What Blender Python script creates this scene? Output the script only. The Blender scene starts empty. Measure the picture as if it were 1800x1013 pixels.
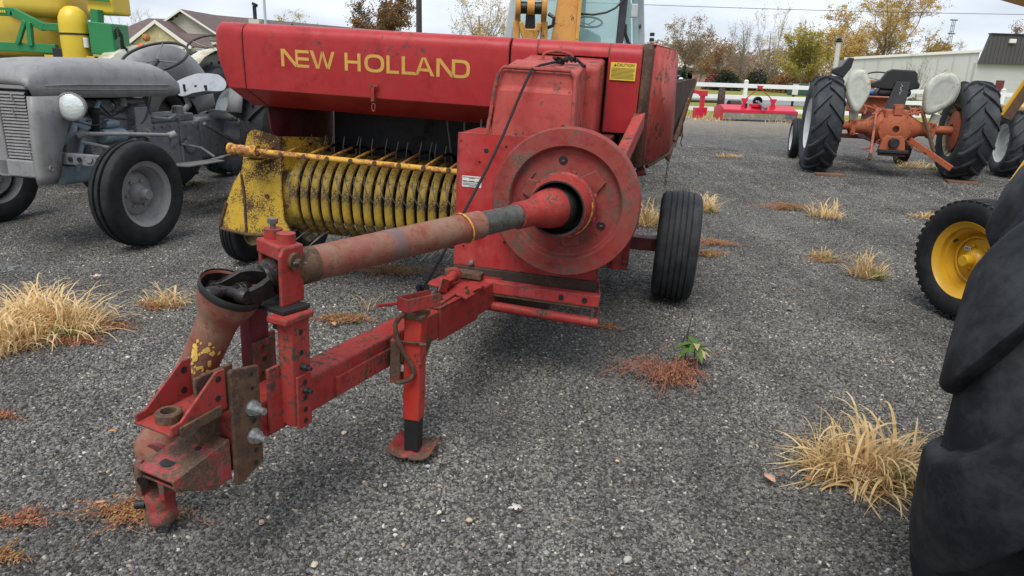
import bpy, bmesh, math, random
from mathutils import Vector, Matrix, noise
R = math.radians
PI = math.pi
random.seed(11)
S = bpy.context.scene
COL = S.collection

# ---------------------------------------------------------------- camera
PITCH, ROLL, EYE = math.atan((506.5 - 118) / 1250.0), R(2.0), 1.45
fwd = Vector((0, math.cos(PITCH), -math.sin(PITCH)))
rt0 = Vector((1, 0, 0)); up0 = rt0.cross(fwd)
rt = rt0 * math.cos(ROLL) + up0 * math.sin(ROLL); up = rt.cross(fwd)
cd = bpy.data.cameras.new('camera'); cam = bpy.data.objects.new('camera', cd); COL.objects.link(cam)
cam.matrix_world = Matrix(((rt.x, up.x, -fwd.x, 0), (rt.y, up.y, -fwd.y, 0), (rt.z, up.z, -fwd.z, EYE), (0, 0, 0, 1)))
cd.sensor_width = 36; cd.lens = 25.0; cd.clip_start = 0.05; cd.clip_end = 3000
S.camera = cam

# ---------------------------------------------------------------- sky, sun, exposure
SUN_EL, SUN_AZ = 60, 200          # high soft light from behind the camera, a little left
w = bpy.data.worlds.new('World'); S.world = w; w.use_nodes = True
nt = w.node_tree; N = nt.nodes; L = nt.links; N.clear()
wo = N.new('ShaderNodeOutputWorld'); bg = N.new('ShaderNodeBackground'); bg.inputs[1].default_value = 0.1
sk = N.new('ShaderNodeTexSky'); sk.sky_type = 'NISHITA'; sk.sun_disc = False
sk.sun_elevation = R(SUN_EL); sk.sun_rotation = R(SUN_AZ); sk.dust_density = 2.0
tc = N.new('ShaderNodeTexCoord'); mp = N.new('ShaderNodeMapping'); mp.inputs['Scale'].default_value = (1.6, 1.6, 6.0)
nz = N.new('ShaderNodeTexNoise'); nz.inputs['Scale'].default_value = 2.4; nz.inputs['Detail'].default_value = 5; nz.inputs['Roughness'].default_value = .5
cr = N.new('ShaderNodeValToRGB'); cr.color_ramp.elements[0].position = .33; cr.color_ramp.elements[1].position = .66
cr.color_ramp.elements[0].color = (3.2, 3.6, 4.2, 1); cr.color_ramp.elements[1].color = (5.3, 5.65, 6.1, 1)
mx = N.new('ShaderNodeMixRGB'); mx.inputs[0].default_value = .93
L.new(tc.outputs['Generated'], mp.inputs[0]); L.new(mp.outputs[0], nz.inputs[0]); L.new(nz.outputs[0], cr.inputs[0])
L.new(sk.outputs[0], mx.inputs[1]); L.new(cr.outputs[0], mx.inputs[2]); L.new(mx.outputs[0], bg.inputs[0]); L.new(bg.outputs[0], wo.inputs[0])
sl = bpy.data.lights.new('sun', 'SUN'); sl.energy = 1.5; sl.angle = R(35); sl.color = (1, .97, .92)
so = bpy.data.objects.new('sun', sl); COL.objects.link(so)
so.rotation_euler = (R(90 - SUN_EL), 0, R(180 - SUN_AZ))
so.location = (-3, -6, 12)
S.view_settings.view_transform = 'Standard'; S.view_settings.look = 'None'; S.view_settings.gamma = 1
S.view_settings.exposure = 1.0; S.view_settings.use_curve_mapping = False

# ---------------------------------------------------------------- helpers
def pix(px, py, z=0.0):
    """ground point seen at a pixel of the 1800 x 1013 photograph"""
    d = rt * ((px - 900) / 1250) - up * ((py - 506.5) / 1250) + fwd
    t = (z - EYE) / d.z
    return Vector((d.x * t, d.y * t, z))

class MB:
    def __init__(s): s.v = []; s.f = []
    def add(s, vs, fs):
        o = len(s.v); s.v += [Vector(v) for v in vs]; s.f += [tuple(i + o for i in f) for f in fs]; return s
    def box(s, c, d, rot=None):
        c = Vector(c); h = Vector(d) / 2; vs = []
        for x in (-1, 1):
            for y in (-1, 1):
                for z in (-1, 1):
                    p = Vector((x * h.x, y * h.y, z * h.z)); vs.append(c + (rot @ p if rot else p))
        return s.add(vs, [(0, 1, 3, 2), (4, 6, 7, 5), (0, 4, 5, 1), (2, 3, 7, 6), (0, 2, 6, 4), (1, 5, 7, 3)])
    def bb(s, x0, x1, y0, y1, z0, z1): return s.box(((x0 + x1) / 2, (y0 + y1) / 2, (z0 + z1) / 2), (abs(x1 - x0), abs(y1 - y0), abs(z1 - z0)))
    def beam(s, a, b, wd, ht, upv=(0, 0, 1)):
        a = Vector(a); b = Vector(b); t = (b - a); l = t.length; t.normalize(); sd = t.cross(Vector(upv)).normalized(); u = sd.cross(t)
        m = Matrix((sd, t, u)).transposed(); return s.box((a + b) / 2, (wd, l, ht), m)
    def tube(s, pts, r, n=10, caps=True):
        pts = [Vector(p) for p in pts]; m = len(pts); rs = r if isinstance(r, (list, tuple)) else [r] * m
        t0 = (pts[1] - pts[0]).normalized(); a = t0.orthogonal().normalized(); vs = []
        for i, p in enumerate(pts):
            t = (pts[min(i + 1, m - 1)] - pts[max(i - 1, 0)])
            t = t.normalized() if t.length > 1e-9 else t0
            a = (a - t * a.dot(t)); a = a.normalized() if a.length > 1e-6 else t.orthogonal().normalized(); b = t.cross(a)
            for k in range(n):
                q = 2 * PI * k / n; vs.append(p + (a * math.cos(q) + b * math.sin(q)) * rs[i])
        fs = [(i * n + k, i * n + (k + 1) % n, (i + 1) * n + (k + 1) % n, (i + 1) * n + k) for i in range(m - 1) for k in range(n)]
        if caps: fs += [tuple(range(n - 1, -1, -1)), tuple(range((m - 1) * n, m * n))]
        return s.add(vs, fs)
    def lathe(s, prof, o, ax, n=32, loop=False, a0=0, a1=2 * PI):
        """prof = [(radius, distance along the axis)]"""
        o = Vector(o); ax = Vector(ax).normalized(); a = ax.orthogonal().normalized()
        if abs(ax.x) > .99: a = Vector((0, 0, 1))
        if abs(ax.y) > .99: a = Vector((0, 0, 1))
        b = ax.cross(a); m = len(prof); full = abs(a1 - a0 - 2 * PI) < 1e-6; c = n if full else n + 1; vs = []
        for r, t in prof:
            for k in range(c):
                q = a0 + (a1 - a0) * k / n; vs.append(o + ax * t + (a * math.cos(q) + b * math.sin(q)) * r)
        fs = []
        for i in range(m if loop else m - 1):
            j = (i + 1) % m
            for k in range(n):
                k2 = (k + 1) % c; fs.append((i * c + k, i * c + k2, j * c + k2, j * c + k))
        return s.add(vs, fs)
    def cyl(s, a, b, r, n=16, r2=None): return s.tube([a, b], [r, r if r2 is None else r2], n)
    def extr(s, pts, vec):
        pts = [Vector(p) for p in pts]; v = Vector(vec); n = len(pts)
        fs = [tuple(range(n - 1, -1, -1)), tuple(range(n, 2 * n))] + [(k, (k + 1) % n, n + (k + 1) % n, n + k) for k in range(n)]
        return s.add(pts + [p + v for p in pts], fs)
    def loft(s, rings, closed=True, caps=True):
        n = len(rings[0]); vs = [p for r in rings for p in r]; m = len(rings); fs = []
        for i in range(m - 1):
            for k in range(n if closed else n - 1):
                k2 = (k + 1) % n; fs.append((i * n + k, i * n + k2, (i + 1) * n + k2, (i + 1) * n + k))
        if closed and caps: fs += [tuple(range(n - 1, -1, -1)), tuple(range((m - 1) * n, m * n))]
        return s.add(vs, fs)
    def mesh(s, name, mats, smooth=35, recalc=True):
        me = bpy.data.meshes.new(name); me.from_pydata([tuple(v) for v in s.v], [], s.f)
        if recalc:
            bm = bmesh.new(); bm.from_mesh(me); bmesh.ops.recalc_face_normals(bm, faces=bm.faces); bm.to_mesh(me); bm.free()
        for m in (mats if isinstance(mats, (list, tuple)) else [mats]): me.materials.append(m)
        if smooth:
            me.shade_smooth(); me.set_sharp_from_angle(angle=R(smooth))
        return me
    def build(s, name, mats, parent=None, smooth=35, bevel=0, seg=2, recalc=True, solid=0, sub=0):
        o = bpy.data.objects.new(name, s.mesh(name, mats, smooth, recalc)); COL.objects.link(o)
        if parent: o.parent = parent
        if solid:
            m = o.modifiers.new('solid', 'SOLIDIFY'); m.thickness = solid; m.offset = 0
        if bevel:
            m = o.modifiers.new('bevel', 'BEVEL'); m.width = bevel; m.segments = seg; m.limit_method = 'ANGLE'; m.angle_limit = R(40); m.harden_normals = False
        if sub:
            m = o.modifiers.new('sub', 'SUBSURF'); m.levels = sub; m.render_levels = sub
        return o

def tag(o, label, cat, group=None, kind=None):
    if label: o['label'] = label
    if cat: o['category'] = cat
    if group: o['group'] = group
    if kind: o['kind'] = kind
    return o
def thing(name, label, cat, loc=(0, 0, 0), rot=(0, 0, 0), group=None):
    o = bpy.data.objects.new(name, None); COL.objects.link(o); o.location = loc; o.rotation_euler = rot; o.empty_display_size = .2
    return tag(o, label, cat, group)
def structure(o): o['kind'] = 'structure'; return o
def arc(c, r, a0, a1, n, ax='xz'):
    out = []
    for k in range(n + 1):
        q = a0 + (a1 - a0) * k / n; u, v = r * math.cos(q), r * math.sin(q)
        out.append(Vector(c) + (Vector((u, 0, v)) if ax == 'xz' else Vector((0, u, v)) if ax == 'yz' else Vector((u, v, 0))))
    return out
def rrect(x0, x1, z0, z1, r, y=0, n=4):
    p = []
    for cx, cz, a in ((x1 - r, z1 - r, 0), (x0 + r, z1 - r, PI / 2), (x0 + r, z0 + r, PI), (x1 - r, z0 + r, 1.5 * PI)):
        p += arc((cx, y, cz), r, a, a + PI / 2, n)
    return p

# ---------------------------------------------------------------- materials
def new_mat(name):
    m = bpy.data.materials.new(name); m.use_nodes = True; nt = m.node_tree; return m, nt, nt.nodes, nt.links, nt.nodes['Principled BSDF']
def noise_node(N, L, vec, scale, detail=4, rough=.6):
    n = N.new('ShaderNodeTexNoise'); n.inputs['Scale'].default_value = scale; n.inputs['Detail'].default_value = detail; n.inputs['Roughness'].default_value = rough
    L.new(vec, n.inputs['Vector']); return n.outputs[0]
def ramp(N, L, src, p0, p1, c0=(0, 0, 0, 1), c1=(1, 1, 1, 1)):
    r = N.new('ShaderNodeValToRGB'); r.color_ramp.elements[0].position = p0; r.color_ramp.elements[1].position = p1
    r.color_ramp.elements[0].color = c0; r.color_ramp.elements[1].color = c1; L.new(src, r.inputs[0]); return r.outputs[0]
def mix(N, L, f, a, b, mode='MIX'):
    m = N.new('ShaderNodeMixRGB'); m.blend_type = mode
    for i, v in ((0, f), (1, a), (2, b)):
        if hasattr(v, 'is_linked'): L.new(v, m.inputs[i])
        else: m.inputs[i].default_value = v if i == 0 else (v[0], v[1], v[2], 1)
    return m.outputs[0]
def paint(name, col, rust=.3, fade=.35, rough=.5, spots=18, rustcol=(.045, .025, .018), fadecol=None, big=2.2, bump=.15, metal=0, streak=0, edge=0.0, wavy=0.0):
    """weathered paint: chalky fading, rust blotches and small chips, all in the object's own space"""
    m, nt, N, L, P = new_mat(name); tc = N.new('ShaderNodeTexCoord').outputs['Object']
    fc = fadecol or tuple(min(1, c * .75 + .16) for c in col)
    a = noise_node(N, L, tc, big, 6, .65); b = noise_node(N, L, tc, spots, 8, .72); c = noise_node(N, L, tc, spots * 4.5, 5, .7)
    dk = tuple(x * .72 for x in col)
    base = mix(N, L, ramp(N, L, a, .3, .7), col, fc); base = mix(N, L, fade, col, base)
    base = mix(N, L, ramp(N, L, noise_node(N, L, tc, big * 3.7, 7, .7), .5, .72), base, dk)
    if streak:
        mpn = N.new('ShaderNodeMapping'); mpn.inputs['Scale'].default_value = (14, 14, 1.2); L.new(tc, mpn.inputs[0])
        st = noise_node(N, L, mpn.outputs[0], 2.2, 5, .6); sm = N.new('ShaderNodeMath'); sm.operation = 'MULTIPLY'; sm.inputs[1].default_value = streak; L.new(ramp(N, L, st, .5, .75), sm.inputs[0])
        base = mix(N, L, sm.outputs[0], base, tuple(.5 * x + .02 for x in col))
    if rust > 0:
        t = .80 - .32 * rust
        add = N.new('ShaderNodeMath'); add.operation = 'ADD'; ml = N.new('ShaderNodeMath'); ml.operation = 'MULTIPLY'; ml.inputs[1].default_value = .55
        L.new(a, ml.inputs[0]); m2 = N.new('ShaderNodeMath'); m2.operation = 'MULTIPLY_ADD'; m2.inputs[1].default_value = .55; L.new(b, m2.inputs[0]); L.new(ml.outputs[0], m2.inputs[2])
        mask = ramp(N, L, m2.outputs[0], t - .10, t - .055)
        chips = ramp(N, L, c, .685 - .08 * rust, .70 - .08 * rust)
        mm = mix(N, L, 1.0, mask, chips, 'LIGHTEN')
        if edge:   # paint chipped off along real edges
            bv = N.new('ShaderNodeBevel'); bv.samples = 4; bv.inputs['Radius'].default_value = edge; gn = N.new('ShaderNodeNewGeometry')
            dp = N.new('ShaderNodeVectorMath'); dp.operation = 'DOT_PRODUCT'; L.new(bv.outputs[0], dp.inputs[0]); L.new(gn.outputs['Normal'], dp.inputs[1])
            em = ramp(N, L, dp.outputs['Value'], .90, .995, (1, 1, 1, 1), (0, 0, 0, 1)); en = ramp(N, L, b, .44, .52)
            mm = mix(N, L, 1.0, mm, mix(N, L, 1.0, em, en, 'MULTIPLY'), 'LIGHTEN')
        rc = mix(N, L, ramp(N, L, c, .3, .7), rustcol, tuple(x * 2.4 + .02 for x in rustcol))
        base = mix(N, L, mm, base, rc)
        rr = mix(N, L, mm, (rough,) * 3, (.85,) * 3)
        L.new(rr, P.inputs['Roughness'])
    else: P.inputs['Roughness'].default_value = rough
    L.new(base, P.inputs['Base Color']); P.inputs['Metallic'].default_value = metal
    P.inputs['Specular IOR Level'].default_value = .25
    if bump:
        bn = N.new('ShaderNodeBump'); bn.inputs['Strength'].default_value = bump; bn.inputs['Distance'].default_value = .01; L.new(b, bn.inputs['Height']); L.new(bn.outputs[0], P.inputs['Normal'])
        if wavy:   # shallow dents in old sheet metal
            b2 = N.new('ShaderNodeBump'); b2.inputs['Strength'].default_value = wavy; b2.inputs['Distance'].default_value = .06; L.new(noise_node(N, L, tc, 3.4, 2, .5), b2.inputs['Height']); L.new(b2.outputs[0], bn.inputs['Normal'])
    return m
def plain(name, col, rough=.6, metal=0, var=.25, scale=12, bump=0.0, spec=.5, trans=0, sub=None):
    m, nt, N, L, P = new_mat(name); tc = N.new('ShaderNodeTexCoord').outputs['Object']
    n = noise_node(N, L, tc, scale, 5, .65)
    L.new(mix(N, L, ramp(N, L, n, .3, .7), tuple(c * (1 - var) for c in col), tuple(min(1, c * (1 + var)) for c in col)), P.inputs['Base Color'])
    P.inputs['Roughness'].default_value = rough; P.inputs['Metallic'].default_value = metal; P.inputs['Specular IOR Level'].default_value = spec
    if trans: P.inputs['Transmission Weight'].default_value = trans
    if bump:
        bn = N.new('ShaderNodeBump'); bn.inputs['Strength'].default_value = bump; bn.inputs['Distance'].default_value = .01; L.new(n, bn.inputs['Height']); L.new(bn.outputs[0], P.inputs['Normal'])
    return m
def rubber(name, col=(.013, .0135, .015), dusty=.28, scale=9, rough=.62):
    m, nt, N, L, P = new_mat(name); tc = N.new('ShaderNodeTexCoord').outputs['Object']
    a = noise_node(N, L, tc, scale, 6, .7); b = noise_node(N, L, tc, scale * 7, 4, .7)
    d = mix(N, L, ramp(N, L, a, .42, .78), col, tuple(c + .06 * dusty for c in (col[0] * 1.6, col[1] * 1.6, col[2] * 1.6)))
    L.new(mix(N, L, ramp(N, L, b, .6, .8), d, tuple(c * 1.7 + .01 for c in col)), P.inputs['Base Color'])
    L.new(ramp(N, L, a, .2, .8, (rough - .12,) * 3 + (1,), (rough + .2,) * 3 + (1,)), P.inputs['Roughness']); P.inputs['Specular IOR Level'].default_value = .22
    bn = N.new('ShaderNodeBump'); bn.inputs['Strength'].default_value = .2; bn.inputs['Distance'].default_value = .006; L.new(b, bn.inputs['Height']); L.new(bn.outputs[0], P.inputs['Normal'])
    return m
def leafmat(name, c0, c1, scale=1.2, trans=.25):
    """foliage: colour varies clump by clump and leaf by leaf"""
    m, nt, N, L, P = new_mat(name); tc = N.new('ShaderNodeTexCoord').outputs['Object']
    a = noise_node(N, L, tc, scale, 3, .6); g = N.new('ShaderNodeNewGeometry').outputs['Random Per Island']
    k = N.new('ShaderNodeMath'); k.operation = 'MULTIPLY_ADD'; k.inputs[1].default_value = .5; L.new(g, k.inputs[0])
    k2 = N.new('ShaderNodeMath'); k2.operation = 'MULTIPLY_ADD'; k2.inputs[1].default_value = 1.6; k2.inputs[2].default_value = -.55; L.new(a, k2.inputs[0]); L.new(k2.outputs[0], k.inputs[2])
    col = mix(N, L, ramp(N, L, k.outputs[0], .05, .95), c0, c1); L.new(col, P.inputs['Base Color']); P.inputs['Roughness'].default_value = .65; P.inputs['Specular IOR Level'].default_value = .25
    if trans:
        tr = N.new('ShaderNodeBsdfTranslucent'); L.new(col, tr.inputs[0]); ms = N.new('ShaderNodeMixShader'); ms.inputs[0].default_value = trans
        L.new(P.outputs[0], ms.inputs[1]); L.new(tr.outputs[0], ms.inputs[2]); L.new(ms.outputs[0], N['Material Output'].inputs[0])
    return m
def glassy(name, col=(.75, .95, .93), rough=.03, alpha=.35):
    """thin tinted pane: mostly see-through with a clear reflection"""
    m, nt, N, L, P = new_mat(name); P.inputs['Base Color'].default_value = (*col, 1); P.inputs['Roughness'].default_value = rough
    P.inputs['Specular IOR Level'].default_value = .6; P.inputs['Alpha'].default_value = alpha; return m

M = {}
M['red'] = paint('faded_red_paint', (.36, .020, .024), rust=.16, fade=.6, rough=.40, spots=24, fadecol=(.42, .05, .052), big=1.8, bump=.06, streak=.3, edge=.02, wavy=.22)
M['redcover'] = paint('chalky_red_paint', (.36, .032, .030), rust=.32, fade=.8, rough=.55, spots=24, fadecol=(.42, .115, .09), big=3, streak=.35, edge=.012, wavy=.2)
M['redbright'] = paint('scratched_red_paint', (.40, .019, .017), rust=.27, fade=.45, rough=.4, spots=34, big=4, streak=.5, edge=.02)
M['redworn'] = paint('worn_red_paint', (.33, .022, .022), rust=.33, fade=.7, rough=.48, spots=48, big=6, fadecol=(.36, .08, .06), streak=.5, edge=.013)
M['redfly'] = paint('dusty_red_casting', (.25, .026, .024), rust=.38, fade=.9, rough=.6, spots=44, fadecol=(.25, .08, .062), edge=.012, big=6, rustcol=(.07, .04, .03))
M['maroon'] = paint('dark_red_paint', (.14, .012, .018), rust=.35, fade=.3, rough=.5)
M['redshaft'] = paint('rubbed_red_tube', (.23, .045, .033), rust=.36, fade=1.0, rough=.55, spots=80, fadecol=(.235, .15, .10), big=9, rustcol=(.13, .075, .05))
M['jackred'] = paint('orange_red_paint', (.46, .028, .014), edge=.008, rust=.27, fade=.25, rough=.38, spots=26, big=6, rustcol=(.02, .015, .012))
M['rust'] = paint('brown_rust', (.085, .045, .030), rust=.5, fade=.9, rough=.8, spots=40, big=7, fadecol=(.19, .115, .06), rustcol=(.04, .022, .016))
M['rustyred'] = paint('rust_eaten_red', (.30, .025, .022), rust=.58, fade=.5, rough=.6, spots=30, big=6, edge=.01, rustcol=(.06, .035, .022))
M['black'] = plain('black_steel', (.012, .012, .013), .6, var=.4)
M['grease'] = plain('greasy_black_steel', (.022, .018, .017), .38, metal=.4, var=.5, scale=30, bump=.5)
M['darkrust'] = paint('dark_rusted_sheet', (.05, .035, .03), rust=.5, fade=.5, rough=.7, spots=12, fadecol=(.10, .075, .06))
M['shadowmetal'] = paint('scuffed_shade_dark_sheet', (.018, .018, .02), rust=.35, fade=.7, rough=.5, spots=9, fadecol=(.05, .05, .055), rustcol=(.015, .013, .012), big=4, streak=.5)  # near-black scuffed sheet: the feed chamber's shade is put into its colour
M['yellow'] = paint('chipped_yellow_paint', (.58, .36, .025), rust=.49, fade=.45, rough=.42, spots=110, rustcol=(.04, .018, .01), big=5.0, edge=.02)
M['yellowstrip'] = paint('grimy_yellow_paint', (.60, .39, .045), rust=.46, fade=1.0, rough=.42, spots=150, rustcol=(.035, .02, .012), big=6.5, fadecol=(.15, .115, .055))
M['yellowrod'] = paint('rusty_yellow_rod', (.62, .35, .05), rust=.5, fade=.6, rough=.55, spots=40, fadecol=(.55, .28, .07), rustcol=(.16, .06, .025), big=5)
M['gold'] = paint('faded_gold_lettering', (.62, .38, .07), rust=.13, fade=.8, rough=.55, spots=60, fadecol=(.52, .30, .09), rustcol=(.30, .06, .04), bump=0, big=5)
M['bolt'] = plain('zinc_bolt', (.45, .46, .46), .35, metal=.8, var=.2, scale=60)
M['steel'] = plain('bare_steel', (.22, .21, .2), .4, metal=.8, var=.3, scale=40)
M['rope'] = plain('black_rope', (.012, .012, .013), .9, var=.4, scale=200, bump=.4)
M['tyre'] = rubber('tyre_rubber')
M['tyrenear'] = rubber('scuffed_tyre_rubber', (.009, .0105, .013), .55, 9)
M['tyregrey'] = rubber('greyed_tyre_rubber', (.022, .023, .026), .5, 10)
M['tanrim'] = paint('dirty_cream_rim', (.42, .33, .17), rust=.5, fade=.5, rough=.6, rustcol=(.10, .06, .035))
M['decal'] = plain('pale_decal', (.62, .60, .58), .5, var=.12, scale=30)
M['decalyellow'] = plain('yellow_decal', (.66, .48, .05), .5, var=.1, scale=30)
M['ink'] = plain('black_ink', (.03, .022, .012), .6)
# ================================================================ ground
def gravel_mat():
    m, nt, N, L, P = new_mat('grey_gravel'); tc = N.new('ShaderNodeTexCoord').outputs['Object']
    def vor(s, feat='F1'):
        v = N.new('ShaderNodeTexVoronoi'); v.inputs['Scale'].default_value = s; v.feature = feat; L.new(tc, v.inputs['Vector']); return v
    v1 = vor(92); v2 = vor(170)
    sep = N.new('ShaderNodeSeparateColor'); L.new(v1.outputs['Color'], sep.inputs[0])
    g = N.new('ShaderNodeValToRGB'); e = g.color_ramp.elements; e[0].position = 0; e[0].color = (.05, .05, .052, 1); e[1].position = 1; e[1].color = (.50, .49, .47, 1)
    for p, c in ((.4, .10), (.7, .18), (.92, .29)): x = e.new(p); x.color = (c * 1.22, c * 1.21, c * 1.19, 1)
    L.new(sep.outputs[0], g.inputs[0])
    big = noise_node(N, L, tc, .55, 5, .6); mid = noise_node(N, L, tc, 3.1, 5, .65)
    c = mix(N, L, ramp(N, L, v1.outputs['Distance'], .35, .9), g.outputs[0], (.085, .084, .082))
    c = mix(N, L, ramp(N, L, sep.outputs[1], .985, .99), c, (.30, .22, .13))
    c = mix(N, L, 1.0, c, ramp(N, L, big, .3, .7, (.80, .80, .82, 1), (1.15, 1.13, 1.08, 1)), 'MULTIPLY')
    c = mix(N, L, .6, c, ramp(N, L, mid, .35, .7, (.62, .62, .64, 1), (1.15, 1.13, 1.1, 1)), 'MULTIPLY')
    ds = N.new('ShaderNodeVectorMath'); ds.operation = 'DISTANCE'; ds.inputs[1].default_value = (-3.55, 4.75, 0); L.new(tc, ds.inputs[0])   # spilled pale dust
    dn = N.new('ShaderNodeMath'); dn.operation = 'MULTIPLY_ADD'; dn.inputs[1].default_value = 1.6; L.new(mid, dn.inputs[0]); L.new(ds.outputs['Value'], dn.inputs[2])
    c = mix(N, L, ramp(N, L, dn.outputs[0], .95, 1.75, (.3, .3, .3, 1), (0, 0, 0, 1)), c, (.42, .44, .46))
    sp1 = noise_node(N, L, tc, 17, 4, .8); sp2 = noise_node(N, L, tc, 5.5, 4, .7)
    c = mix(N, L, .7, c, ramp(N, L, sp2, .36, .66, (.70, .70, .70, 1), (1.22, 1.21, 1.19, 1)), 'MULTIPLY')
    c = mix(N, L, .95, c, ramp(N, L, sp1, .36, .68, (.62, .62, .63, 1), (1.30, 1.29, 1.27, 1)), 'MULTIPLY')
    sy = N.new('ShaderNodeSeparateXYZ'); L.new(tc, sy.inputs[0]); my = N.new('ShaderNodeMath'); my.operation = 'MULTIPLY_ADD'; my.inputs[1].default_value = 6; L.new(mid, my.inputs[0]); L.new(sy.outputs[1], my.inputs[2])
    rg = N.new('ShaderNodeMapRange'); rg.inputs[1].default_value = 20; rg.inputs[2].default_value = 29; L.new(my.outputs[0], rg.inputs[0])
    c = mix(N, L, rg.outputs[0], c, mix(N, L, ramp(N, L, sp1, .4, .62), (.24, .22, .19), (.40, .33, .23)))     # dusty soil and chaff towards the fence
    L.new(c, P.inputs['Base Color']); P.inputs['Roughness'].default_value = .85; P.inputs['Specular IOR Level'].default_value = .12
    h = mix(N, L, .35, v1.outputs['Distance'], v2.outputs['Distance']); inv = N.new('ShaderNodeMath'); inv.operation = 'SUBTRACT'; inv.inputs[0].default_value = 1; L.new(h, inv.inputs[1])
    b = N.new('ShaderNodeBump'); b.inputs['Strength'].default_value = 1.0; b.inputs['Distance'].default_value = .012; L.new(inv.outputs[0], b.inputs['Height']); L.new(b.outputs[0], P.inputs['Normal'])
    return m
M['gravel'] = gravel_mat()
def grass_mat():
    m, nt, N, L, P = new_mat('mown_grass'); tc = N.new('ShaderNodeTexCoord').outputs['Object']
    a = noise_node(N, L, tc, .15, 5, .6); b = noise_node(N, L, tc, 4, 4, .7)
    c = mix(N, L, ramp(N, L, a, .35, .65), (.15, .19, .035), (.26, .25, .06)); c = mix(N, L, ramp(N, L, b, .4, .75), c, (.20, .17, .05))
    L.new(c, P.inputs['Base Color']); P.inputs['Roughness'].default_value = .9; P.inputs['Specular IOR Level'].default_value = .1; return m
M['lawn'] = grass_mat()
g = MB().add([(-900, -300, -.02), (900, -300, -.02), (900, 1500, -.02), (-900, 1500, -.02)], [(0, 1, 2, 3)]).build('ground', M['lawn'], None, 0); structure(g)
# gravel lot as a gently uneven sheet
def gz(x, y): return .012 * noise.noise((x * .6, y * .6, 1.3)) + .006 * noise.noise((x * 2.1, y * 2.1, 5)) - .006
m = MB(); xs = [-30 + 1.5 * i for i in range(17)] + [-5.2 + .13 * i for i in range(81)] + [6.0 + 1.6 * i for i in range(14)]
xs = sorted(set(round(x, 3) for x in xs)); ys = [-4, -2] + [.6 + .13 * i for i in range(46)] + [7 + .8 * i for i in range(25)]
nx = len(xs); vs = [(x, y, gz(x, y)) for y in ys for x in xs]
m.add(vs, [(j * nx + i, j * nx + i + 1, (j + 1) * nx + i + 1, (j + 1) * nx + i) for j in range(len(ys) - 1) for i in range(nx - 1)])
lot = m.build('gravel_lot', M['gravel'], None, 60, recalc=False); structure(lot)
rd = MB().add([(-300, 37, -.016), (300, 41, -.016), (300, 49, -.016), (-300, 45, -.016)], [(0, 1, 2, 3)]).build('road', plain('worn_asphalt', (.20, .20, .21), .9, var=.15, scale=2), None, 0); structure(rd)

# loose stones lying on the lot near the camera: real geometry, instanced
def stone_mat():
    m, nt, N, L, P = new_mat('crushed_stone'); oi = N.new('ShaderNodeObjectInfo').outputs['Random']; tc = N.new('ShaderNodeTexCoord').outputs['Object']
    g = N.new('ShaderNodeValToRGB'); e = g.color_ramp.elements; g.color_ramp.interpolation = 'LINEAR'
    e[0].position = 0; e[0].color = (.04, .039, .037, 1); e[1].position = 1; e[1].color = (.58, .56, .52, 1)
    for p, c in ((.25, (.090, .088, .084)), (.55, (.152, .149, .142)), (.92, (.225, .220, .210)), (.978, (.28, .27, .25)), (.982, (.42, .31, .19)), (.990, (.48, .46, .42))): x = e.new(p); x.color = (*c, 1)
    L.new(oi, g.inputs[0]); n = noise_node(N, L, tc, 1.6, 4, .7)
    ol = N.new('ShaderNodeObjectInfo').outputs['Location']; p1 = noise_node(N, L, ol, .8, 4, .6); mpn = N.new('ShaderNodeMapping'); mpn.inputs['Rotation'].default_value = (0, 0, R(14)); mpn.inputs['Scale'].default_value = (2.2, .22, 1); L.new(ol, mpn.inputs[0])
    p2 = noise_node(N, L, mpn.outputs[0], 1.0, 4, .6)     # random tone patches and faint wheel tracks
    tone = mix(N, L, 1.0, ramp(N, L, p1, .34, .66, (.72, .71, .70, 1), (1.22, 1.20, 1.17, 1)), ramp(N, L, p2, .36, .62, (.76, .76, .76, 1), (1.16, 1.16, 1.15, 1)), 'MULTIPLY')
    g2 = mix(N, L, 1.0, g.outputs[0], tone, 'MULTIPLY')
    L.new(mix(N, L, .5, g2, ramp(N, L, n, .3, .7, (.6, .6, .6, 1), (1.3, 1.3, 1.3, 1)), 'MULTIPLY'), P.inputs['Base Color']); P.inputs['Roughness'].default_value = .8; P.inputs['Specular IOR Level'].default_value = .18
    return m
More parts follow.
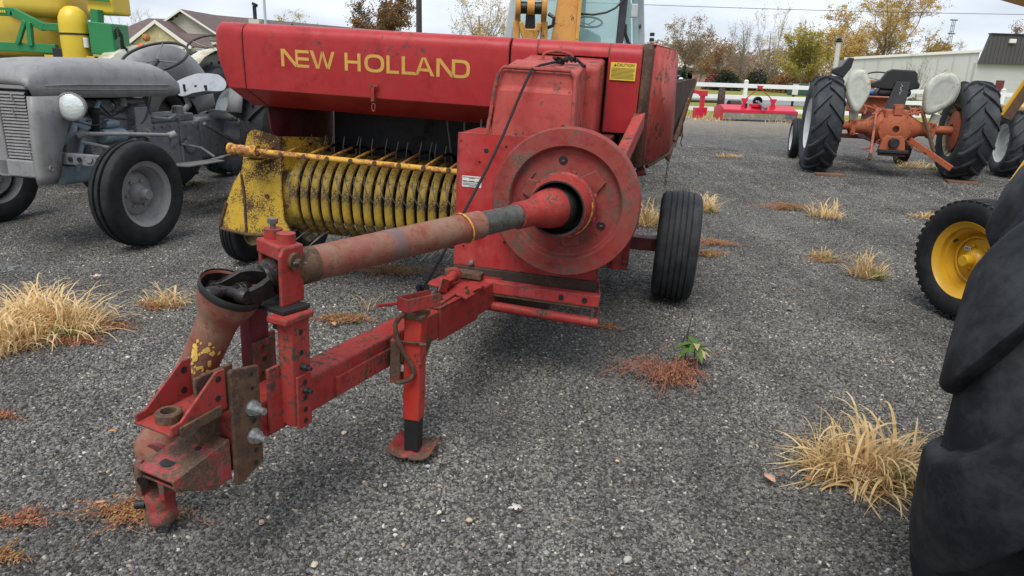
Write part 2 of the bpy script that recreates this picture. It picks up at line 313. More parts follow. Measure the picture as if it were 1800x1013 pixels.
def stones(name, x0, x1, y0, y1, dens, smin, smax, seed, pale=False):
    me = bpy.data.meshes.new(name); n = 14
    k = int((y1 - y0) / .13) + 1; k2 = int((x1 - x0) / .13) + 1
    vs = []; 
    for j in range(k + 1):
        y = y0 + (y1 - y0) * j / k; hw = .80 * y + .35
        for i in range(k2 + 1):
            x = -hw + 2 * hw * i / k2; vs.append((x, y, gz(x, y)))
    me.from_pydata(vs, [], [(j * (k2 + 1) + i, j * (k2 + 1) + i + 1, (j + 1) * (k2 + 1) + i + 1, (j + 1) * (k2 + 1) + i) for j in range(k) for i in range(k2)])
    o = bpy.data.objects.new(name, me); COL.objects.link(o)
    ng = bpy.data.node_groups.new(name, 'GeometryNodeTree'); ng.interface.new_socket('Geometry', in_out='INPUT', socket_type='NodeSocketGeometry'); ng.interface.new_socket('Geometry', in_out='OUTPUT', socket_type='NodeSocketGeometry')
    A = ng.nodes; K = ng.links; gi = A.new('NodeGroupInput'); go = A.new('NodeGroupOutput')
    d = A.new('GeometryNodeDistributePointsOnFaces'); d.inputs['Seed'].default_value = seed
    ps = A.new('GeometryNodeInputPosition'); n1 = A.new('ShaderNodeTexNoise'); n1.inputs['Scale'].default_value = 1.3; n1.inputs['Detail'].default_value = 4; K.new(ps.outputs[0], n1.inputs['Vector'])
    mr = A.new('ShaderNodeMapRange'); mr.inputs[1].default_value = .36; mr.inputs[2].default_value = .58; mr.inputs[3].default_value = dens * .62; mr.inputs[4].default_value = dens * 1.1; K.new(n1.outputs[0], mr.inputs[0]); K.new(mr.outputs[0], d.inputs['Density']); K.new(gi.outputs[0], d.inputs['Mesh'])   # thin, compacted patches
    join = A.new('GeometryNodeJoinGeometry')
    for v in range(7):
        ic = A.new('GeometryNodeMeshIcoSphere'); ic.inputs['Radius'].default_value = 1; ic.inputs['Subdivisions'].default_value = 2
        sp = A.new('GeometryNodeSetPosition'); K.new(ic.outputs[0], sp.inputs[0])
        no = A.new('ShaderNodeTexNoise'); no.noise_dimensions = '4D'; no.inputs['W'].default_value = v * 7.3 + seed; no.inputs['Scale'].default_value = .75; no.inputs['Detail'].default_value = 1
        sb = A.new('ShaderNodeVectorMath'); sb.operation = 'SUBTRACT'; sb.inputs[1].default_value = (.5, .5, .5); K.new(no.outputs['Color'], sb.inputs[0])
        sc = A.new('ShaderNodeVectorMath'); sc.operation = 'SCALE'; sc.inputs['Scale'].default_value = 2.2; K.new(sb.outputs[0], sc.inputs[0]); K.new(sc.outputs[0], sp.inputs['Offset'])
        tf = A.new('GeometryNodeTransform'); tf.inputs['Scale'].default_value = (1.0, .78 + .05 * (v % 3), .58 + .06 * (v % 4)); K.new(sp.outputs[0], tf.inputs[0])
        gt = A.new('GeometryNodeGeometryToInstance'); K.new(tf.outputs[0], gt.inputs[0]); K.new(gt.outputs[0], join.inputs[0])
    io = A.new('GeometryNodeInstanceOnPoints'); io.inputs['Pick Instance'].default_value = True; K.new(d.outputs['Points'], io.inputs['Points']); K.new(join.outputs[0], io.inputs['Instance'])
    rr = A.new('FunctionNodeRandomValue'); rr.data_type = 'FLOAT_VECTOR'; rr.inputs[0].default_value = (-.5, -.5, 0); rr.inputs[1].default_value = (.5, .5, 6.28); K.new(rr.outputs[0], io.inputs['Rotation'])
    rs = A.new('FunctionNodeRandomValue'); rs.data_type = 'FLOAT'; rs.inputs[2].default_value = 0; rs.inputs[3].default_value = 1; rs.inputs['Seed'].default_value = 5
    pw = A.new('ShaderNodeMath'); pw.operation = 'POWER'; pw.inputs[1].default_value = 2.2; K.new(rs.outputs[1], pw.inputs[0])
    ma = A.new('ShaderNodeMath'); ma.operation = 'MULTIPLY_ADD'; ma.inputs[1].default_value = smax - smin; ma.inputs[2].default_value = smin; K.new(pw.outputs[0], ma.inputs[0]); K.new(ma.outputs[0], io.inputs['Scale'])
    st = A.new('GeometryNodeSetMaterial'); st.inputs['Material'].default_value = M['stone']; K.new(io.outputs[0], st.inputs[0])
    K.new(st.outputs[0], go.inputs[0])
    md = o.modifiers.new('scatter', 'NODES'); md.node_group = ng
    o['kind'] = 'stuff'; return o
M['stone'] = stone_mat()
tag(stones('gravel', -3, 3, 1.45, 4.2, 15500, .0036, .0086, 1), 'loose grey crushed stone covering the lot in the foreground', 'gravel')
tag(stones('gravel', -10, 10, 9.5, 15, 1800, .0065, .0125, 3), 'sparse grey stones on the lot around the parked tractors', 'gravel')
tag(stones('gravel', -6, 6, 4.2, 9.5, 6200, .0042, .0088, 2), 'finer grey crushed stone covering the lot in the middle distance', 'gravel')
# ================================================================ wheels (shared builders)
def tyre_mesh(Rr, wd, rim, c, ax=(1, 0, 0), tread='rib', ribs=5, n=56, lugs=20, lug_h=.03, lug_w=.05, lug_d=1, sag=0, groove=.011, gw=.005):
    """tyre around axis ax at centre c; tread = rib (grooved) or lug (chevron bars)"""
    m = MB(); h = wd / 2; prof = []
    base = Rr - (lug_h if tread == 'lug' else 0)
    prof += [(rim, -h * .72), (rim + .012, -h * .86), (rim + (base - rim) * .35, -h * 1.0), (rim + (base - rim) * .62, -h * 1.0), (rim + (base - rim) * .84, -h * .93), (base - .012, -h * .80)]
    if tread == 'rib':
        g = groove
        edge = [-h * .78 + 2 * h * .78 * k / ribs for k in range(ribs + 1)]
        for k in range(ribs):
            crown = lambda x: base - .02 * (x / h) ** 2
            a, b = edge[k] + gw, edge[k + 1] - gw
            prof += [(crown(a), a), (crown(b), b)]
            if k < ribs - 1: prof += [(crown(b) - g, b + .003), (crown(edge[k + 1]) - g, edge[k + 1] + .002)]
    else:
        for t in (-.55, -.25, 0, .25, .55): prof.append((base - .035 * wd * 2 * t * t, h * t))
    prof += [(base - .012, h * .80), (rim + (base - rim) * .84, h * .93), (rim + (base - rim) * .62, h * 1.0), (rim + (base - rim) * .35, h * 1.0), (rim + .012, h * .86), (rim, h * .72)]
    m.lathe(prof, c, ax, n)
    axv = Vector(ax).normalized(); a = Vector((0, 0, 1)) if abs(axv.z) < .9 else axv.orthogonal(); b = axv.cross(a); c = Vector(c)
    def sp(q, x, r): return c + axv * x + (a * math.cos(q) + b * math.sin(q)) * r
    if tread == 'lug':
        for k in range(lugs):
            for sd in (-1, 1):
                q0 = 2 * PI * (k + (.5 if sd > 0 else 0)) / lugs; rings = []
                for t, x in enumerate((-.06, .22, .5, .78, .97)):
                    xx = sd * x * h; q = q0 + lug_d * (1 - x) * .62 * wd / Rr
                    rb = base - .03 - (.05 if x > .9 else 0); rtp = Rr - .03 * x * x - (.035 if x > .9 else 0)
                    hw = lug_w / Rr * (.5 if x < .9 else .62); tw = hw * .72
                    rings.append([sp(q - hw, xx, rb), sp(q + hw, xx, rb), sp(q + tw, xx, rtp), sp(q - tw, xx, rtp)])
                m.loft(rings)
    return m
def wheel(parent, c, Rr, wd, rim, rimmat, tyremat, face=1, tread='rib', hub=None, hubr=.07, hubl=.05, dish=.03, bolts=5, boltr=.012, name='wheel', ax=(1, 0, 0), **k):
    """disc wheel (> tyre, hub, bolts); face = side of the axle that shows"""
    axv = Vector(ax).normalized() * face; c = Vector(c); h = wd / 2; m = MB()
    m.lathe([(.02, h * .35 - dish), (rim * .62, h * .35 - dish), (rim * .70, h * .35 - dish - .015), (rim * .80, h * .30), (rim * .86, h * .35), (rim * .88, h * .62), (rim * .97, h * .72), (rim * 1.03, h * .86), (rim * 1.05, h * .80), (rim * .99, h * .6),
             (rim * .92, 0), (rim * .99, -h * .6), (rim * 1.04, -h * .82)], c, axv, 40)
    wl = m.build(name, rimmat, parent, 40)
    tyre_mesh(Rr, wd, rim, c, ax, tread, **k).build('tyre', tyremat, wl, 40)
    hm = MB(); o = h * .35 - dish
    hm.lathe([(.001, o + hubl), (hubr * .45, o + hubl), (hubr * .5, o + hubl - .008), (hubr * .55, o + hubl * .5), (hubr * .8, o + hubl * .4), (hubr, o + .012), (hubr * 1.05, o - .01)], c, axv, 24)
    hm.build('hub', hub or rimmat, wl, 40)
    a = axv.orthogonal().normalized(); b = axv.cross(a)
    for i in range(bolts):
        q = 2 * PI * i / bolts + .3; p = c + (a * math.cos(q) + b * math.sin(q)) * (hubr * 1.25) + axv * (o - .004)
        MB().cyl(p, p + axv * .018, boltr, 6).build('wheel_nut', hub or rimmat, wl, 30)
    return wl

def text_mesh(body, size, mat, name, parent, loc, rot, depth=.0015, align='CENTER'):
    cu = bpy.data.curves.new(name, 'FONT'); cu.body = body; cu.size = size; cu.extrude = depth; cu.align_x = align; cu.align_y = 'CENTER'
    to = bpy.data.objects.new('tmp', cu); COL.objects.link(to); bpy.context.view_layer.update()
    me = bpy.data.meshes.new_from_object(to.evaluated_get(bpy.context.evaluated_depsgraph_get())); bpy.data.objects.remove(to)
    me.materials.clear(); me.materials.append(mat); o = bpy.data.objects.new(name, me); COL.objects.link(o); o.parent = parent; o.location = loc; o.rotation_euler = rot
    return o

# ================================================================ the red hay baler
bal = thing('hay_baler', 'faded red square hay baler with yellow pickup, big flywheel and drawbar, in the foreground', 'baler', (.25, 3.13, 0), (0, R(1.5), R(-12)))

# ---- hood
def hood_prof(x, dx=0, sh=0):
    pts = [(.752, 1.222 + sh), (.738, 1.40), (.735, 1.515)]
    pts += [(.735 + .065 * (1 - math.cos(q)), 1.52 + .065 * math.sin(q)) for q in (R(15), R(35), R(55), R(75), R(90))]
    pts += [(1.15, 1.598), (1.55, 1.60), (1.62, 1.55), (1.62, 1.20), (1.00, 1.112), (.98, 1.115)]
    return [Vector((x, y, z)) for y, z in pts]
m = MB(); m.loft([hood_prof(-2.07), hood_prof(-.512)]); hood = m.build('hood_panel', M['red'], bal, 40, .004)
m = MB()
e = hood_prof(-2.235); inner = hood_prof(-2.075)
e2 = [Vector((-2.255 + (.045 if p.z < 1.3 else 0.0), p.y * .985 + .012 + .02, p.z - (.012 if p.z > 1.5 else -.012))) for p in e]
m.loft([inner, [Vector((-2.225 + (.045 if p.z < 1.3 else 0), p.y, p.z)) for p in e], e2]); m.build('hood_end_panel', M['red'], bal, 40, .006, 3)
# right hood with an opening for the gearbox cover
m = MB()
m.extr([p + Vector((0, 0, 0)) for p in hood_prof(-.502)], (.142, 0, 0)); m.build('hood_panel', M['red'], bal, 40, .004)
m = MB(); r_ = hood_prof(.012, sh=-.085)
m.extr([Vector((p.x, p.y, p.z)) for p in r_], (.172, 0, 0)); m.build('hood_panel', M['red'], bal, 40, .004)
m = MB(); m.extr([Vector((-.3605, y, z)) for y, z in [(.736, 1.512), (.736, 1.522)] + [(.735 + .065 * (1 - math.cos(q)), 1.52 + .065 * math.sin(q)) for q in (R(15), R(35), R(55), R(75), R(90))] + [(1.15, 1.597), (1.55, 1.599), (1.55, 1.512)]], (.373, 0, 0))
m.build('hood_panel', M['red'], bal, 40, .002)
MB().bb(-.36, .012, .86, .87, 1.0, 1.53).build('hood_shade_sheet', M['black'], bal)  # black sheet added behind the opening, standing for the shade inside
# rusty corner strip and flared right side panel
m = MB()
pr = [(.187, .742), (.206, .746), (.224, .768), (.236, .805)]
zt = [1.582, 1.588, 1.592, 1.594]; zb = [.975, .965, .965, .97]
m.loft([[Vector((x, y, b)) for (x, y), b in zip(pr, zb)], [Vector((x, y, t - .03)) for (x, y), t in zip(pr, zt)], [Vector((x - .01, y + .02, t)) for (x, y), t in zip(pr, zt)]], closed=False)
m.build('corner_post', M['rust'], bal, 50, solid=.006)
m = MB()
m.add([(.239, .812, .968), (.372, 1.16, 1.03), (.385, 1.5, 1.05), (.355, 1.5, 1.56), (.345, 1.17, 1.575), (.245, .845, 1.585), (.238, .815, 1.56)], [(0, 1, 4, 5, 6), (1, 2, 3, 4)])
m.add([(.20, .78, 1.59), (.238, .82, 1.589), (.345, 1.17, 1.578), (.355, 1.5, 1.563), (.19, 1.5, 1.60)], [(0, 1, 2, 3, 4)])
m.build('side_panel', M['redcover'], bal, 30, solid=.008)
MB().bb(.10, .20, .80, 1.5, .95, 1.55).build('inner_frame', M['darkrust'], bal, 0, .004)

# ---- lettering, drawn as strokes (unit height 1)
def stroke(m, a, b, t=.2, y=0):
    a = Vector((a[0], 0, a[1])); b = Vector((b[0], 0, b[1])); d = (b - a).normalized(); s = Vector((-d.z, 0, d.x)) * t / 2
    m.extr([a - s, b - s, b + s, a + s], (0, .02, 0))
def quad(m, pts): m.extr([Vector((x, 0, z)) for x, z in pts], (0, .02, 0))
T_ = .19
def let_N(m, w=1.15): quad(m, [(0, 0), (T_, 0), (T_, .97), (.0, 1)]); quad(m, [(.0, 1), (T_ * 1.3, 1), (w, .0), (w - T_ * 1.3, 0)])
def let_H(m, w=.98): quad(m, [(0, 0), (T_, 0), (T_, 1), (0, 1)]); quad(m, [(w - T_, 0), (w, 0), (w, 1), (w - T_, 1)]); quad(m, [(T_, .42), (w - T_, .42), (w - T_, .58), (T_, .58)])
def let_L(m, w=.72): quad(m, [(0, 0), (T_, 0), (T_, 1), (0, 1)]); quad(m, [(T_, 0), (w, 0), (w, .17), (T_, .17)])
def let_E(m, w=.85):
    quad(m, [(0, 0), (T_ * .8, 0), (T_ * .8, 1), (0, 1)])
    for z in (0, .41, .82): quad(m, [(T_ * .8, z), (w, z), (w, z + .17), (T_ * .8, z + .17)])
def let_W(m, w=1.5):
    quad(m, [(0, 1), (T_ * 1.1, 1), (w * .33, .12), (w * .29, 0), (w * .24, 0)]); quad(m, [(w * .29, 0), (w * .36, 0), (w * .55, 1), (w * .47, 1)])
    quad(m, [(w * .45, 1), (w * .55, 1), (w * .75, 0), (w * .66, 0)]); quad(m, [(w * .66, 0), (w * .78, 0), (w, 1), (w - T_, 1)])
def let_A(m, w=1.0): quad(m, [(0, 0), (T_ * 1.05, 0), (w * .48, 1), (w * .36, 1)]); quad(m, [(w * .42, 1), (w * .56, 1), (w, 0), (w - T_ * 1.05, 0)]); quad(m, [(w * .25, .24), (w * .8, .24), (w * .74, .40), (w * .30, .40)])
def ringlet(m, w, a0, a1, n, pw, cx=None):
    cx = w / 2 if cx is None else cx; o = []; i = []
    for k in range(n + 1):
        q = a0 + (a1 - a0) * k / n; c, s = math.cos(q), math.sin(q)
        e = lambda v: math.copysign(abs(v) ** pw, v)
        o.append((cx + (w - cx) * e(c), .5 + .5 * e(s))); i.append((cx + (w - cx - T_) * e(c), .5 + .33 * e(s)))
    for k in range(n): quad(m, [o[k], o[k + 1], i[k + 1], i[k]])
def let_O(m, w=1.2): ringlet(m, w, 0, 2 * PI, 28, .75)
def let_D(m, w=1.08):
    quad(m, [(0, 0), (T_, 0), (T_, 1), (0, 1)]); quad(m, [(T_, 0), (.5, 0), (.5, .17), (T_, .17)]); quad(m, [(T_, .83), (.5, .83), (.5, 1), (T_, 1)])
    ringlet(m, w, -PI / 2, PI / 2, 14, .72, .5)
letters = [(let_N, 0, 1.15), (let_E, .92, .85), (let_W, 1.84, 1.55), (let_H, 4.0, .98), (let_O, 5.22, 1.2), (let_L, 6.55, .75), (let_L, 7.47, .8), (let_A, 8.25, 1.15), (let_N, 9.52, 1.12), (let_D, 10.42, 1.05)]
lx0, lx1, lz0, lh = -1.835, -.722, 1.362, .095; sx = (lx1 - lx0) / 11.47
for fn, x, wd in letters:
    m = MB(); fn(m, wd)
    def ys(z): return .738 + (1.40 - z) * .0787 if z < 1.40 else .738 - (z - 1.40) * .026
    m.v = [Vector((lx0 + (x + v.x) * sx, ys(lz0 + v.z * lh) + (-.0012 if v.y < .01 else .002), lz0 + v.z * lh)) for v in m.v]
    m.build('letter', M['gold'], hood, 0)
# latch under the lettering
m = MB(); m.bb(-1.30, -1.245, .726, .736, 1.285, 1.30); m.cyl((-1.285, .726, 1.28), (-1.285, .726, 1.297), .006, 8); m.cyl((-1.255, .722, 1.292), (-1.255, .735, 1.292), .007, 8)
lt = m.build('latch', M['rustyred'], bal, 30)
m = MB(); m.bb(-1.285, -1.265, .722, .738, 1.205, 1.282); m.build('latch_strap', M['redworn'], lt, 0, .003)
MB().tube([Vector((-1.272, .73, 1.175)) + Vector((.010 * math.cos(q), 0, .022 * math.sin(q))) for q in [2 * PI * k / 12 for k in range(13)]], .0035, 6).build('pull_ring', M['rustyred'], lt)
# caution decal
dc = MB().bb(.028, .158, .727, .731, 1.405, 1.492).build('caution_decal', M['decalyellow'], bal)
dc.location = (0, .004, 0)
text_mesh('CAUTION', .020, M['ink'], 'decal_text', dc, (.103, .7262, 1.480), (R(90), 0, 0), .0004)
m = MB(); m.extr([(.044, .7262, 1.473), (.058, .7262, 1.473), (.051, .7262, 1.486)], (0, .0008, 0)); m.build('warning_triangle', M['ink'], dc, 0)
m = MB()
for k in range(9):
    z = 1.464 - k * .0062
    m.bb(.034, .152 - random.choice((0, .006, .03, .0)), .7262, .7268, z - .0010, z + .0010)
m.build('decal_print', M['ink'], dc, 0)

# ---- gearbox cover: front and rear shells
m = MB(); fr = [(.128, 1.135), (.160, 1.335), (.178, 1.352), (.186, 1.425), (.21, 1.436), (.47, 1.478), (.47, 1.0), (.135, 1.0)]
m.loft([[Vector((-.447 + .028 * max(0, (z - 1.13) / .3), y, z)) for y, z in fr], [Vector((-.052 - .012 * max(0, (z - 1.13) / .3), y, z)) for y, z in fr]])
cov = m.build('gearbox_cover', M['redcover'], bal, 30, .012, 3)
m = MB()   # rolled lip round the front of the cover
lp = [Vector((-.453, .122, 1.145)), Vector((-.436, .150, 1.34)), Vector((-.424, .168, 1.41)), Vector((-.405, .176, 1.438)), Vector((-.10, .176, 1.438)), Vector((-.076, .170, 1.41)), Vector((-.070, .152, 1.34)), Vector((-.062, .122, 1.145))]
m.tube(lp, .009, 8); m.build('cover_lip', M['redcover'], cov)
m = MB(); rr_ = [(.482, 1.0), (.482, 1.455), (.50, 1.472), (.74, 1.505), (.85, 1.505), (.85, 1.0)]
m.loft([[Vector((-.405, y, z)) for y, z in rr_], [Vector((-.004, y, z)) for y, z in rr_]]); m.build('gearbox_cover', M['redcover'], bal, 30, .018, 3)
m = MB(); m.tube([Vector((-.30, .58, 1.48)), Vector((-.30, .58, 1.503))] + [Vector((-.225 - .075 * math.cos(q), .58, 1.503 + .022 * math.sin(q))) for q in [PI * k / 10 for k in range(1, 10)]] + [Vector((-.15, .58, 1.503)), Vector((-.15, .58, 1.48))], .0075, 8); m.build('lift_handle', M['redcover'], bal)
MB().extr(rrect(-.118, -.096, 1.14, 1.205, .010, .128), (0, .004, 0)).build('slot', M['black'], cov, 0)

# ---- front panel and main frame
pp = [(-.592, .50), (-.592, 1.138), (-.40, 1.142), (.02, 1.142), (.07, 1.05), (.085, .9), (.11, .62), (.118, .50)]
pan = MB().extr([Vector((x, .118, z)) for x, z in pp], (0, .012, 0)).build('front_panel', M['redbright'], bal, 0, .002)
MB().bb(-.587, .05, .132, .46, 1.126, 1.136).build('frame_top_plate', M['redworn'], bal, 0, .003)
MB().bb(-.585, .08, .131, 1.25, .47, 1.125).build('frame_box', M['maroon'], bal, 0, .006)
MB().bb(-.590, .122, .110, .150, .438, .499).build('frame_rail', M['darkrust'], bal, 0, .004)
for x, z, r in [(-.453, 1.064, .011), (-.483, 1.009, .006), (-.562, .752, .006), (-.455, .766, .010), (-.485, .748, .006), (-.342, .639, .007), (-.36, 1.09, .006), (-.575, 1.10, .004), (-.545, .60, .005), (-.30, 1.06, .006), (-.515, .84, .003)]:
    MB().lathe([(.0005, .002), (r * .9, .0022), (r, .0006), (r * 1.1, 0)], (x, .118, z), (0, -1, 0), 14).build('bolt_hole', M['black'], pan, 40)
MB().cyl((-.501, .118, .521), (-.501, .106, .521), .013, 6).cyl((-.501, .118, .521), (-.501, .100, .521), .007, 10).build('bolt', M['bolt'], pan, 30)
dp = MB().bb(-.563, -.469, .1155, .1175, .888, .940).build('serial_plate', M['decal'], pan)
m = MB()
for z, a, b in ((.934, -.56, -.472), (.929, -.53, -.50), (.9165, -.56, -.54), (.9165, -.53, -.503), (.9165, -.49, -.472), (.9135, -.56, -.472), (.905, -.56, -.474), (.899, -.56, -.48), (.893, -.53, -.50)): m.bb(a, b, .1148, .1154, z - .0011, z + .0011)
m.build('plate_print', M['ink'], dp, 0)

# ---- flywheel
FC = Vector((-.045, 0, .884))
m = MB(); m.lathe([(.326, .045), (.326, .012), (.319, .008), (.319, .0), (.328, -.005), (.328, -.042), (.322, -.05), (.252, -.055), (.246, -.050), (.240, -.024), (.232, -.018), (.10, -.026), (.10, .05), (.235, .035), (.246, .045)], FC, (0, 1, 0), 96, True)
fly = m.build('flywheel', M['redfly'], bal, 40)
for a, r in ((98, .185), (-28, .185), (-150, .185)):
    q = R(a); p = FC + Vector((r * math.cos(q), -.0235, r * math.sin(q)))
    MB().lathe([(.0005, .001), (.017, .0012), (.020, -.002), (.020, -.006)], p, (0, -1, 0), 20).build('web_hole', M['black'], fly, 40)
    MB().cyl(p, p + Vector((0, -.004, 0)) + Vector((.004, 0, -.004)), .006, 8).build('stud', M['redfly'], fly, 30)
for a in (42, 162, 282):
    q = R(a); c = FC + Vector((.15 * math.cos(q), 0, .15 * math.sin(q))); d = Vector((math.cos(q), 0, math.sin(q))); s = Vector((-d.z, 0, d.x))
    MB().extr([c + d * .045 + s * .035 + Vector((0, -.019, 0)), c + d * .045 - s * .035 + Vector((0, -.019, 0)), c - d * .05 - s * .055 + Vector((0, -.019, 0)), c - d * .05 + s * .055 + Vector((0, -.019, 0))], (0, -.016, 0)).build('web_boss', M['redfly'], fly, 0, .004)
for i, ch in enumerate('176761'):
    q = R(-68 + i * 7.0); p = FC + Vector((.19 * math.cos(q), -.0215, .19 * math.sin(q)))
    text_mesh(ch, .028, M['redfly'], 'cast_numeral', fly, p, (R(90), -(q + PI / 2), 0), .003)
m = MB(); a0 = R(148); m.tube([FC + Vector((.19 * math.cos(q), -.024, .19 * math.sin(q))) for q in (R(140), R(150), R(160), R(168))], .004, 6)
e1 = FC + Vector((.19 * math.cos(R(168)), -.024, .19 * math.sin(R(168)))); m.tube([e1 + Vector((-.004, 0, .028)), e1, e1 + Vector((.020, 0, .02))], .004, 6); m.build('cast_arrow', M['redfly'], fly)
# shield ring round the joint
sd = Vector((-.075, -1, .01)).normalized()
sh = MB().lathe([(.132, .0), (.138, .05), (.144, .055), (.144, .075), (.136, .08), (.128, .155), (.124, .175), (.113, .178), (.112, .06), (.112, .0)], FC + Vector((.0, -.02, 0)), sd, 48).build('shaft_shield', M['redworn'], bal, 40)
MB().lathe([(.1125, .178), (.119, .179), (.1205, .168), (.1115, .160), (.108, .04), (.02, .03)], FC + Vector((0, -.022, 0)), sd, 48).build('shield_liner', M['black'], sh, 40)
MB().tube([FC + sd * .10 + Vector((.1365 * math.cos(q), -.02, .1365 * math.sin(q))) for q in [R(x) for x in range(-75, 20, 8)]], .0042, 6).build('wire_clip', M['yellowrod'], sh)
for q in (R(75), R(20), R(-20), R(140)):
    p = FC + sd * .055 + Vector((.144 * math.cos(q), -.02, .144 * math.sin(q))); MB().box(p, (.02, .03, .02), Matrix.Rotation(-q, 3, 'Y')).build('shield_tab', M['redworn'], sh, 0, .003)
# ---- drive shaft
A = Vector((-.062, -.13, .886)); Bq = Vector((-.715, -1.245, .824)); ax = (Bq - A).normalized(); ln = (Bq - A).length
def P_(t): return A + ax * t
bell = MB().lathe([(.09, -.02), (.086, .06), (.074, .115), (.060, .15), (.055, .19), (.055, .26), (.050, .263), (.042, .262), (.04, .1)], A, ax, 36).build('shaft_bell', M['redworn'], bal, 40)
MB().lathe([(.0905, -.022), (.093, -.01), (.0925, .02), (.088, .028)], A, ax, 36).build('bell_rim', M['black'], bell, 40)
mt = paint('scraped_black_tube', (.03, .03, .032), rust=.0, fade=.9, rough=.4, spots=14, fadecol=(.16, .155, .14), big=9)
MB().cyl(P_(.24), P_(.50), .047, 36).build('inner_tube', mt, bal, 40)
tb = MB().lathe([(.044, .47), (.0535, .472), (.054, .62), (.0545, .625), (.0545, ln - .09), (.056, ln - .085), (.056, ln + .0), (.04, ln)], A, ax, 40).build('shaft_tube', M['redshaft'], bal, 40)
MB().lathe([(.0552, ln - .10), (.0565, ln - .098), (.0575, ln - .02), (.056, ln - .018)], A, ax, 40).build('tube_collar', M['rust'], tb, 40)
MB().lathe([(.0548, .86), (.0556, .862), (.0556, .915), (.0548, .917)], A, ax, 40).build('tube_band', paint('heat_blued_tube', (.17, .09, .075), rust=.3, fade=.6, rough=.4, spots=30, fadecol=(.14, .12, .14)), tb, 40)
s1 = ax.cross(Vector((0, 0, 1))).normalized(); s2 = s1.cross(ax)
MB().tube([P_(.555 + .012 * math.sin(q)) + (s1 * math.cos(q) + s2 * math.sin(q)) * .0575 for q in [2 * PI * k / 24 for k in range(20)]] + [P_(.60 + .05 * k) - s2 * .060 + s1 * .01 for k in range(4)], .0035, 6).build('wire_tie', M['yellowrod'], tb)

# ---- drawbar
tq = Vector((-.236, -.972, 0)).normalized(); ts = Vector((tq.y, -tq.x, 0)) * -1     # along the bar, and to its right
tr = Vector((.972, -.236, 0)).normalized()
def T(d, s, z): return Vector((-.392, -.105, 0)) + tq * d + tr * s + Vector((0, 0, z))   # s = 0 is the right face of the bar
bar = MB().beam(T(-.75, -.055, .40), T(1.46, -.055, .40), .110, .125).build('drawbar', M['redworn'], bal, 0, .008, 2)
MB().beam(T(.03, .004, .405), T(.36, .004, .405), .010, .150).beam(T(-.02, -.055, .472), T(.36, -.055, .472), .128, .012).build('drawbar_sleeve', M['redworn'], bar, 0, .003)
MB().beam(T(.50, .006, .385), T(1.02, .006, .385), .012, .07).build('stiffener', M['redworn'], bar, 0, .003)
MB().beam(T(.50, .006, .42), T(.55, .006, .36), .03, .17).build('bracket', M['rust'], bar, 0, .003)
# cross beam under the panel
cb = MB().beam((-.605, .045, .462), (.142, .045, .452), .05, .012).beam((-.605, .018, .441), (.142, .018, .431), .010, .052).build('cross_beam', M['redbright'], bal, 0, .002)
MB().beam((-.48, .035, .412), (.12, .035, .402), .035, .028).build('beam_core', M['rust'], cb, 0, .004)
MB().beam((-.60, .03, .49), (-.42, .03, .484), .06, .03).build('wear_block', M['rust'], cb, 0, .004)
m = MB(); m.tube([(-.47, .03, .352), (-.455, .03, .345), (.145, .03, .325)], .024, 16); m.build('lower_bar', M['redworn'], bal)
MB().bb(.108, .126, .02, .05, .325, .43).build('hanger', M['rust'], cb, 0, .003)
for x in (-.035, .075): MB().cyl((x, .02, .434), (x, .008, .434), .013, 10).build('bolt', M['black'], cb, 30)
MB().bb(-.585, -.10, .07, .9, .33, .44).build('under_frame', M['darkrust'], bal, 0, .006)
m = MB(); m.extr([(.10, .14, .50), (.128, .14, .50), (.145, .02, .45), (.145, .02, .34), (.138, .14, .36)], (-.006, 0, 0)); m.build('gusset', M['redworn'], bal, 0, .002)
# swivel latch on the bar
m = MB(); m.beam(T(.06, -.06, .484), T(.34, -.03, .484), .05, .010).beam(T(.16, -.02, .49), T(.16, .04, .478), .08, .012).cyl(T(.19, -.09, .505), T(.02, -.13, .512), .024, 14).cyl(T(.03, -.13, .512), T(.0, -.14, .513), .034, 14)
m.beam(T(.12, -.10, .53), T(.26, -.10, .53), .07, .010).beam(T(.20, -.06, .515), T(.26, -.06, .54), .012, .06)
m.build('swivel_latch', M['redworn'], bar, 30, .003)
for d, s in ((.16, .02), (.2, -.1), (.30, -.03)): MB().cyl(T(d, s, .485), T(d, s, .502), .011, 6).cyl(T(d, s, .485), T(d, s, .51), .006, 8).build('bolt', M['rust'], bar, 30)
m = MB(); m.tube([T(.30, -.06, .50), T(.52, -.10, .52), T(.62, -.12, .535)], .007, 6); m.build('latch_rod', M['redworn'], bar)

# ---- jack stand
jk = MB().box((-.455, -.800, .355), (.066, .066, .41)).build('jack_stand', M['jackred'], bal, 0, .005)
MB().box((-.455, -.800, .095), (.056, .056, .15)).build('jack_leg', M['black'], jk, 0, .003)
m = MB(); m.loft([[Vector((-.455 + x * .085, -.80 + y, .004 + z)) for x, z in ((-1, .032), (-.72, .012), (-.3, .004), (0, .012), (.3, .004), (.72, .012), (1, .032))] for y in (-.07, -.02, .04, .085)], closed=False); m.build('jack_foot', M['rustyred'], jk, 50, solid=.008)
MB().box((-.455, -.80, .568), (.085, .085, .016)).cyl((-.455, -.80, .57), (-.455, -.80, .605), .016, 10).build('jack_cap', M['rust'], jk, 0, .003)
m = MB(); m.beam((-.50, -.86, .625), (-.42, -.74, .625), .008, .05).beam((-.455, -.885, .625), (-.375, -.765, .625), .008, .05); m.beam((-.503, -.858, .625), (-.452, -.888, .625), .008, .05); m.build('crank_yoke', M['redworn'], jk, 0, .003)
MB().cyl((-.47, -.835, .625), (-.415, -.80, .625), .013, 6).build('bolt', M['rust'], jk, 30)
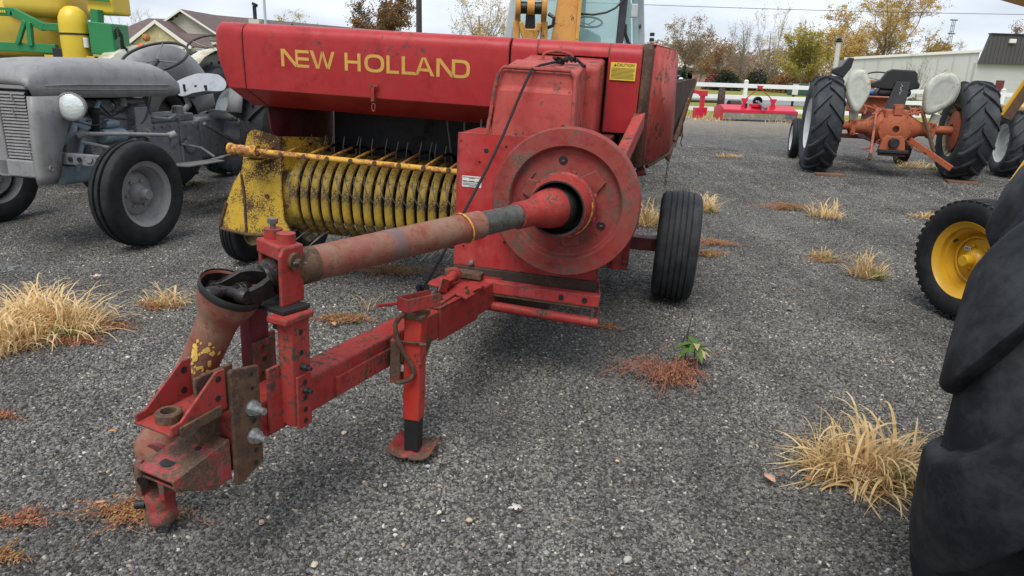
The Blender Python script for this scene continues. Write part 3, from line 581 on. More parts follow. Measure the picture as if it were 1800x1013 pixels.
ck = [(-.465, -.862, .60), (-.490, -.872, .575), (-.505, -.876, .545), (-.500, -.874, .50), (-.478, -.864, .44), (-.448, -.852, .39), (-.440, -.85, .355), (-.452, -.856, .333), (-.475, -.868, .325), (-.500, -.88, .325)]
MB().tube(ck, .009, 10).build('crank_handle', M['rust'], jk)
m = MB(); m.bb(-.535, -.495, -.85, -.835, .315, .475).bb(-.535, -.527, -.85, -.77, .315, .475).bb(-.535, -.495, -.85, -.77, .305, .318); m.build('jack_bracket', M['rustyred'], jk, 0, .004)
MB().cyl((-.515, -.80, .40), (-.49, -.80, .40), .035, 20).build('jack_pivot', M['rust'], jk, 30)
MB().cyl((-.50, -.842, .47), (-.41, -.842, .475), .005, 6).cyl((-.42, -.848, .47), (-.395, -.848, .475), .007, 6).build('lock_pin', M['rust'], jk)

# ---- bearing stand over the bar
def post(d, s, z0, z1, w_=.078, dpt=.056, sleeve=True):
    m = MB(); m.beam(T(d, s, (z0 + z1) / 2 - .0001) - Vector((0, 0, (z1 - z0) / 2)), T(d, s, (z0 + z1) / 2) + Vector((0, 0, (z1 - z0) / 2)), w_, dpt, tr)
    return m
po = post(1.24, .034, .365, .705).build('stand_post', M['redworn'], bal, 0, .006)
m = MB(); m.beam(T(1.285, .010, .355), T(1.285, .010, .565), .012, .09, tq).beam(T(1.24, .066, .357), T(1.24, .066, .53), .010, .06, tq); m.build('post_sleeve', M['redworn'], po, 0, .003)
for z in (.665, .60, .505, .455, .415, .378):
    MB().cyl(T(1.24, .0715 if z < .52 else .0615, z), T(1.24, .0725 if z < .52 else .0625, z), .009, 12).build('post_hole', M['black'], po)
for z in (.555, .48): MB().cyl(T(1.24, .062, z), T(1.24, .085, z), .011, 6).cyl(T(1.24, .062, z), T(1.24, .098, z), .006, 8).build('bolt', M['black'], po, 30)
MB().beam(T(1.19, .034, .713), T(1.31, .034, .713), .075, .022).build('post_cap', M['redworn'], po, 0, .006)
pl = post(1.20, -.165, .33, .70, .075, .05).build('stand_post', M['maroon'], bal, 0, .006)
m = MB(); m.beam(T(1.16, -.165, .33), T(1.16, -.165, .585), .012, .085, tq).beam(T(1.20, -.132, .33), T(1.20, -.132, .585), .010, .085, tq); m.build('post_sleeve', M['rustyred'], pl, 0, .003)
for z in (.56, .48): MB().cyl(T(1.20, -.127, z), T(1.20, -.115, z), .012, 6).build('bolt', M['rust'], pl, 30)
for z in (.52, .44, .38): MB().cyl(T(1.20, -.127, z), T(1.20, -.1255, z), .009, 12).build('post_hole', M['black'], pl)
MB().beam(T(1.20, -.20, .716), T(1.24, .05, .733), .10, .014, (0, 0, 1)).cyl(T(1.23, -.02, .70), T(1.23, -.02, .66), .028, 12).build('stand_plate', M['black'], bal, 0, .003)
br = MB()
for s_, d_ in ((.0, 1.21), (-.135, 1.15)):
    c0 = T(d_, s_, 0)
    br.extr([c0 + tq * u + Vector((0, 0, z)) for u, z in ((-.045, .735), (.05, .735), (.05, .89), (.035, .912), (-.03, .912), (-.045, .89))], tr * .014)
br.beam(T(1.16, -.13, .89), T(1.205, .005, .89), .08, .045)
bo = br.build('bearing_bracket', M['redworn'], bal, 0, .006)
for s_ in (-.10, -.03):
    MB().cyl(T(1.18 + .3 * (s_ + .06), s_, .90), T(1.18 + .3 * (s_ + .06), s_, .942), .028, 18).build('bracket_barrel', M['redworn'], bo, 40)
MB().cyl(T(1.168, -.10, .94), T(1.168, -.10, .962), .009, 8).cyl(T(1.168, -.10, .957), T(1.168, -.10, .972), .016, 6).build('bolt', M['steel'], bo, 30)
MB().cyl(T(1.21, .013, .868), T(1.21, .028, .868), .026, 18).cyl(T(1.21, .026, .868), T(1.21, .046, .868), .011, 8).build('pivot_pin', M['rust'], bo, 30)
MB().cyl(T(1.185, .041, .861), T(1.235, .041, .873), .0035, 6).build('cotter_pin', M['steel'], bo)

# ---- universal joint and front driveline
J = Vector((-.822, -1.375, .768)); E_ = Vector((-1.085, -1.385, .225)); fx = (E_ - J).normalized(); fl = (E_ - J).length
m = MB()
jk2 = (J - Bq).normalized(); side = tr
c1 = Bq + (J - Bq) * .35
m.cyl(Bq - jk2 * .03, c1, .047, 24).lathe([(.047, 0), (.055, .01), (.055, .035), (.04, .05)], Bq + jk2 * .01, jk2, 24)
yk = m.build('joint_hub', M['grease'], bal, 40)
up_ = side.cross(jk2).normalized()
def fork(base, axis, sd_, half, ln, wd, th):
    m = MB(); nn = axis.cross(sd_).normalized()
    for s_ in (-1, 1):
        rings = []
        for f, g, w_ in ((0, 0, 1.0), (.55, .10, 1.05), (.92, .30, 1.0), (1.0, .55, .85), (1.0, .82, .80), (1.0, 1.0, .95), (1.0, 1.16, .7), (1.0, 1.22, .3)):
            c = base + sd_ * (s_ * half * f) + axis * (ln * g); tt = sd_ * (th / 2) * (1 if g > .4 else .8) + axis * (th * .35 if g < .3 else 0)
            ww = nn * (wd / 2 * w_); rings.append([c - tt - ww, c + tt - ww, c + tt + ww, c - tt + ww])
        m.loft(rings)
    return m
yo_ = fork(c1 - jk2 * .005, jk2, side, .062, .115, .062, .022).build('joint_yoke', M['grease'], yk, 50, .008, 3)
cj = c1 + jk2 * .118 + Vector((0, 0, .012))
u2 = (-fx).cross(side).normalized()
m = MB(); m.cyl(cj - side * .075, cj + side * .075, .017, 16).cyl(cj - u2 * .07, cj + u2 * .07, .017, 16)
for d_ in (side, -side, u2, -u2): m.lathe([(.001, .080), (.020, .080), (.025, .074), (.025, .052), (.019, .048)], cj, d_, 18)
m.build('joint_cross', M['grease'], yk, 40)
fork(cj + fx * .10, -fx, u2, .046, .10, .050, .020).build('joint_yoke', M['grease'], yk, 50, .008, 3)
MB().cyl(cj + fx * .09, cj + fx * .18, .036, 18).build('joint_hub', M['grease'], yk, 40)
MB().lathe([(.001, .022), (.008, .022), (.009, .012), (.016, .010), (.017, 0)], c1 + up_ * .044 + side * .02, up_, 10).build('grease_nipple', M['steel'], yk)
cup = MB().lathe([(.089, .03), (.091, .036), (.090, .048), (.088, .052), (.084, .08), (.072, .112), (.062, .130), (.058, .16), (.055, .30), (.057, .302), (.057, .50), (.056, .58), (.064, .60), (.080, .63), (.086, .665), (.082, .675), (.076, .65), (.052, .60), (.050, .16), (.064, .112), (.078, .08), (.083, .04)], J - fx * .06, fx, 40, True).build('driveline_shield', M['redshaft'], bal, 40)
MB().lathe([(.0825, .036), (.0770, .082), (.0630, .112), (.0490, .16)], J - fx * .06, fx, 40).build('shield_liner', M['grease'], cup, 40)
MB().lathe([(.0905, .026), (.0925, .032), (.0925, .044), (.0905, .05)], J - fx * .06, fx, 40).build('shield_rim', M['black'], cup, 40)
m = MB()
random.seed(3)
sA = fx.orthogonal().normalized(); sB = fx.cross(sA)
best = max(range(72), key=lambda k: (sA * math.cos(R(5 * k)) + sB * math.sin(R(5 * k))).dot(Vector((.55, -.83, .1))))
for k in range(46):   # torn remains of a printed yellow label
    t = .19 + random.random() * .15; q = R(5 * best) + random.uniform(-.75, .75); r_ = .0577
    pts = []; n = random.randint(4, 6); s_ = random.uniform(.004, .009)
    for i in range(n):
        aa = 2 * PI * i / n; rr = s_ * random.uniform(.5, 1.1); pts.append(J - fx * .06 + fx * (t + rr * math.sin(aa) * 1.3) + (sA * math.cos(q + rr * math.cos(aa) / r_) + sB * math.sin(q + rr * math.cos(aa) / r_)) * r_)
    m.add(pts, [tuple(range(n))])
m.build('label_remains', plain('peeling_yellow_label', (.66, .45, .10), .6, var=.2), cup, 0, solid=.0008)
yb = Vector((-1.055, -1.455, 0))
m = MB()
for s_ in (-1, 1):
    m.extr([yb + Vector((s_ * .030, y, z)) for y, z in ((-.038, .115), (.038, .115), (.042, .20), (.028, .235), (-.028, .235), (-.042, .20))], (s_ * .020, 0, 0))
m.lathe([(.001, .118), (.040, .118), (.046, .105), (.044, .075), (.044, .062), (.047, .058), (.047, .022), (.043, .018), (.028, .018), (.028, .03)], yb, (0, 0, 1), 26)
y2 = m.build('tractor_yoke', M['rustyred'], bal, 40, .004)
MB().cyl(yb + Vector((-.07, 0, .19)), yb + Vector((.07, 0, .19)), .02, 16).cyl(yb + Vector((0, -.065, .19)), yb + Vector((0, .065, .21)), .02, 16).build('joint_cross', M['grease'], y2, 40)
MB().cyl(yb + Vector((-.03, -.03, .085)), yb + Vector((-.056, -.042, .085)), .014, 14).build('lock_pin', M['black'], y2, 30)
MB().cyl(E_ + Vector((.03, -.02, .03)), yb + Vector((0, 0, .25)), .035, 16).build('yoke_neck', M['maroon'], y2, 30)

# ---- hitch clevis
hp = MB()
hp.extr([T(1.415 + u, .004, z) for u, z in ((-.05, .285), (.048, .250), (.055, .26), (.055, .605), (.048, .615), (-.05, .595))], tr * .014)
hp.beam(T(1.468, -.05, .262), T(1.468, -.05, .60), .012, .13, tq)
pt = hp.build('hitch_plate', M['rust'], bal, 0, .004)
for z in (.580, .535, .432, .335, .295): MB().cyl(T(1.395, .0182, z), T(1.395, .0192, z), .008 if z < .44 else .006, 12).build('plate_hole', M['black'], pt)
for z in (.475, .385): MB().cyl(T(1.40, .018, z), T(1.40, .040, z), .019, 6).cyl(T(1.40, .02, z), T(1.40, .066, z), .0105, 14).cyl(T(1.40, .018, z), T(1.40, .022, z), .024, 18).build('hitch_bolt', M['bolt'], pt, 30)
# upper clevis: open channel
def chan(m, s0, s1, d0, d1, z0a, z0b, hA, hB, t=.009):
    """channel from the plate (d0) to the tip (d1): floor at z0a -> z0b, walls of height hA -> hB"""
    m.extr([T(d0, s0, z0a), T(d1, s0, z0b), T(d1, s0, z0b + t), T(d0, s0, z0a + t)], tr * (s1 - s0))
    for s in (s0, s1 - t): m.extr([T(d0, s, z0a), T(d1, s, z0b), T(d1, s, z0b + hB), T(d1 - .03, s, z0b + hB * 1.1), T(d0 + .03, s, z0a + hA), T(d0, s, z0a + hA)], tr * t)
m = MB(); chan(m, -.135, .006, 1.475, 1.655, .502, .494, .120, .030)
uc = m.build('upper_clevis', M['redworn'], bal, 0, .003)
MB().beam(T(1.50, .010, .510), T(1.635, .010, .502), .008, .030).build('clevis_rib', M['rust'], uc, 0, .003)
MB().lathe([(.020, .0), (.034, .0), (.034, .026), (.030, .030), (.020, .030), (.020, .0)], T(1.605, -.066, .502), (0, 0, 1), 28).build('pin_boss', M['rust'], uc, 40)
MB().cyl(T(1.605, -.066, .508), T(1.605, -.066, .513), .020, 24).build('pin_hole', M['black'], uc)
for d_, z in ((1.50, .60), (1.505, .545)): MB().cyl(T(d_, .0065, z), T(d_, .0075, z), .009, 12).build('plate_hole', M['black'], uc)
for d_, z in ((1.50, .595), (1.505, .535)): MB().cyl(T(d_, -.1252, z), T(d_, -.1242, z), .010, 12).build('plate_hole', M['black'], uc)
# lower tongue: folded box, open at the tip
m = MB(); a0, a1 = 1.475, 1.665
m.extr([T(a0, -.135, .405), T(a1, -.135, .372), T(a1, .006, .372), T(a0, .006, .405)], (0, 0, -.009))
for s in (-.135, -.003): m.extr([T(a0, s, .398), T(a1, s, .365), T(a1 - .005, s, .338), T(1.53, s, .285), T(a0, s, .28)], tr * .009)
m.extr([T(a0, -.135, .288), T(1.54, -.135, .288), T(a1 - .01, -.135, .345), T(a1 - .01, .006, .345), T(1.54, .006, .288), T(a0, .006, .288)], (0, 0, -.008))
lc = m.build('lower_clevis', M['rustyred'], bal, 0, .003)
for d_, s_, r_ in ((1.615, -.07, .022), (1.54, -.045, .010)):
    zz = .405 - (d_ - 1.475) / .19 * .033; MB().cyl(T(d_, s_, zz - .001), T(d_, s_, zz + .0012), r_, 24).build('pin_hole', M['black'], lc)

# ---- axle, wheels
axl = MB().beam((-.3, 1.55, .372), (.38, 1.58, .372), .09, .085).build('axle', M['maroon'], bal, 0, .005)
MB().bb(.10, .16, 1.38, 1.48, .22, .41).bb(.06, .20, 1.46, 1.475, .20, .42).build('axle_plate', M['redworn'], axl, 0, .003)
wheel(bal, (.495, 1.60, .372), .360, .265, .19, M['tanrim'], M['tyregrey'], 1, 'rib', ribs=6)
wheel(bal, (-2.26, 1.66, .283), .345, .22, .185, M['tanrim'], M['tyre'], 1, 'rib', ribs=4, name='wheel')
wheel(bal, (-2.60, 1.50, .195), .265, .14, .135, M['tanrim'], M['tyre'], 1, 'rib', ribs=4, name='wheel', bolts=4)
MB().beam((-2.26, 1.66, .29), (-.3, 1.60, .37), .09, .08).build('axle', M['darkrust'], bal, 0, .005)
# lift arm beside the hood
MB().beam((.205, .82, 1.225), (.135, .12, .985), .055, .085).build('lift_arm', M['redcover'], bal, 0, .006)
MB().bb(.02, .13, .16, .26, .88, 1.03).build('arm_bracket', M['redworn'], bal, 0, .005)
MB().cyl((.10, .62, 1.02), (.18, .62, 1.02), .03, 14).cyl((.12, .60, 1.02), (.12, .60, .90), .018, 10).build('arm_spring', M['rust'], bal, 30)
# bale chamber and rear chute, mostly hidden
MB().bb(-.32, .10, 1.26, 3.3, .50, 1.12).build('bale_chamber', M['maroon'], bal, 0, .01)
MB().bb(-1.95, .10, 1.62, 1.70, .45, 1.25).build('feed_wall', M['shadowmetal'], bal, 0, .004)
MB().extr([(-2.10, 1.0, 1.13), (-2.08, 1.0, .97), (-2.0, 1.30, .6), (-2.0, 1.70, .6), (-2.0, 1.70, 1.2)], (.012, 0, 0)).build('feed_side', M['maroon'], bal, 0, .002)
MB().extr([(-2.0, 1.05, .70), (-2.0, 1.60, .62), (-2.0, 1.61, .60), (-2.0, 1.05, .67)], (1.4, 0, 0)).build('feed_floor', M['darkrust'], bal, 0)
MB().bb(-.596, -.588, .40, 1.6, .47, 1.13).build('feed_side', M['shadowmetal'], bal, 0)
m = MB(); m.tube([(-.95, 1.45, 1.2), (-.93, 1.45, .75)], .010, 8).tube([(-1.1, 1.5, 1.2), (-1.03, 1.5, .75)], .008, 8); m.build('feeder_rod', M['steel'], bal)
for x in (-.70, -.665): MB().tube([(x, .95, 1.20), (x + .012, .9, 1.02)], .006, 8).build('feeder_tine', M['steel'], bal)
m = MB()
m.extr([(.36, 1.55, 1.40), (.50, 2.35, 1.43), (.47, 2.40, 1.40), (.385, 1.70, .90), (.345, 1.55, .95)], (-.012, 0, 0))
ch = m.build('bale_chute', M['darkrust'], bal, 0, .003)
for k in range(3):
    a = Vector((.38 + .03 * k, 1.8 + .2 * k, 1.42)); MB().beam(a, a + Vector((-.02, -.15, -.38)), .05, .012).build('chute_slat', M['darkrust'], ch, 0, .003)
MB().beam((.40, 1.60, 1.03), (.50, 2.42, 1.42), .02, .05).beam((.375, 1.16, 1.0), (.33, 1.5, .96), .02, .03).build('chute_rail', M['rust'], ch, 0, .003)
MB().tube([(.262, .92, .955), (.37, 1.17, 1.01), (.40, 1.6, 1.03)], .012, 8).build('side_edge', M['rust'], bal)
m = MB(); random.seed(5)
for k in range(9):
    c = Vector((.375, 1.12, .985 - k * .020)); m.tube([c + Vector((.007 * math.cos(q) * (k % 2), .007 * math.cos(q) * (1 - k % 2), .013 * math.sin(q))) for q in [2 * PI * i / 8 for i in range(9)]], .0025, 5, False)
m.build('chain', M['rust'], bal)
m = MB(); p = [Vector((.44, 1.75 + .03 * k, 1.30 - .035 * k + random.uniform(-.02, .02))) + Vector((random.uniform(0, .02), 0, 0)) for k in range(10)]; m.tube(p, .004, 5); m.build('twine', M['yellowrod'], ch)
MB().cyl((.20, .95, .98), (.24, .95, .92), .02, 10).cyl((.16, .9, .90), (.26, .9, .93), .02, 10).build('hinge', M['maroon'], bal, 30)

# ---- pickup reel
PC = Vector((0, 1.255, .553)); PR = .270
pk = MB().cyl((-2.0, PC.y, PC.z), (-.62, PC.y, PC.z), .15, 28).build('pickup_drum', M['black'], bal, 40)
ns = 17; x0, dx = -1.925, .0712
prof = [(.0, -.024), (-.010, -.0275), (-.03, -.0275)]
def strip_mesh():
    m = MB(); ang = [R(a) for a in range(78, 286, 8)]
    cs = [(-.0245, -.02), (-.0245, .0), (-.018, .005), (.018, .005), (.0245, .0), (.0245, -.02), (.021, -.02), (.021, -.004), (-.021, -.004), (-.021, -.02)]
    rings = []
    for q in ang: rings.append([Vector((x, (PR + r) * math.cos(q), (PR + r) * math.sin(q))) for x, r in cs])
    m.loft(rings); return m.mesh('strip', M['yellowstrip'], 40)
sm_ = strip_mesh()
for k in range(ns):
    o = bpy.data.objects.new('strip', sm_); COL.objects.link(o); o.parent = pk; o.location = (x0 + dx * k, PC.y, PC.z)
M['tine'] = plain('worn_spring_steel', (.16, .15, .14), .5, metal=.5, var=.5, scale=25)
# tines: three rows in the slots
def tine(pts, r=.0036):
    return MB().tube(pts, r, 5).mesh('tine', M['tine'], 60)
t_top = tine([(0, .02, .20), (0, -.07, .28), (0, -.065, .33), (.004, -.045, .392)])
t_mid = tine([(-.035, -.262, .18), (-.02, -.315, .145), (.01, -.34, .085), (.045, -.332, .035)])
t_bot = tine([(.03, -.15, -.22), (.01, -.235, -.25), (-.035, -.275, -.30)])
for k in range(ns - 1):
    for tm, dz in ((t_top, 0), (t_mid, 0), (t_bot, 0)):
        o = bpy.data.objects.new('tine', tm); COL.objects.link(o); o.parent = pk; o.location = (x0 + dx * (k + .5), PC.y + random.uniform(-.006, .006), PC.z + random.uniform(-.006, .006)); o.rotation_euler = (random.uniform(-.05, .05), random.uniform(-.06, .06), random.uniform(-.1, .1))
# left end plates
m = MB()
m.add([(-2.262, .95, .70), (-2.225, .95, .868), (-2.205, .95, .935), (-2.18, .95, .96), (-2.15, .95, .968), (-1.99, .96, .937), (-1.985, .955, .73), (-1.985, .952, .60), (-1.975, .952, .414), (-1.93, .955, .326), (-2.10, .95, .292), (-2.245, .948, .289), (-2.245, .948, .55)], [tuple(range(13))])
m.add([(-1.988, .962, .937), (-1.80, 1.26, .925), (-1.9, 1.26, .70), (-1.983, .957, .73)], [(0, 1, 2, 3)])
ep = m.build('end_plate', M['yellow'], bal, 0, solid=.008)
m = MB(); m.add([(-2.264, .947, .70), (-2.247, .945, .55), (-2.247, .945, .292), (-2.465, 1.00, .293), (-2.474, 1.0, .342), (-2.326, .965, .625)], [(0, 1, 2, 3, 4, 5)]); m.build('end_flare', M['yellow'], ep, 0, solid=.01)
m = MB(); m.tube([(-2.262, .944, .68), (-2.246, .942, .55), (-2.246, .942, .30)], .009, 8).tube([(-2.03, .955, .30), (-2.246, .944, .292), (-2.468, .998, .296)], .012, 8).tube([(-2.473, .998, .31), (-2.40, .98, .48)], .013, 8); m.build('flare_edge', M['rust'], ep)
MB().lathe([(.20, .05), (.268, .05), (.275, .04), (.275, -.035), (.262, -.04), (.20, -.03)], (-1.985, PC.y, PC.z), (1, 0, 0), 44).build('end_shield', M['yellowstrip'], ep, 40)
MB().extr([(-2.16, 1.3, .30), (-2.0, 1.05, .30), (-1.95, 1.05, .33), (-1.95, 1.6, .33), (-2.16, 1.6, .30)], (0, 0, -.01)).build('skid_plate', M['rust'], ep, 0)
MB().beam((-2.6, 1.5, .20), (-2.1, 1.45, .40), .03, .03).build('wheel_arm', M['rust'], bal, 0, .003)
MB().lathe([(.001, 0), (.016, .001), (.018, -.008)], (-2.09, .945, .555), (0, -1, 0), 10).build('bolt', M['rust'], ep)
# wind guard
wb0, wb1 = Vector((-2.225, .80, .858)), Vector((-.60, .80, .845))
wb = MB().cyl(wb0 + Vector((.12, 0, 0)), wb1, .0175, 16).build('guard_bar', M['yellowrod'], bal, 40)
MB().cyl(wb0, wb0 + Vector((.155, 0, -.001)), .030, 18).cyl(wb0 - Vector((.015, 0, 0)), wb0 + Vector((.012, 0, 0)), .036, 18).cyl(wb0 + Vector((.135, 0, 0)), wb0 + Vector((.175, 0, 0)), .034, 18).build('bar_collar', M['yellowrod'], wb, 40)
MB().extr([wb0 + Vector((.04, .02, -.035)), wb0 + Vector((.17, .02, -.04)), wb0 + Vector((.17, .17, -.06)), wb0 + Vector((.05, .17, -.06))], (0, 0, -.008)).build('bar_bracket', M['yellow'], wb, 0)
MB().bb(-2.15, -2.03, .80, .95, .795, .803).build('bar_bracket', M['yellow'], wb, 0)
for k in range(10):
    x = -2.04 + .150 * k
    if x > -.66: break
    rd = MB().tube([(x, .80, .853), (x + .002, 1.0, .875), (x + .004, 1.13, .885)], .0085, 8).build('guard_rod', M['yellowrod'], wb)
    MB().tube([(x + .004, 1.12, .884), (x + .006, 1.26, .885), (x + .006, 1.36, .86), (x + .006, 1.42, .80)], .0092, 8).build('rod_tip', M['grease'], rd)
    MB().lathe([(.001, .006), (.013, .005), (.016, -.004)], (x, .8 - .0175, .853), (0, -1, 0), 10).build('bolt', M['rust'], wb)

# ---- rope tied to the cover (lies over the baler)
rp = [(-.165, .40, 1.472), (-.20, .36, 1.474), (-.25, .25, 1.455), (-.272, .16, 1.435), (-.30, .08, 1.33), (-.335, -.08, 1.15), (-.36, -.20, 1.04), (-.40, -.40, .88), (-.43, -.58, .74), (-.452, -.74, .645)]
ro = MB().tube(rp, .0065, 8).build('rope', M['rope'], None)
tag(ro, 'thin black rope running from the baler gearbox cover down to the jack crank', 'rope'); ro.matrix_world = Matrix.Translation((.25, 3.13, 0)) @ Matrix.Rotation(R(-12), 4, 'Z') @ Matrix.Rotation(R(1.5), 4, 'Y')
m = MB(); random.seed(2)
kp = [Vector((-.205 + .1 * i / 26 + random.uniform(-.015, .015), .37 + random.uniform(-.02, .02), 1.482 + random.uniform(-.006, .018))) for i in range(27)]
m.tube(kp + [Vector((-.075, .38, 1.47)), Vector((-.06, .36, 1.462))], .0075, 7)
m.build('knot', M['rope'], ro); m = MB()
m.tube([Vector((-.452, -.74, .645)) + Vector((.02 * math.cos(q) , .02 * math.sin(q), .012 * math.sin(2.3 * q))) for q in [k * .6 for k in range(16)]], .0065, 7); m.build('knot', M['rope'], ro)
# ================================================================ grey vintage tractor on the left
M['grey'] = paint('flat_grey_paint', (.225, .22, .22), rust=.10, fade=.7, rough=.40, fadecol=(.29, .285, .285), rustcol=(.11, .105, .10), spots=34, big=3, bump=.08, streak=.25, edge=.012, wavy=.15)
M['greydark'] = paint('oily_grey_paint', (.15, .15, .155), rust=.28, fade=.8, rough=.45, fadecol=(.26, .26, .265), rustcol=(.03, .028, .026), spots=14, big=5, bump=.2)
M['greylight'] = paint('light_grey_paint', (.29, .305, .325), rust=.0, fade=.4, rough=.4, spots=20, bump=.05)
M['bluegrey'] = paint('blue_grey_paint', (.22, .29, .335), rust=.15, fade=.6, rough=.5, spots=18, fadecol=(.27, .32, .35))
M['wire'] = plain('black_cable', (.015, .015, .015), .5)
def lens_mat():
    m, nt, N, L, P = new_mat('fluted_lamp_glass'); tc = N.new('ShaderNodeTexCoord').outputs['Object']
    P.inputs['Base Color'].default_value = (.74, .79, .77, 1); P.inputs['Metallic'].default_value = .25; P.inputs['Roughness'].default_value = .16
    v = N.new('ShaderNodeTexVoronoi'); v.inputs['Scale'].default_value = 55; L.new(tc, v.inputs['Vector']); b = N.new('ShaderNodeBump'); b.inputs['Strength'].default_value = .25; b.inputs['Distance'].default_value = .006; L.new(v.outputs['Distance'], b.inputs['Height']); L.new(b.outputs[0], P.inputs['Normal']); return m
M['lens'] = lens_mat()
def sect(y, ztop, w, zb, zs, nw=1.0):
    """hood cross-section, open at the bottom"""
    half = [(w, zb), (w * 1.01, zs), (w * 1.0, zs + .012), (w * .985, zs + .05), (w * .93, zs + .6 * (ztop - zs)), (w * .80, zs + .80 * (ztop - zs)), (w * .58, zs + .93 * (ztop - zs)), (w * .28, zs + .99 * (ztop - zs))]
    r = [Vector((x, y, z)) for x, z in half] + [Vector((0, y, ztop))] + [Vector((-x, y, z)) for x, z in reversed(half)]
    return r
def steering_wheel(parent, c, nrm, r, mat, mat2, spokes=3, rr=.011, a0=0):
    c = Vector(c); n = Vector(nrm).normalized(); a = n.orthogonal().normalized(); b = n.cross(a)
    o = MB().tube([c + (a * math.cos(q) + b * math.sin(q)) * r for q in [2 * PI * k / 40 for k in range(41)]], rr, 8, False).build('steering_wheel', mat, parent, 60)
    for k in range(spokes):
        q = 2 * PI * k / spokes + a0; MB().tube([c - n * .03, c + (a * math.cos(q) + b * math.sin(q)) * r * .5 - n * .02, c + (a * math.cos(q) + b * math.sin(q)) * r], rr * .55, 6).build('spoke', mat2, o)
    return o
gt = thing('farm_tractor', 'flat grey vintage farm tractor with slatted grille and round headlight, left of the baler', 'tractor', (-3.576, 5.801, 0), (0, 0, R(-15)))
rings = [[Vector((p.x * .93, -.634, 1.20 + (p.z - 1.13) * .10)) for p in sect(-.60, 1.31, .33, 1.13, 1.20)], [Vector((p.x * .985, -.630, 1.20 + (p.z - 1.13) * .33)) for p in sect(-.60, 1.31, .33, 1.13, 1.20)], [Vector((p.x, -.615, 1.165 + (p.z - 1.13) * .68)) for p in sect(-.60, 1.31, .335, 1.13, 1.20)], sect(-.60, 1.31, .33, 1.13, 1.20), sect(-.56, 1.35, .34, 1.13, 1.205), sect(-.46, 1.385, .335, 1.125, 1.21), sect(-.25, 1.40, .315, 1.12, 1.21), sect(.1, 1.405, .29, 1.11, 1.205), sect(.5, 1.40, .275, 1.105, 1.20), sect(.76, 1.375, .265, 1.10, 1.195), sect(.88, 1.335, .258, 1.10, 1.19), sect(.95, 1.27, .25, 1.11, 1.17), sect(.985, 1.19, .24, 1.12, 1.15)]
hd = MB().loft(rings, closed=False).build('bonnet', M['grey'], gt, 50, solid=.006)
for s in (-1, 1):
    MB().tube([(s * .338, -.50, 1.19), (s * .318, -.2, 1.178), (s * .294, .1, 1.17), (s * .28, .5, 1.163), (s * .268, .80, 1.158)], .007, 6).build('bonnet_moulding', M['grey'], hd)
    MB().tube([(s * .343, -.50, 1.21), (s * .323, -.2, 1.214), (s * .298, .1, 1.207), (s * .284, .5, 1.20), (s * .272, .82, 1.195)], .006, 6).build('bonnet_moulding', M['grey'], hd)
# nose shell
ns_ = MB()
for s in (-1, 1):
    for y, wt in ((0, 0),):
        pass
    # side pillar wraps from the front edge back to the engine opening
    r1 = [Vector((s * x, y, 1.14)) for x, y in ((.300, -.622), (.335, -.612), (.352, -.585), (.355, -.50), (.345, -.20))]
    r2 = [Vector((s * x, y, .98)) for x, y in ((.297, -.632), (.332, -.622), (.349, -.59), (.352, -.51), (.346, -.33))]
    r3 = [Vector((s * x, y, .75)) for x, y in ((.290, -.640), (.325, -.630), (.342, -.60), (.345, -.52), (.342, -.44))]
    r4 = [Vector((s * x, y, .58)) for x, y in ((.282, -.640), (.317, -.630), (.334, -.60), (.337, -.53), (.335, -.47))]
    r5 = [Vector((s * x, y, .515)) for x, y in ((.278, -.630), (.313, -.620), (.328, -.595), (.331, -.55), (.330, -.515))]
    MB().loft([r1, r2, r3, r4, r5], closed=False).build('grille_pillar', M['grey'], gt, 50, solid=.008)
    MB().lathe([(.001, .004), (.012, .004), (.014, .008), (.020, .008), (.022, 0)], (s * .343, -.555, .63), (s, 0, 0), 18).build('pillar_button', M['grey'], gt, 40)
    for k in range(21):
        z = .70 + k * .0225
        MB().extr([Vector((s * .055, -.632, z)), Vector((s * .285, -.630, z)), Vector((s * .285, -.618, z + .008)), Vector((s * .055, -.620, z + .008))], (0, .004, .0105)).build('grille_slat', M['grey'], gt, 0)
    MB().bb(s * .05, s * .29, -.60, -.592, .69, 1.18).build('grille_back', M['black'], gt, 0)
    for k, (zz, xx) in enumerate(((1.12, .18), (1.02, .17), (.81, .26), (.72, .265))):
        MB().tube([(s * xx, -.640, zz + .03), (s * (xx + .01), -.645, zz), (s * (xx + .015), -.638, zz - .02)], .005, 6).build('grille_clip', M['grey'], gt)
m = MB(); m.bb(-.05, .05, -.640, -.60, .56, 1.20); m.build('grille_bar', M['grey'], gt, 0, .012, 3)
MB().extr([(-.30, -.635, 1.185), (.30, -.635, 1.185), (.335, -.60, 1.185), (.335, -.55, 1.185), (-.335, -.55, 1.185), (-.335, -.60, 1.185)], (0, 0, .03)).build('grille_header', M['grey'], gt, 0, .006)
MB().extr([(-.28, -.640, .565), (.28, -.640, .565), (.30, -.60, .565), (-.30, -.60, .565)], (0, 0, .125)).build('grille_apron', M['grey'], gt, 0, .012, 3)
MB().bb(-.30, .30, -.59, -.50, .55, 1.15).build('radiator', M['black'], gt, 0)
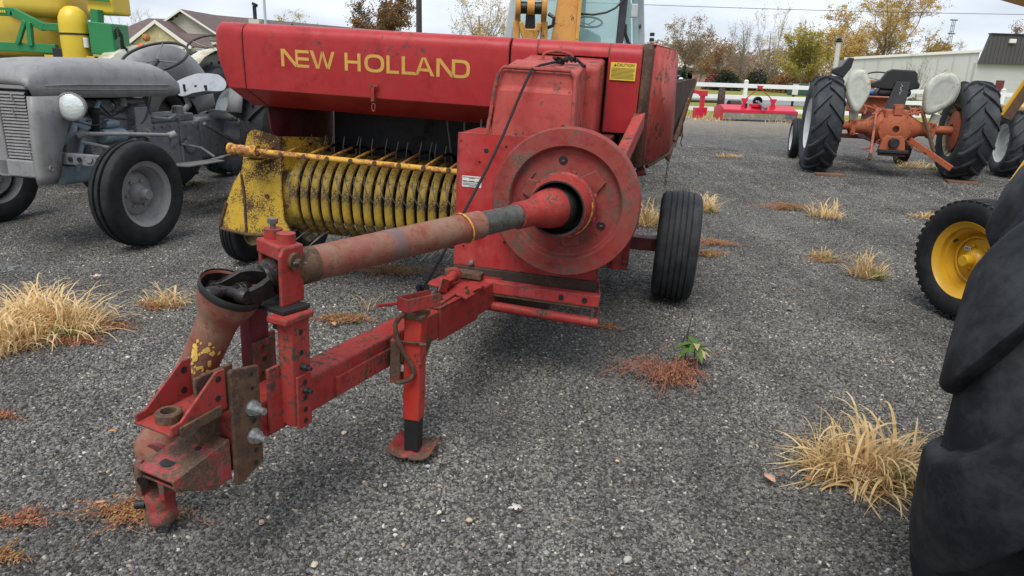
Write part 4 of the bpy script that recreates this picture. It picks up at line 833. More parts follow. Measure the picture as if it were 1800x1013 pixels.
# headlight
for s in (1, -1):
    hc = Vector((s * .405, -.36, 1.065)); hax = Vector((-s * .5, 1, 0))
    hl = MB().lathe([(.02, .13), (.055, .12), (.078, .085), (.088, .03), (.096, .0), (.102, -.008), (.102, -.02), (.090, -.024)], hc, hax, 32).build('headlight', M['grey'], gt, 40)
    MB().lathe([(.001, -.038), (.04, -.036), (.07, -.031), (.0895, -.020)], hc, hax, 32).build('lamp_lens', M['lens'], hl, 60)
    MB().beam(hc + Vector((-s * .02, .05, -.05)), hc + Vector((-s * .06, .05, -.09)), .03, .04).build('lamp_bracket', M['grey'], hl, 0, .004)
# engine and its fittings (the side that shows)
eng = MB().bb(-.15, .15, -.22, .62, .60, .98).build('engine_block', M['greydark'], gt, 0, .02, 2)
MB().bb(-.10, .13, -.15, .60, .98, 1.085).build('cylinder_head', M['greydark'], eng, 0, .012)
MB().bb(-.12, .12, -.26, .66, .44, .60).build('oil_sump', M['bluegrey'], eng, 0, .04, 3)
MB().bb(-.24, -.20, -.30, .9, .62, 1.1).build('far_side_panel', M['black'], eng, 0)
for k in range(4): MB().tube([(.05, -.05 + k * .17, 1.09), (.12, -.05 + k * .17, 1.10), (.20, -.03 + k * .15, 1.03), (.21, .2, .95)], .006, 5).build('ignition_lead', M['wire'], eng)
for k in range(4): MB().cyl((.11, -.05 + k * .17, 1.03), (.16, -.05 + k * .17, 1.045), .014, 8).build('spark_plug', M['decal'], eng, 30)
MB().tube([(.10, -.36, .80), (.16, -.335, .785), (.205, -.28, .80), (.225, -.22, .86), (.215, -.19, .93), (.16, -.19, 1.0)], .035, 14).build('radiator_hose', M['bluegrey'], eng)
MB().tube([(.20, -.20, .55), (.20, -.15, .70), (.19, -.08, .84), (.18, .0, .92), (.2, .10, 1.08)], .020, 10).build('coolant_pipe', M['bluegrey'], eng)
MB().cyl((.20, .08, .80), (.20, .30, .80), .058, 20).cyl((.20, .30, .80), (.20, .35, .80), .035, 14).build('starter_motor', M['bluegrey'], eng, 30, .006)
MB().cyl((.19, .12, .90), (.19, .26, .905), .042, 18).build('generator', M['bluegrey'], eng, 30, .006)
MB().cyl((.17, .05, .84), (.21, .03, .98), .035, 14).cyl((.21, .03, .98), (.22, .025, 1.02), .045, 14).build('distributor', M['black'], eng, 30, .004)
MB().lathe([(.001, .01), (.04, .01), (.046, 0), (.046, -.01)], (.215, -.10, .90), (.5, -.4, .8), 20).build('filler_cap', M['bluegrey'], eng, 40)
MB().bb(.10, .24, .42, .60, .80, 1.02).build('battery_box', M['greydark'], eng, 0, .008)
MB().cyl((.20, .34, 1.03), (.20, .34, 1.10), .03, 12).cyl((.16, .40, 1.06), (.16, .62, 1.06), .025, 12).build('carburettor', M['greydark'], eng, 30)
MB().bb(.14, .18, -.1, .25, .86, .96).build('manifold', M['bluegrey'], eng, 0, .015, 2)
random.seed(21)
for k, (a, b, sag) in enumerate([((.24, -.3, 1.0), (.22, .15, .93), .06), ((.2, -.05, .93), (.24, .40, .90), -.03), ((.2, .1, .98), (.22, .5, .95), .04), ((.22, .55, 1.1), (.2, .62, .9), .03), ((.24, .62, 1.10), (.20, .40, .88), .08), ((.20, .25, .80), (.20, .58, .78), .02)]):
    a = Vector(a); b = Vector(b); MB().tube([a.lerp(b, t) - Vector((-.03 * math.sin(PI * t), 0, sag * 4 * t * (1 - t))) for t in [i / 8 for i in range(9)]], .0055, 6).build('cable', M['wire'], eng)
MB().tube([(.22, .28, .82), (.25, .42, .80), (.26, .52, .76), (.25, .56, .80), (.22, .50, .86)], .008, 6).build('cable', plain('tan_cable', (.30, .26, .20), .6), eng)
# more fittings on the side of the engine
MB().cyl((.19, .40, .70), (.19, .40, .80), .04, 14).cyl((.19, .40, .80), (.19, .40, .83), .025, 12).build('oil_filter', M['bluegrey'], eng, 30, .005)
MB().cyl((.17, -.02, .70), (.24, -.02, .70), .055, 20).build('pulley', M['greydark'], eng, 30, .006)
MB().tube([(.16, .55, .62), (.21, .5, .68), (.22, .2, .66), (.20, -.1, .62)], .012, 8).build('fuel_pipe', M['grey'], eng)
MB().tube([(.15, .62, .95), (.22, .66, .92), (.24, .80, .90), (.20, .95, .93)], .014, 8).build('linkage', M['grey'], eng)
for k in range(5): MB().cyl((.152, -.12 + .15 * k, .92), (.166, -.12 + .15 * k, .92), .014, 6).build('bolt', M['grey'], eng, 30)
for k in range(6): MB().cyl((.172, .70 + .10 * k, .83), (.184, .70 + .10 * k, .83), .013, 6).build('bolt', M['grey'], eng, 30)
# front axle and steering
fa = MB().beam((-.98, -.30, .685), (.30, -.40, .685), .05, .085).beam((.30, -.40, .685), (.62, -.28, .665), .045, .085).build('front_axle', M['greydark'], gt, 0, .006)
for x in (.36, .42, .485, .55): MB().cyl((x, -.405 + (x - .3) * .37, .683), (x + .008, -.432 + (x - .3) * .37, .683), .016 if x != .485 else .026, 12).build('axle_hole', M['black'] if x != .485 else M['grey'], fa)
for s in (-1, 1): MB().cyl((s * .60 - (.32 if s < 0 else 0), -.26, .74), (s * .60 - (.32 if s < 0 else 0), -.16, .40), .032, 14).cyl((s * .60 - (.32 if s < 0 else 0), -.16, .41), (s * .75 - (.27 if s < 0 else 0), -.14 + (.2 if s < 0 else 0), .41), .03, 14).build('spindle', M['greydark'], gt, 30)
MB().tube([(.30, -.22, .85), (.40, .1, .83), (.47, .55, .79)], .017, 10).cyl((.29, -.24, .84), (.33, -.2, .86), .03, 12).cyl((.455, .53, .78), (.49, .58, .80), .032, 12).build('drag_link', M['grey'], gt)
MB().tube([(.30, -.22, .79), (.50, -.05, .72), (.56, .1, .70)], .014, 10).build('drag_link', M['grey'], gt)
MB().beam((.16, .2, .52), (.52, -.20, .45), .05, .03).build('radius_rod', M['greydark'], gt, 0, .004)
fw = []
for s in (1, -1): fw.append(wheel(gt, (.70 if s > 0 else -1.02, -.14 if s > 0 else .06, .41), .41, .20, .245, M['grey'], M['tyre'], s, 'rib', ribs=3, hub=M['grey'], hubr=.085, hubl=.115, dish=.05, bolts=6, boltr=.014, groove=.022, gw=.012, n=72))
# gearbox, rear axle
tr_ = MB().bb(-.17, .17, .62, 1.30, .46, .86).build('gearbox_housing', M['greydark'], gt, 0, .02, 2)
MB().bb(-.19, .19, 1.0, 1.03, .44, .90).build('housing_flange', M['greydark'], tr_, 0, .006); MB().bb(-.19, .19, .60, .63, .44, .88).build('housing_flange', M['greydark'], tr_, 0, .006)
MB().bb(-.16, .16, 1.30, 2.1, .48, .88).build('axle_centre', M['greydark'], gt, 0, .03, 2)
MB().bb(-.15, .15, .70, 1.25, .86, .93).cyl((.05, .8, .92), (.05, .78, 1.12), .02, 10).cyl((.10, 1.1, .92), (.10, 1.1, 1.0), .05, 14).build('gearbox_top', M['greydark'], tr_, 0, .012)
MB().cyl((.17, 1.12, .64), (.195, 1.12, .64), .075, 24).build('side_cover', M['greydark'], tr_, 30, .004)
for s in (-1, 1):
    MB().lathe([(.20, .12), (.19, .20), (.13, .30), (.085, .40), (.075, .70)], (0, 1.85, .71), (s, 0, 0), 24).build('axle_trumpet', M['greydark'], gt, 40)
    MB().extr([(s * .24, .72, .505), (s * .46, .74, .505), (s * .46, 1.24, .50), (s * .30, 1.26, .50)], (0, 0, -.014)).build('footplate', M['grey'], gt, 0, .004)
    MB().tube([(s * .18, 1.0, .66), (s * .30, 1.12, .62), (s * .42, 1.15, .54)], .012, 8).build('pedal', M['greydark'], gt)
    MB().tube([(s * .22, 1.15, .46), (s * .40, 1.3, .52), (s * .45, 1.9, .56)], .016, 8).build('lower_link', M['greydark'], gt)
    # rear fender: shell over the inside of the tyre
    prof = [Vector((s * x, 0, 0)) for x in (0,)]
    rr = []
    for k in range(15):
        q = R(18 + k * 10.5); cy, cz = math.cos(q), math.sin(q)
        ro_ = .83 - .10 * abs((k - 7) / 7) ** 2
        rr.append([Vector((s * .53, 1.85 - cy * .33, .74 + cz * .33)), Vector((s * .55, 1.85 - cy * ro_ * .80, .74 + cz * ro_ * .82)), Vector((s * .575, 1.85 - cy * ro_ * .95, .74 + cz * ro_ * .96)), Vector((s * .63, 1.85 - cy * ro_, .74 + cz * ro_)), Vector((s * .70, 1.85 - cy * ro_ * 1.0, .74 + cz * ro_ * .99)), Vector((s * .74, 1.85 - cy * ro_ * .975, .74 + cz * ro_ * .97))])
    MB().loft(rr, closed=False).build('fender', M['grey'], gt, 60, solid=.006)
    wheel(gt, (s * .80, 1.85, .70), .70, .30, .38, M['grey'], M['tyre'], s, 'lug', lugs=16, lug_h=.035, lug_w=.05, hubr=.10)
MB().beam((.30, 1.20, .84), (.24, 1.75, .60), .03, .03).build('lift_rod', M['greydark'], gt, 0, .003)
MB().cyl((.10, 1.55, .90), (.34, 1.65, .88), .05, 14).cyl((.28, 1.6, .95), (.45, 2.2, .70), .03, 12).build('lift_arm', M['greydark'], gt, 30)
# steering column, wheel, seat
MB().cyl((0, .75, 1.15), (0, 1.03, 1.40), .02, 10).build('steering_column', M['black'], gt)
steering_wheel(gt, (-.02, 1.02, 1.425), (.08, -.52, 1), .29, M['wire'], M['steel'], 3, .013, 1.1)
st = MB(); rings = []
for j in range(9):
    v = j / 8; y = 1.30 + .40 * v; hw = .34 * math.sqrt(max(.02, 1 - (max(0, v - .42) / .62) ** 2)) * (.72 + .28 * min(1, v / .35)) ; row = []
    for i in range(13):
        u = -1 + i / 6; x = u * hw; zz = 1.105 + .075 * (abs(u) ** 2.2) * (.4 + v) * (1 - .55 * v) + .36 * max(0, v - .40) ** 1.3 * (1 - .30 * u * u) - .02 * math.sin(PI * v) - (.035 * (1 - v) * (1 - abs(u) * 2) if abs(u) < .5 and v < .4 else 0)
        row.append(Vector((x, y, zz)))
    rings.append(row)
se = st.loft(rings, closed=False).build('seat', M['greylight'], gt, 60, solid=.008, sub=1)
for x, y in ((-.05, 1.58), (.06, 1.58), (-.12, 1.5), (.13, 1.5)): MB().cyl((x, y - .01, 1.10 + .11 * abs(x)), (x, y - .015, 1.165 + .11 * abs(x)), .012, 10).build('seat_hole', M['black'], se)
MB().tube([(0, 1.15, .93), (0, 1.28, .92), (0, 1.38, .99), (0, 1.35, 1.06), (0, 1.45, 1.07)], .03, 10).build('seat_spring', M['greydark'], gt)

# ================================================================ orange and cream tractor, seen from behind
M['orange'] = paint('rusty_orange_paint', (.40, .10, .042), rust=.32, fade=.8, rough=.6, fadecol=(.34, .12, .065), rustcol=(.09, .032, .02), spots=30, big=5, edge=.02)
M['cream'] = paint('chalky_cream_paint', (.52, .54, .48), rust=.16, fade=.6, rough=.45, fadecol=(.60, .60, .50), rustcol=(.22, .15, .05), spots=10, big=4, bump=.05, edge=.02)
M['whiterim'] = paint('white_rim_paint', (.66, .68, .66), rust=.12, fade=.4, rough=.45, spots=30)
M['creamrim'] = paint('yellowed_rim', (.38, .35, .20), rust=.35, fade=.5, rough=.6)
M['blue'] = plain('blue_paint', (.045, .15, .38), .45, var=.15)
M['vinyl'] = plain('black_seat_vinyl', (.016, .016, .018), .42, var=.2)
M['tyreold'] = rubber('weathered_lug_rubber', (.030, .033, .037), .55, 4)
ot = thing('farm_tractor', 'orange and cream vintage tractor seen from behind, with big lugged tyres and black seat', 'tractor', (5.864, 11.486, 0), (0, 0, R(-14)))
for s, rm in ((-1, M['whiterim']), (1, M['creamrim'])):
    wl = wheel(ot, (s * 1.03 + (.03 if s > 0 else 0), 0, .745), .745, .46, .385, rm, M['tyreold'], s if s < 0 else -1, 'lug', lugs=15, lug_h=.045, lug_w=.065, hub=M['orange'], hubr=.13, hubl=.06, dish=.05, lug_d=-1, n=64)
    MB().lathe([(.29, .0), (.30, .02), (.24, .035), (.10, .05), (.09, .0)], (s * .90, 0, .735), (-s, 0, 0), 28).build('hub_plate', M['orange'], wl, 40)
    # round-backed fender standing beside the tyre
    cx, cz = (-.60 if s < 0 else .56), 1.27; pts = []
    out = []
    for k in range(28):
        q = 2 * PI * k / 28; ux = .165 * math.cos(q) if s < 0 else .245 * math.cos(q); uz = .33 * math.sin(q)
        if uz < 0: ux *= (1 + .45 * uz / .33)
        out.append((ux, uz))
    tilt = -.08 if s < 0 else .42
    def rot2(u, v): return (u * math.cos(tilt) + v * math.sin(tilt), -u * math.sin(tilt) + v * math.cos(tilt))
    rings = []
    for sc, dy in ((1.0, .14), (1.0, .03), (.985, .0), (.95, -.018), (.86, -.026), (.68, -.030), (.62, -.024), (.5, -.022)):
        rings.append([Vector((cx + rot2(u * sc, v * sc)[0], -.18 + dy + .30 * u * sc * s, cz + rot2(u * sc, v * sc)[1])) for u, v in out])
    fe = MB().loft(rings).build('fender', M['cream'], ot, 50)
    MB().tube(rings[2] + [rings[2][0]], .008, 6, False).build('fender_lip', M['cream'], fe)
    MB().extr([(s * .52, -.10, .98), (s * .66, -.10, .96), (s * .60, -.04, .74), (s * .50, -.04, .74)], (0, .05, 0)).build('fender_bracket', M['cream'], fe, 0, .008)
MB().lathe([(.10, -.62), (.11, -.40), (.145, -.34), (.21, -.24), (.235, -.20), (.235, .20), (.21, .24), (.145, .34), (.11, .40), (.10, .62)], (0, -.02, .735), (1, 0, 0), 28).build('rear_axle', M['orange'], ot, 40)
for s in (-1, 1):
    MB().cyl((s * .55, -.02, .735), (s * .95, -.02, .735), .065, 18).build('axle_shaft', M['orange'], ot, 40)
    MB().bb(s * .53, s * .60, -.14, .10, .60, .84).build('axle_clamp', M['orange'], ot, 0, .008)
    for z in (.63, .81): MB().cyl((s * .565, -.13, z), (s * .565, -.16, z), .016, 6).build('bolt', M['rust'], ot, 30)
dif = MB().lathe([(.225, .0), (.225, -.22), (.235, -.225), (.235, -.255), (.18, -.27), (.10, -.30), (.05, -.30)], (0, -.02, .735), (0, 1, 0), 32).build('differential', M['orange'], ot, 40)
for k in range(14):
    q = 2 * PI * k / 14; MB().cyl((.222 * math.cos(q), -.27, .735 + .222 * math.sin(q)), (.222 * math.cos(q), -.285, .735 + .222 * math.sin(q)), .011, 6).build('bolt', M['orange'], dif, 30)
MB().bb(-.17, .17, -.24, .5, .90, 1.02).build('hydraulic_cover', M['orange'], ot, 0, .02, 2)
MB().extr([(-.20, -.32, .36), (.20, -.32, .36), (.16, -.32, .58), (.10, -.32, .64), (-.10, -.32, .64), (-.16, -.32, .58)], (0, .12, 0)).build('pto_housing', M['orange'], ot, 0, .02, 2)
MB().cyl((0, -.30, .53), (0, -.40, .53), .075, 20).build('pto_cap', M['black'], ot, 30, .01)
MB().beam((-.20, -.36, .40), (.22, -.36, .40), .10, .05).build('drawbar_hanger', M['black'], ot, 0, .008)
for z in (.30,): MB().bb(-.19, .19, -.36, -.30, .33, .36).build('hanger_plate', M['rust'], ot, 0)
MB().beam((-.27, -.10, 1.0), (-.32, -.46, .34), .038, .05).build('lift_rod', M['orange'], ot, 0, .006)
MB().cyl((-.32, -.46, .36), (-.33, -.50, .27), .028, 12).build('ball_end', M['rust'], ot, 30)
MB().beam((.25, -.20, .58), (.78, -.62, .22), .04, .085).build('lower_link', M['orange'], ot, 0, .008)
MB().beam((.38, -.12, .98), (.56, -.42, .43), .04, .045).build('lift_rod', M['rust'], ot, 0, .006)
for s in (-1, 1):
    m = MB(); a = Vector((s * .20, -.30, .56)); b = Vector((s * .45, -.40, .42))
    for k in range(11):
        c = a.lerp(b, k / 10) - Vector((0, 0, .05 * math.sin(PI * k / 10))); d = (b - a).normalized(); n2 = d.cross(Vector((0, 1, 0))).normalized() if k % 2 else Vector((0, 1, 0))
        m.tube([c + d * .020 * math.cos(q) + n2 * .012 * math.sin(q) for q in [2 * PI * i / 8 for i in range(9)]], .006, 5, False)
    m.build('check_chain', M['orange'], ot)
MB().bb(-.06, .06, -.30, -.16, .94, 1.07).bb(-.075, .075, -.28, -.20, 1.06, 1.10).build('top_link_bracket', M['orange'], ot, 0, .008)
for k in range(6): MB().tube([(random.uniform(.15, .45), -.15, .95), (random.uniform(.2, .5), -.12, 1.02), (random.uniform(.2, .5), .0, 1.05)], .018, 6).build('hydraulic_fitting', M['orange'], ot)
for k in range(4): MB().tube([(-random.uniform(.15, .45), -.15, .93), (-random.uniform(.2, .5), -.12, 1.0), (-random.uniform(.2, .45), .1, 1.05)], .018, 6).build('hydraulic_fitting', M['orange'], ot)
MB().bb(-.17, .17, .2, 1.5, .46, .95).build('gearbox_housing', M['maroon'], ot, 0, .03)
MB().bb(-.34, .24, 1.12, 2.1, .88, 1.17).build('bonnet', M['orange'], ot, 0, .03, 3)
MB().cyl((-.46, 1.04, 1.24), (.30, 1.04, 1.24), .055, 16).build('fuel_tank_band', M['blue'], ot, 40)
MB().bb(-.38, -.08, 1.2, 1.4, 1.22, 1.44).build('instrument_panel', M['orange'], ot, 0, .02, 2)
steering_wheel(ot, (-.14, .62, 1.47), (0, -.45, 1), .24, M['wire'], M['steel'], 3, .012)
# seat on its upright strap
m = MB(); bk = [(-.37, 1.33), (-.37, 1.40), (-.24, 1.46), (-.17, 1.58), (-.10, 1.615), (.22, 1.605), (.27, 1.56), (.29, 1.44), (.33, 1.41), (.33, 1.34), (.18, 1.30), (-.16, 1.31)]
sb = m.extr([Vector((x, .12, z)) for x, z in bk], (0, .09, 0)).build('seat_back', M['vinyl'], ot, 0, .02, 3)
MB().bb(-.25, .24, .14, .5, 1.20, 1.32).build('seat_cushion', M['vinyl'], ot, 0, .05, 4)
m = MB(); m.extr([Vector((-.02, .09, 1.43)), Vector((.18, .09, 1.43)), Vector((.14, .0, 1.02)), Vector((-.16, .0, .96))], (0, .03, 0)); m.build('seat_strap', M['vinyl'], ot, 0, .004)
random.seed(4); m = MB()
for k in range(7): z = 1.24 + k * .023; m.tube([(.05 + random.uniform(-.012, .012), .086 - (1.43 - z) * .19 - .004, z), (.065 + random.uniform(-.015, .015), .084 - (1.43 - z) * .19 - .004, z + .014), (.05 + random.uniform(-.01, .02), .083 - (1.43 - z) * .19 - .004, z + .02)], .0035, 5)
m.build('chalk_marks', M['decal'], ot)
MB().extr([(-.92, .5, 1.586), (-.77, .5, 1.654), (-.685, .5, 1.782), (-.606, .5, 1.772), (-.626, .5, 1.625), (-.724, .5, 1.458), (-.91, .5, 1.527)], (0, .16, 0)).build('rear_lamp_shell', M['vinyl'], ot, 0, .015, 2)
MB().cyl((-.74, .55, 1.48), (-.66, .55, 1.1), .02, 10).build('lamp_stem', M['steel'], ot)
for x_ in (-1.16, .68): wheel(ot, (x_, 1.85, .36), .36, .17, .22, M['whiterim'], M['tyre'], -1, 'rib', ribs=3, hub=M['rust'], hubr=.06)
MB().beam((-1.1, 1.85, .45), (.62, 1.85, .45), .07, .08).build('front_axle', M['maroon'], ot, 0, .008)
m1 = MB().box((0, 0, .018), (.42, .16, .036)).build('wood_plank', plain('weathered_board', (.16, .085, .05), .85, var=.3, scale=8), None, 0, .004)
m1.location = (4.86, 11.12, .0); m1.rotation_euler = (0, 0, R(-4)); tag(m1, 'short brown board under the left rear tyre of the orange tractor', 'board')
m2 = m1.copy(); COL.objects.link(m2); m2.location = (6.72, 10.78, .0); m2.rotation_euler = (0, 0, R(-12)); m2['label'] = 'short brown board under the right rear tyre of the orange tractor'

# ================================================================ yellow machine at the right edge, tyre close to the camera
M['loader'] = plain('glossy_yellow_paint', (.60, .33, .02), .32, var=.08, scale=3)
ym = thing('yellow_tractor', 'yellow tractor cut off by the right edge, huge black lugged rear tyre nearest the camera', 'tractor', (1.80, 1.98, 0), (0, 0, R(-17)))
ym.location = (1.475, 1.69, 0); ym.rotation_euler = (0, 0, R(-38)); ymM = (Matrix.Translation((1.475, 1.69, 0)) @ Matrix.Rotation(R(-38), 4, 'Z')).inverted()
# near rear wheel with deep bars (> tyre)
def near_tyre():
    m = MB(); Rr, wd = .60, .46; h = wd / 2; base = Rr - .062; n = 120
    prof = [(.30, -h * .66), (.33, -h * .84), (.38, -h * .93), (.43, -h * .92), (.475, -h * .82), (.512, -h * .62), (base - .010, -h * .35), (base, 0), (base - .010, h * .35), (.512, h * .62), (.475, h * .82), (.43, h * .92), (.38, h * .93), (.33, h * .84), (.30, h * .66)]
    c = Vector((0, 0, Rr)); m.lathe(prof, c, (1, 0, 0), n)
    def sp(q, x, r): return c + Vector((x, math.sin(q) * r * -1, math.cos(q) * r))
    nl = 7
    # crown line of a bar: (share of half width, radius of its top)
    line = [(-.10, .604), (.10, .604), (.30, .600), (.50, .590), (.68, .573), (.82, .549), (.93, .515), (1.01, .472), (1.05, .43), (1.02, .395)]
    for k in range(nl):
        for sd in (-1, 1):
            q0 = 2 * PI * (k + (.5 if sd > 0 else 0)) / nl + .13; rings = []
            for i, (x, rtp) in enumerate(line):
                xx = sd * x * h; q = q0 - .50 * max(0, 1 - x); hw = .20 + .12 * min(1, max(0, x)) - (.06 if i == len(line) - 1 else 0)
                inx = xx * (.90 if x > .6 else 1); rb = rtp - (.075 if x < .9 else .05)
                pr = []
                for f, u in ((-1, 0), (-.97, .5), (-.93, .84), (-.88, .955), (-.78, .995), (-.4, 1), (0, 1.01), (.4, 1), (.78, .995), (.88, .955), (.93, .84), (.97, .5), (1, 0)): pr.append(sp(q + f * hw, inx + (xx - inx) * u, rb + (rtp - rb) * u))
                rings.append(pr)
            m.loft(rings)
    return m
rim_ = MB().lathe([(.05, .03), (.2, .03), (.24, .06), (.28, .09), (.300, .125), (.295, .10), (.28, 0), (.295, -.10), (.300, -.125), (.28, -.09), (.24, -.02), (.05, -.02)], (0, 0, .60), (-1, 0, 0), 48).build('wheel', M['loader'], ym, 40)
near_tyre().build('tyre', M['tyrenear'], rim_, 50)
rim_.scale = (1.12, 1.12, 1.12)
r2 = MB().lathe([(.05, .03), (.2, .03), (.24, .06), (.28, .09), (.300, .125), (.295, .10), (.28, 0), (.295, -.10), (.300, -.125), (.28, -.09), (.24, -.02), (.05, -.02)], (1.55, 0, .60), (1, 0, 0), 48).build('wheel', M['loader'], ym, 40)
t2 = bpy.data.objects.new('tyre', [o for o in bpy.data.objects if o.name.startswith('tyre') and o.parent == rim_][0].data); COL.objects.link(t2); t2.parent = r2; t2.location = (1.55, 0, 0); r2.scale = (1.12, 1.12, 1.12)
MB().cyl((0, 0, .672), (1.6, 0, .672), .09, 18).build('rear_axle', M['loader'], ym, 40)
MB().bb(.35, 1.2, -.4, 3.3, .62, 1.05).build('chassis', M['loader'], ym, 0, .06, 4)
MB().bb(.40, 1.15, 1.5, 3.4, 1.05, 1.35).build('bonnet', M['loader'], ym, 0, .05, 3)
# front wheel steered to the left
fax = (ymM.to_3x3() @ Vector((-.97, -.26, 0))).normalized(); fc_ = ymM @ Vector((2.915, 4.36, .385))
fwv = wheel(ym, fc_, .385, .235, .235, M['loader'], M['tyre'], 1, 'rib', ribs=6, hub=M['loader'], hubr=.075, hubl=.12, dish=.055, bolts=6, boltr=.011, ax=fax)
sa = fax.orthogonal().normalized(); sb_ = fax.cross(sa)
MB().lathe([(.14, .002), (.145, .006), (.15, .006), (.152, .0)], fc_ + fax * .0, fax, 40).build('disc_ring', M['loader'], fwv, 40)
zup = Vector((0, 0, 1)); hor = zup.cross(fax).normalized()
p = fc_ + fax * -.010 - hor * .085 + zup * .055
MB().box(p + fax * .0015, (.002, .045, .026), Matrix((fax, hor, zup)).transposed()).build('rim_sticker', M['decal'], fwv)
for k in range(3): MB().box(p + fax * .003 + hor * (-.013 + .013 * k), (.001, .006, .013), Matrix((fax, hor, zup)).transposed()).build('sticker_print', M['ink'], fwv)
MB().cyl(fc_ - hor * .16 + zup * .10 + fax * .0, fc_ - hor * .14 + zup * .09 + fax * .05, .008, 8).build('valve', M['wire'], fwv)
# tread blocks on the shoulders of the front tyre
m = MB()
for k in range(44):
    q = 2 * PI * k / 44
    for sd in (-1, 1):
        rad = sa * math.cos(q) + sb_ * math.sin(q); tan = -sa * math.sin(q) + sb_ * math.cos(q)
        m.box(fc_ + rad * .367 + fax * sd * .080, (.022, .030, .055), Matrix((rad, tan, fax)).transposed())
tb_ = m.build('tread_blocks', M['tyre'], fwv, 0); tb_['kind'] = 'stuff'
MB().beam(fc_ - fax * .1 + Vector((0, .05, .015)), (1.5, 3.0, .40), .12, .10).build('front_axle', M['loader'], ym, 0, .01)
wheel(ym, (1.60, 3.02, .385), .385, .235, .235, M['loader'], M['tyre'], 1, 'rib', ribs=6, hub=M['loader'])
MB().beam(ymM @ Vector((1.6, 3.2, 1.93)), ymM @ Vector((2.9, 3.2, 1.64)), .10, .10).build('loader_boom', M['loader'], ym, 0, .01)
MB().beam((.9, 2.0, 1.0), ymM @ Vector((2.85, 3.2, 1.66)), .12, .12).build('loader_post', M['loader'], ym, 0, .01)
MB().extr([ymM @ Vector((2.20, 3.2, 1.03)), ymM @ Vector((2.6, 3.2, 1.0)), ymM @ Vector((2.6, 3.2, 1.22)), ymM @ Vector((2.25, 3.2, 1.14))], (.0, .08, 0)).build('side_plate', M['loader'], ym, 0, .008)

# ================================================================ machine behind it at the right edge
lo = thing('parked_loader', 'loader cut off by the right edge behind the orange tractor, brown lift arm', 'loader', (8.35, 11.75, 0), (0, 0, R(-14)))
wheel(lo, (-.32, 0, .53), .53, .36, .30, M['whiterim'], M['tyreold'], -1, 'lug', lugs=14, lug_h=.04, lug_w=.06, lug_d=-1)
wheel(lo, (1.4, 0, .53), .53, .36, .30, M['whiterim'], M['tyreold'], 1, 'lug', lugs=14, lug_h=.04, lug_w=.06)
MB().cyl((-.3, 0, .53), (1.4, 0, .53), .07, 14).build('axle', M['black'], lo, 40)
MB().bb(.1, 1.0, -.3, 2.2, .5, 1.1).build('chassis', M['loader'], lo, 0, .03, 2)
for x in (.0, 1.3): wheel(lo, (x - .1, 2.0, .38), .38, .22, .22, M['whiterim'], M['tyre'], -1, 'rib', ribs=3)
MB().beam((-.60, -.30, .92), (-.10, -.30, 2.15), .12, .17, (0, 1, 0)).build('lift_arm', M['rust'], lo, 0, .01)
MB().beam((-.66, -.28, .98), (-.18, -.28, 2.18), .05, .05, (0, 1, 0)).build('arm_flange', M['loader'], lo, 0, .006)
MB().beam((-.12, -.28, 2.1), (.5, .3, .9), .12, .14).build('mast', M['rust'], lo, 0, .01)

# ================================================================ green and yellow sprayer
M['sgreen'] = plain('green_machine_paint', (.022, .20, .065), .38, var=.12, scale=4)
M['syellow'] = plain('yellow_tank_plastic', (.66, .47, .03), .4, var=.06, scale=3)
M['screamy'] = plain('cream_tank_plastic', (.66, .46, .06), .45, var=.08, scale=3)
sp_ = thing('crop_sprayer', 'green and yellow crop sprayer with plastic tanks towering behind the grey tractor', 'sprayer', (-5.9, 9.5, 0))
def S3(x, y, z): return Vector((x + 5.9, y - 9.5, z))
sup = lambda c, dx, dy, dz, e, n=20: [[c + Vector((dx * math.copysign(abs(math.cos(u)) ** e, math.cos(u)) * rr, dy * math.copysign(abs(math.sin(u)) ** e, math.sin(u)) * rr, zz)) for u in [2 * PI * k / n for k in range(n)]] for rr, zz in [(.02, -dz), (.55, -dz), (.85, -dz * .93), (.97, -dz * .75), (1, -dz * .45), (1, dz * .45), (.97, dz * .75), (.85, dz * .93), (.55, dz), (.02, dz)]]
MB().loft(sup(S3(-6.55, 10.2, 1.72), .50, .5, .42, .5)).build('main_tank', M['screamy'], sp_, 60)
MB().loft(sup(S3(-6.25, 10.05, 2.12), .42, .45, .27, .45)).build('upper_tank', M['screamy'], sp_, 60)
vt = MB().lathe([(.001, .68), (.07, .67), (.13, .62), (.165, .54), (.172, .45), (.172, .0), (.001, 0)], S3(-5.675, 9.55, 1.32), (0, 0, 1), 28).build('rinse_tank', M['syellow'], sp_, 40)
MB().lathe([(.174, .330), (.178, .332), (.178, .352), (.174, .354)], S3(-5.675, 9.55, 1.32), (0, 0, 1), 28).build('tank_band', M['wire'], vt)
def fb(name, a, b, w_=.06, h_=.08, mm='sgreen'): return MB().beam(S3(*a), S3(*b), w_, h_).build(name, M[mm], sp_, 0, .006)
fb('frame_rail', (-7.4, 9.5, 1.49), (-5.90, 9.5, 1.475), .08, .11)
fb('frame_rail', (-7.2, 9.5, 1.90), (-6.38, 9.5, 1.90), .07, .10); fb('frame_rail', (-6.40, 9.5, 1.91), (-6.02, 9.5, 1.73), .07, .10); fb('frame_rail', (-6.04, 9.5, 1.74), (-5.78, 9.55, 1.735), .07, .09)
fb('frame_post', (-6.42, 9.46, 1.50), (-6.42, 9.46, 1.88), .07, .06); fb('frame_post', (-6.20, 9.46, 1.50), (-6.18, 9.46, 1.78), .06, .06); fb('frame_brace', (-6.36, 9.45, 1.52), (-6.22, 9.45, 1.80), .05, .05)
fb('frame_post', (-5.98, 9.52, 1.48), (-5.98, 9.52, 1.72), .08, .06)
MB().bb(.10, .20, .0, .4, 1.40, 1.75).build('pump_box', M['black'], sp_, 0, .01)
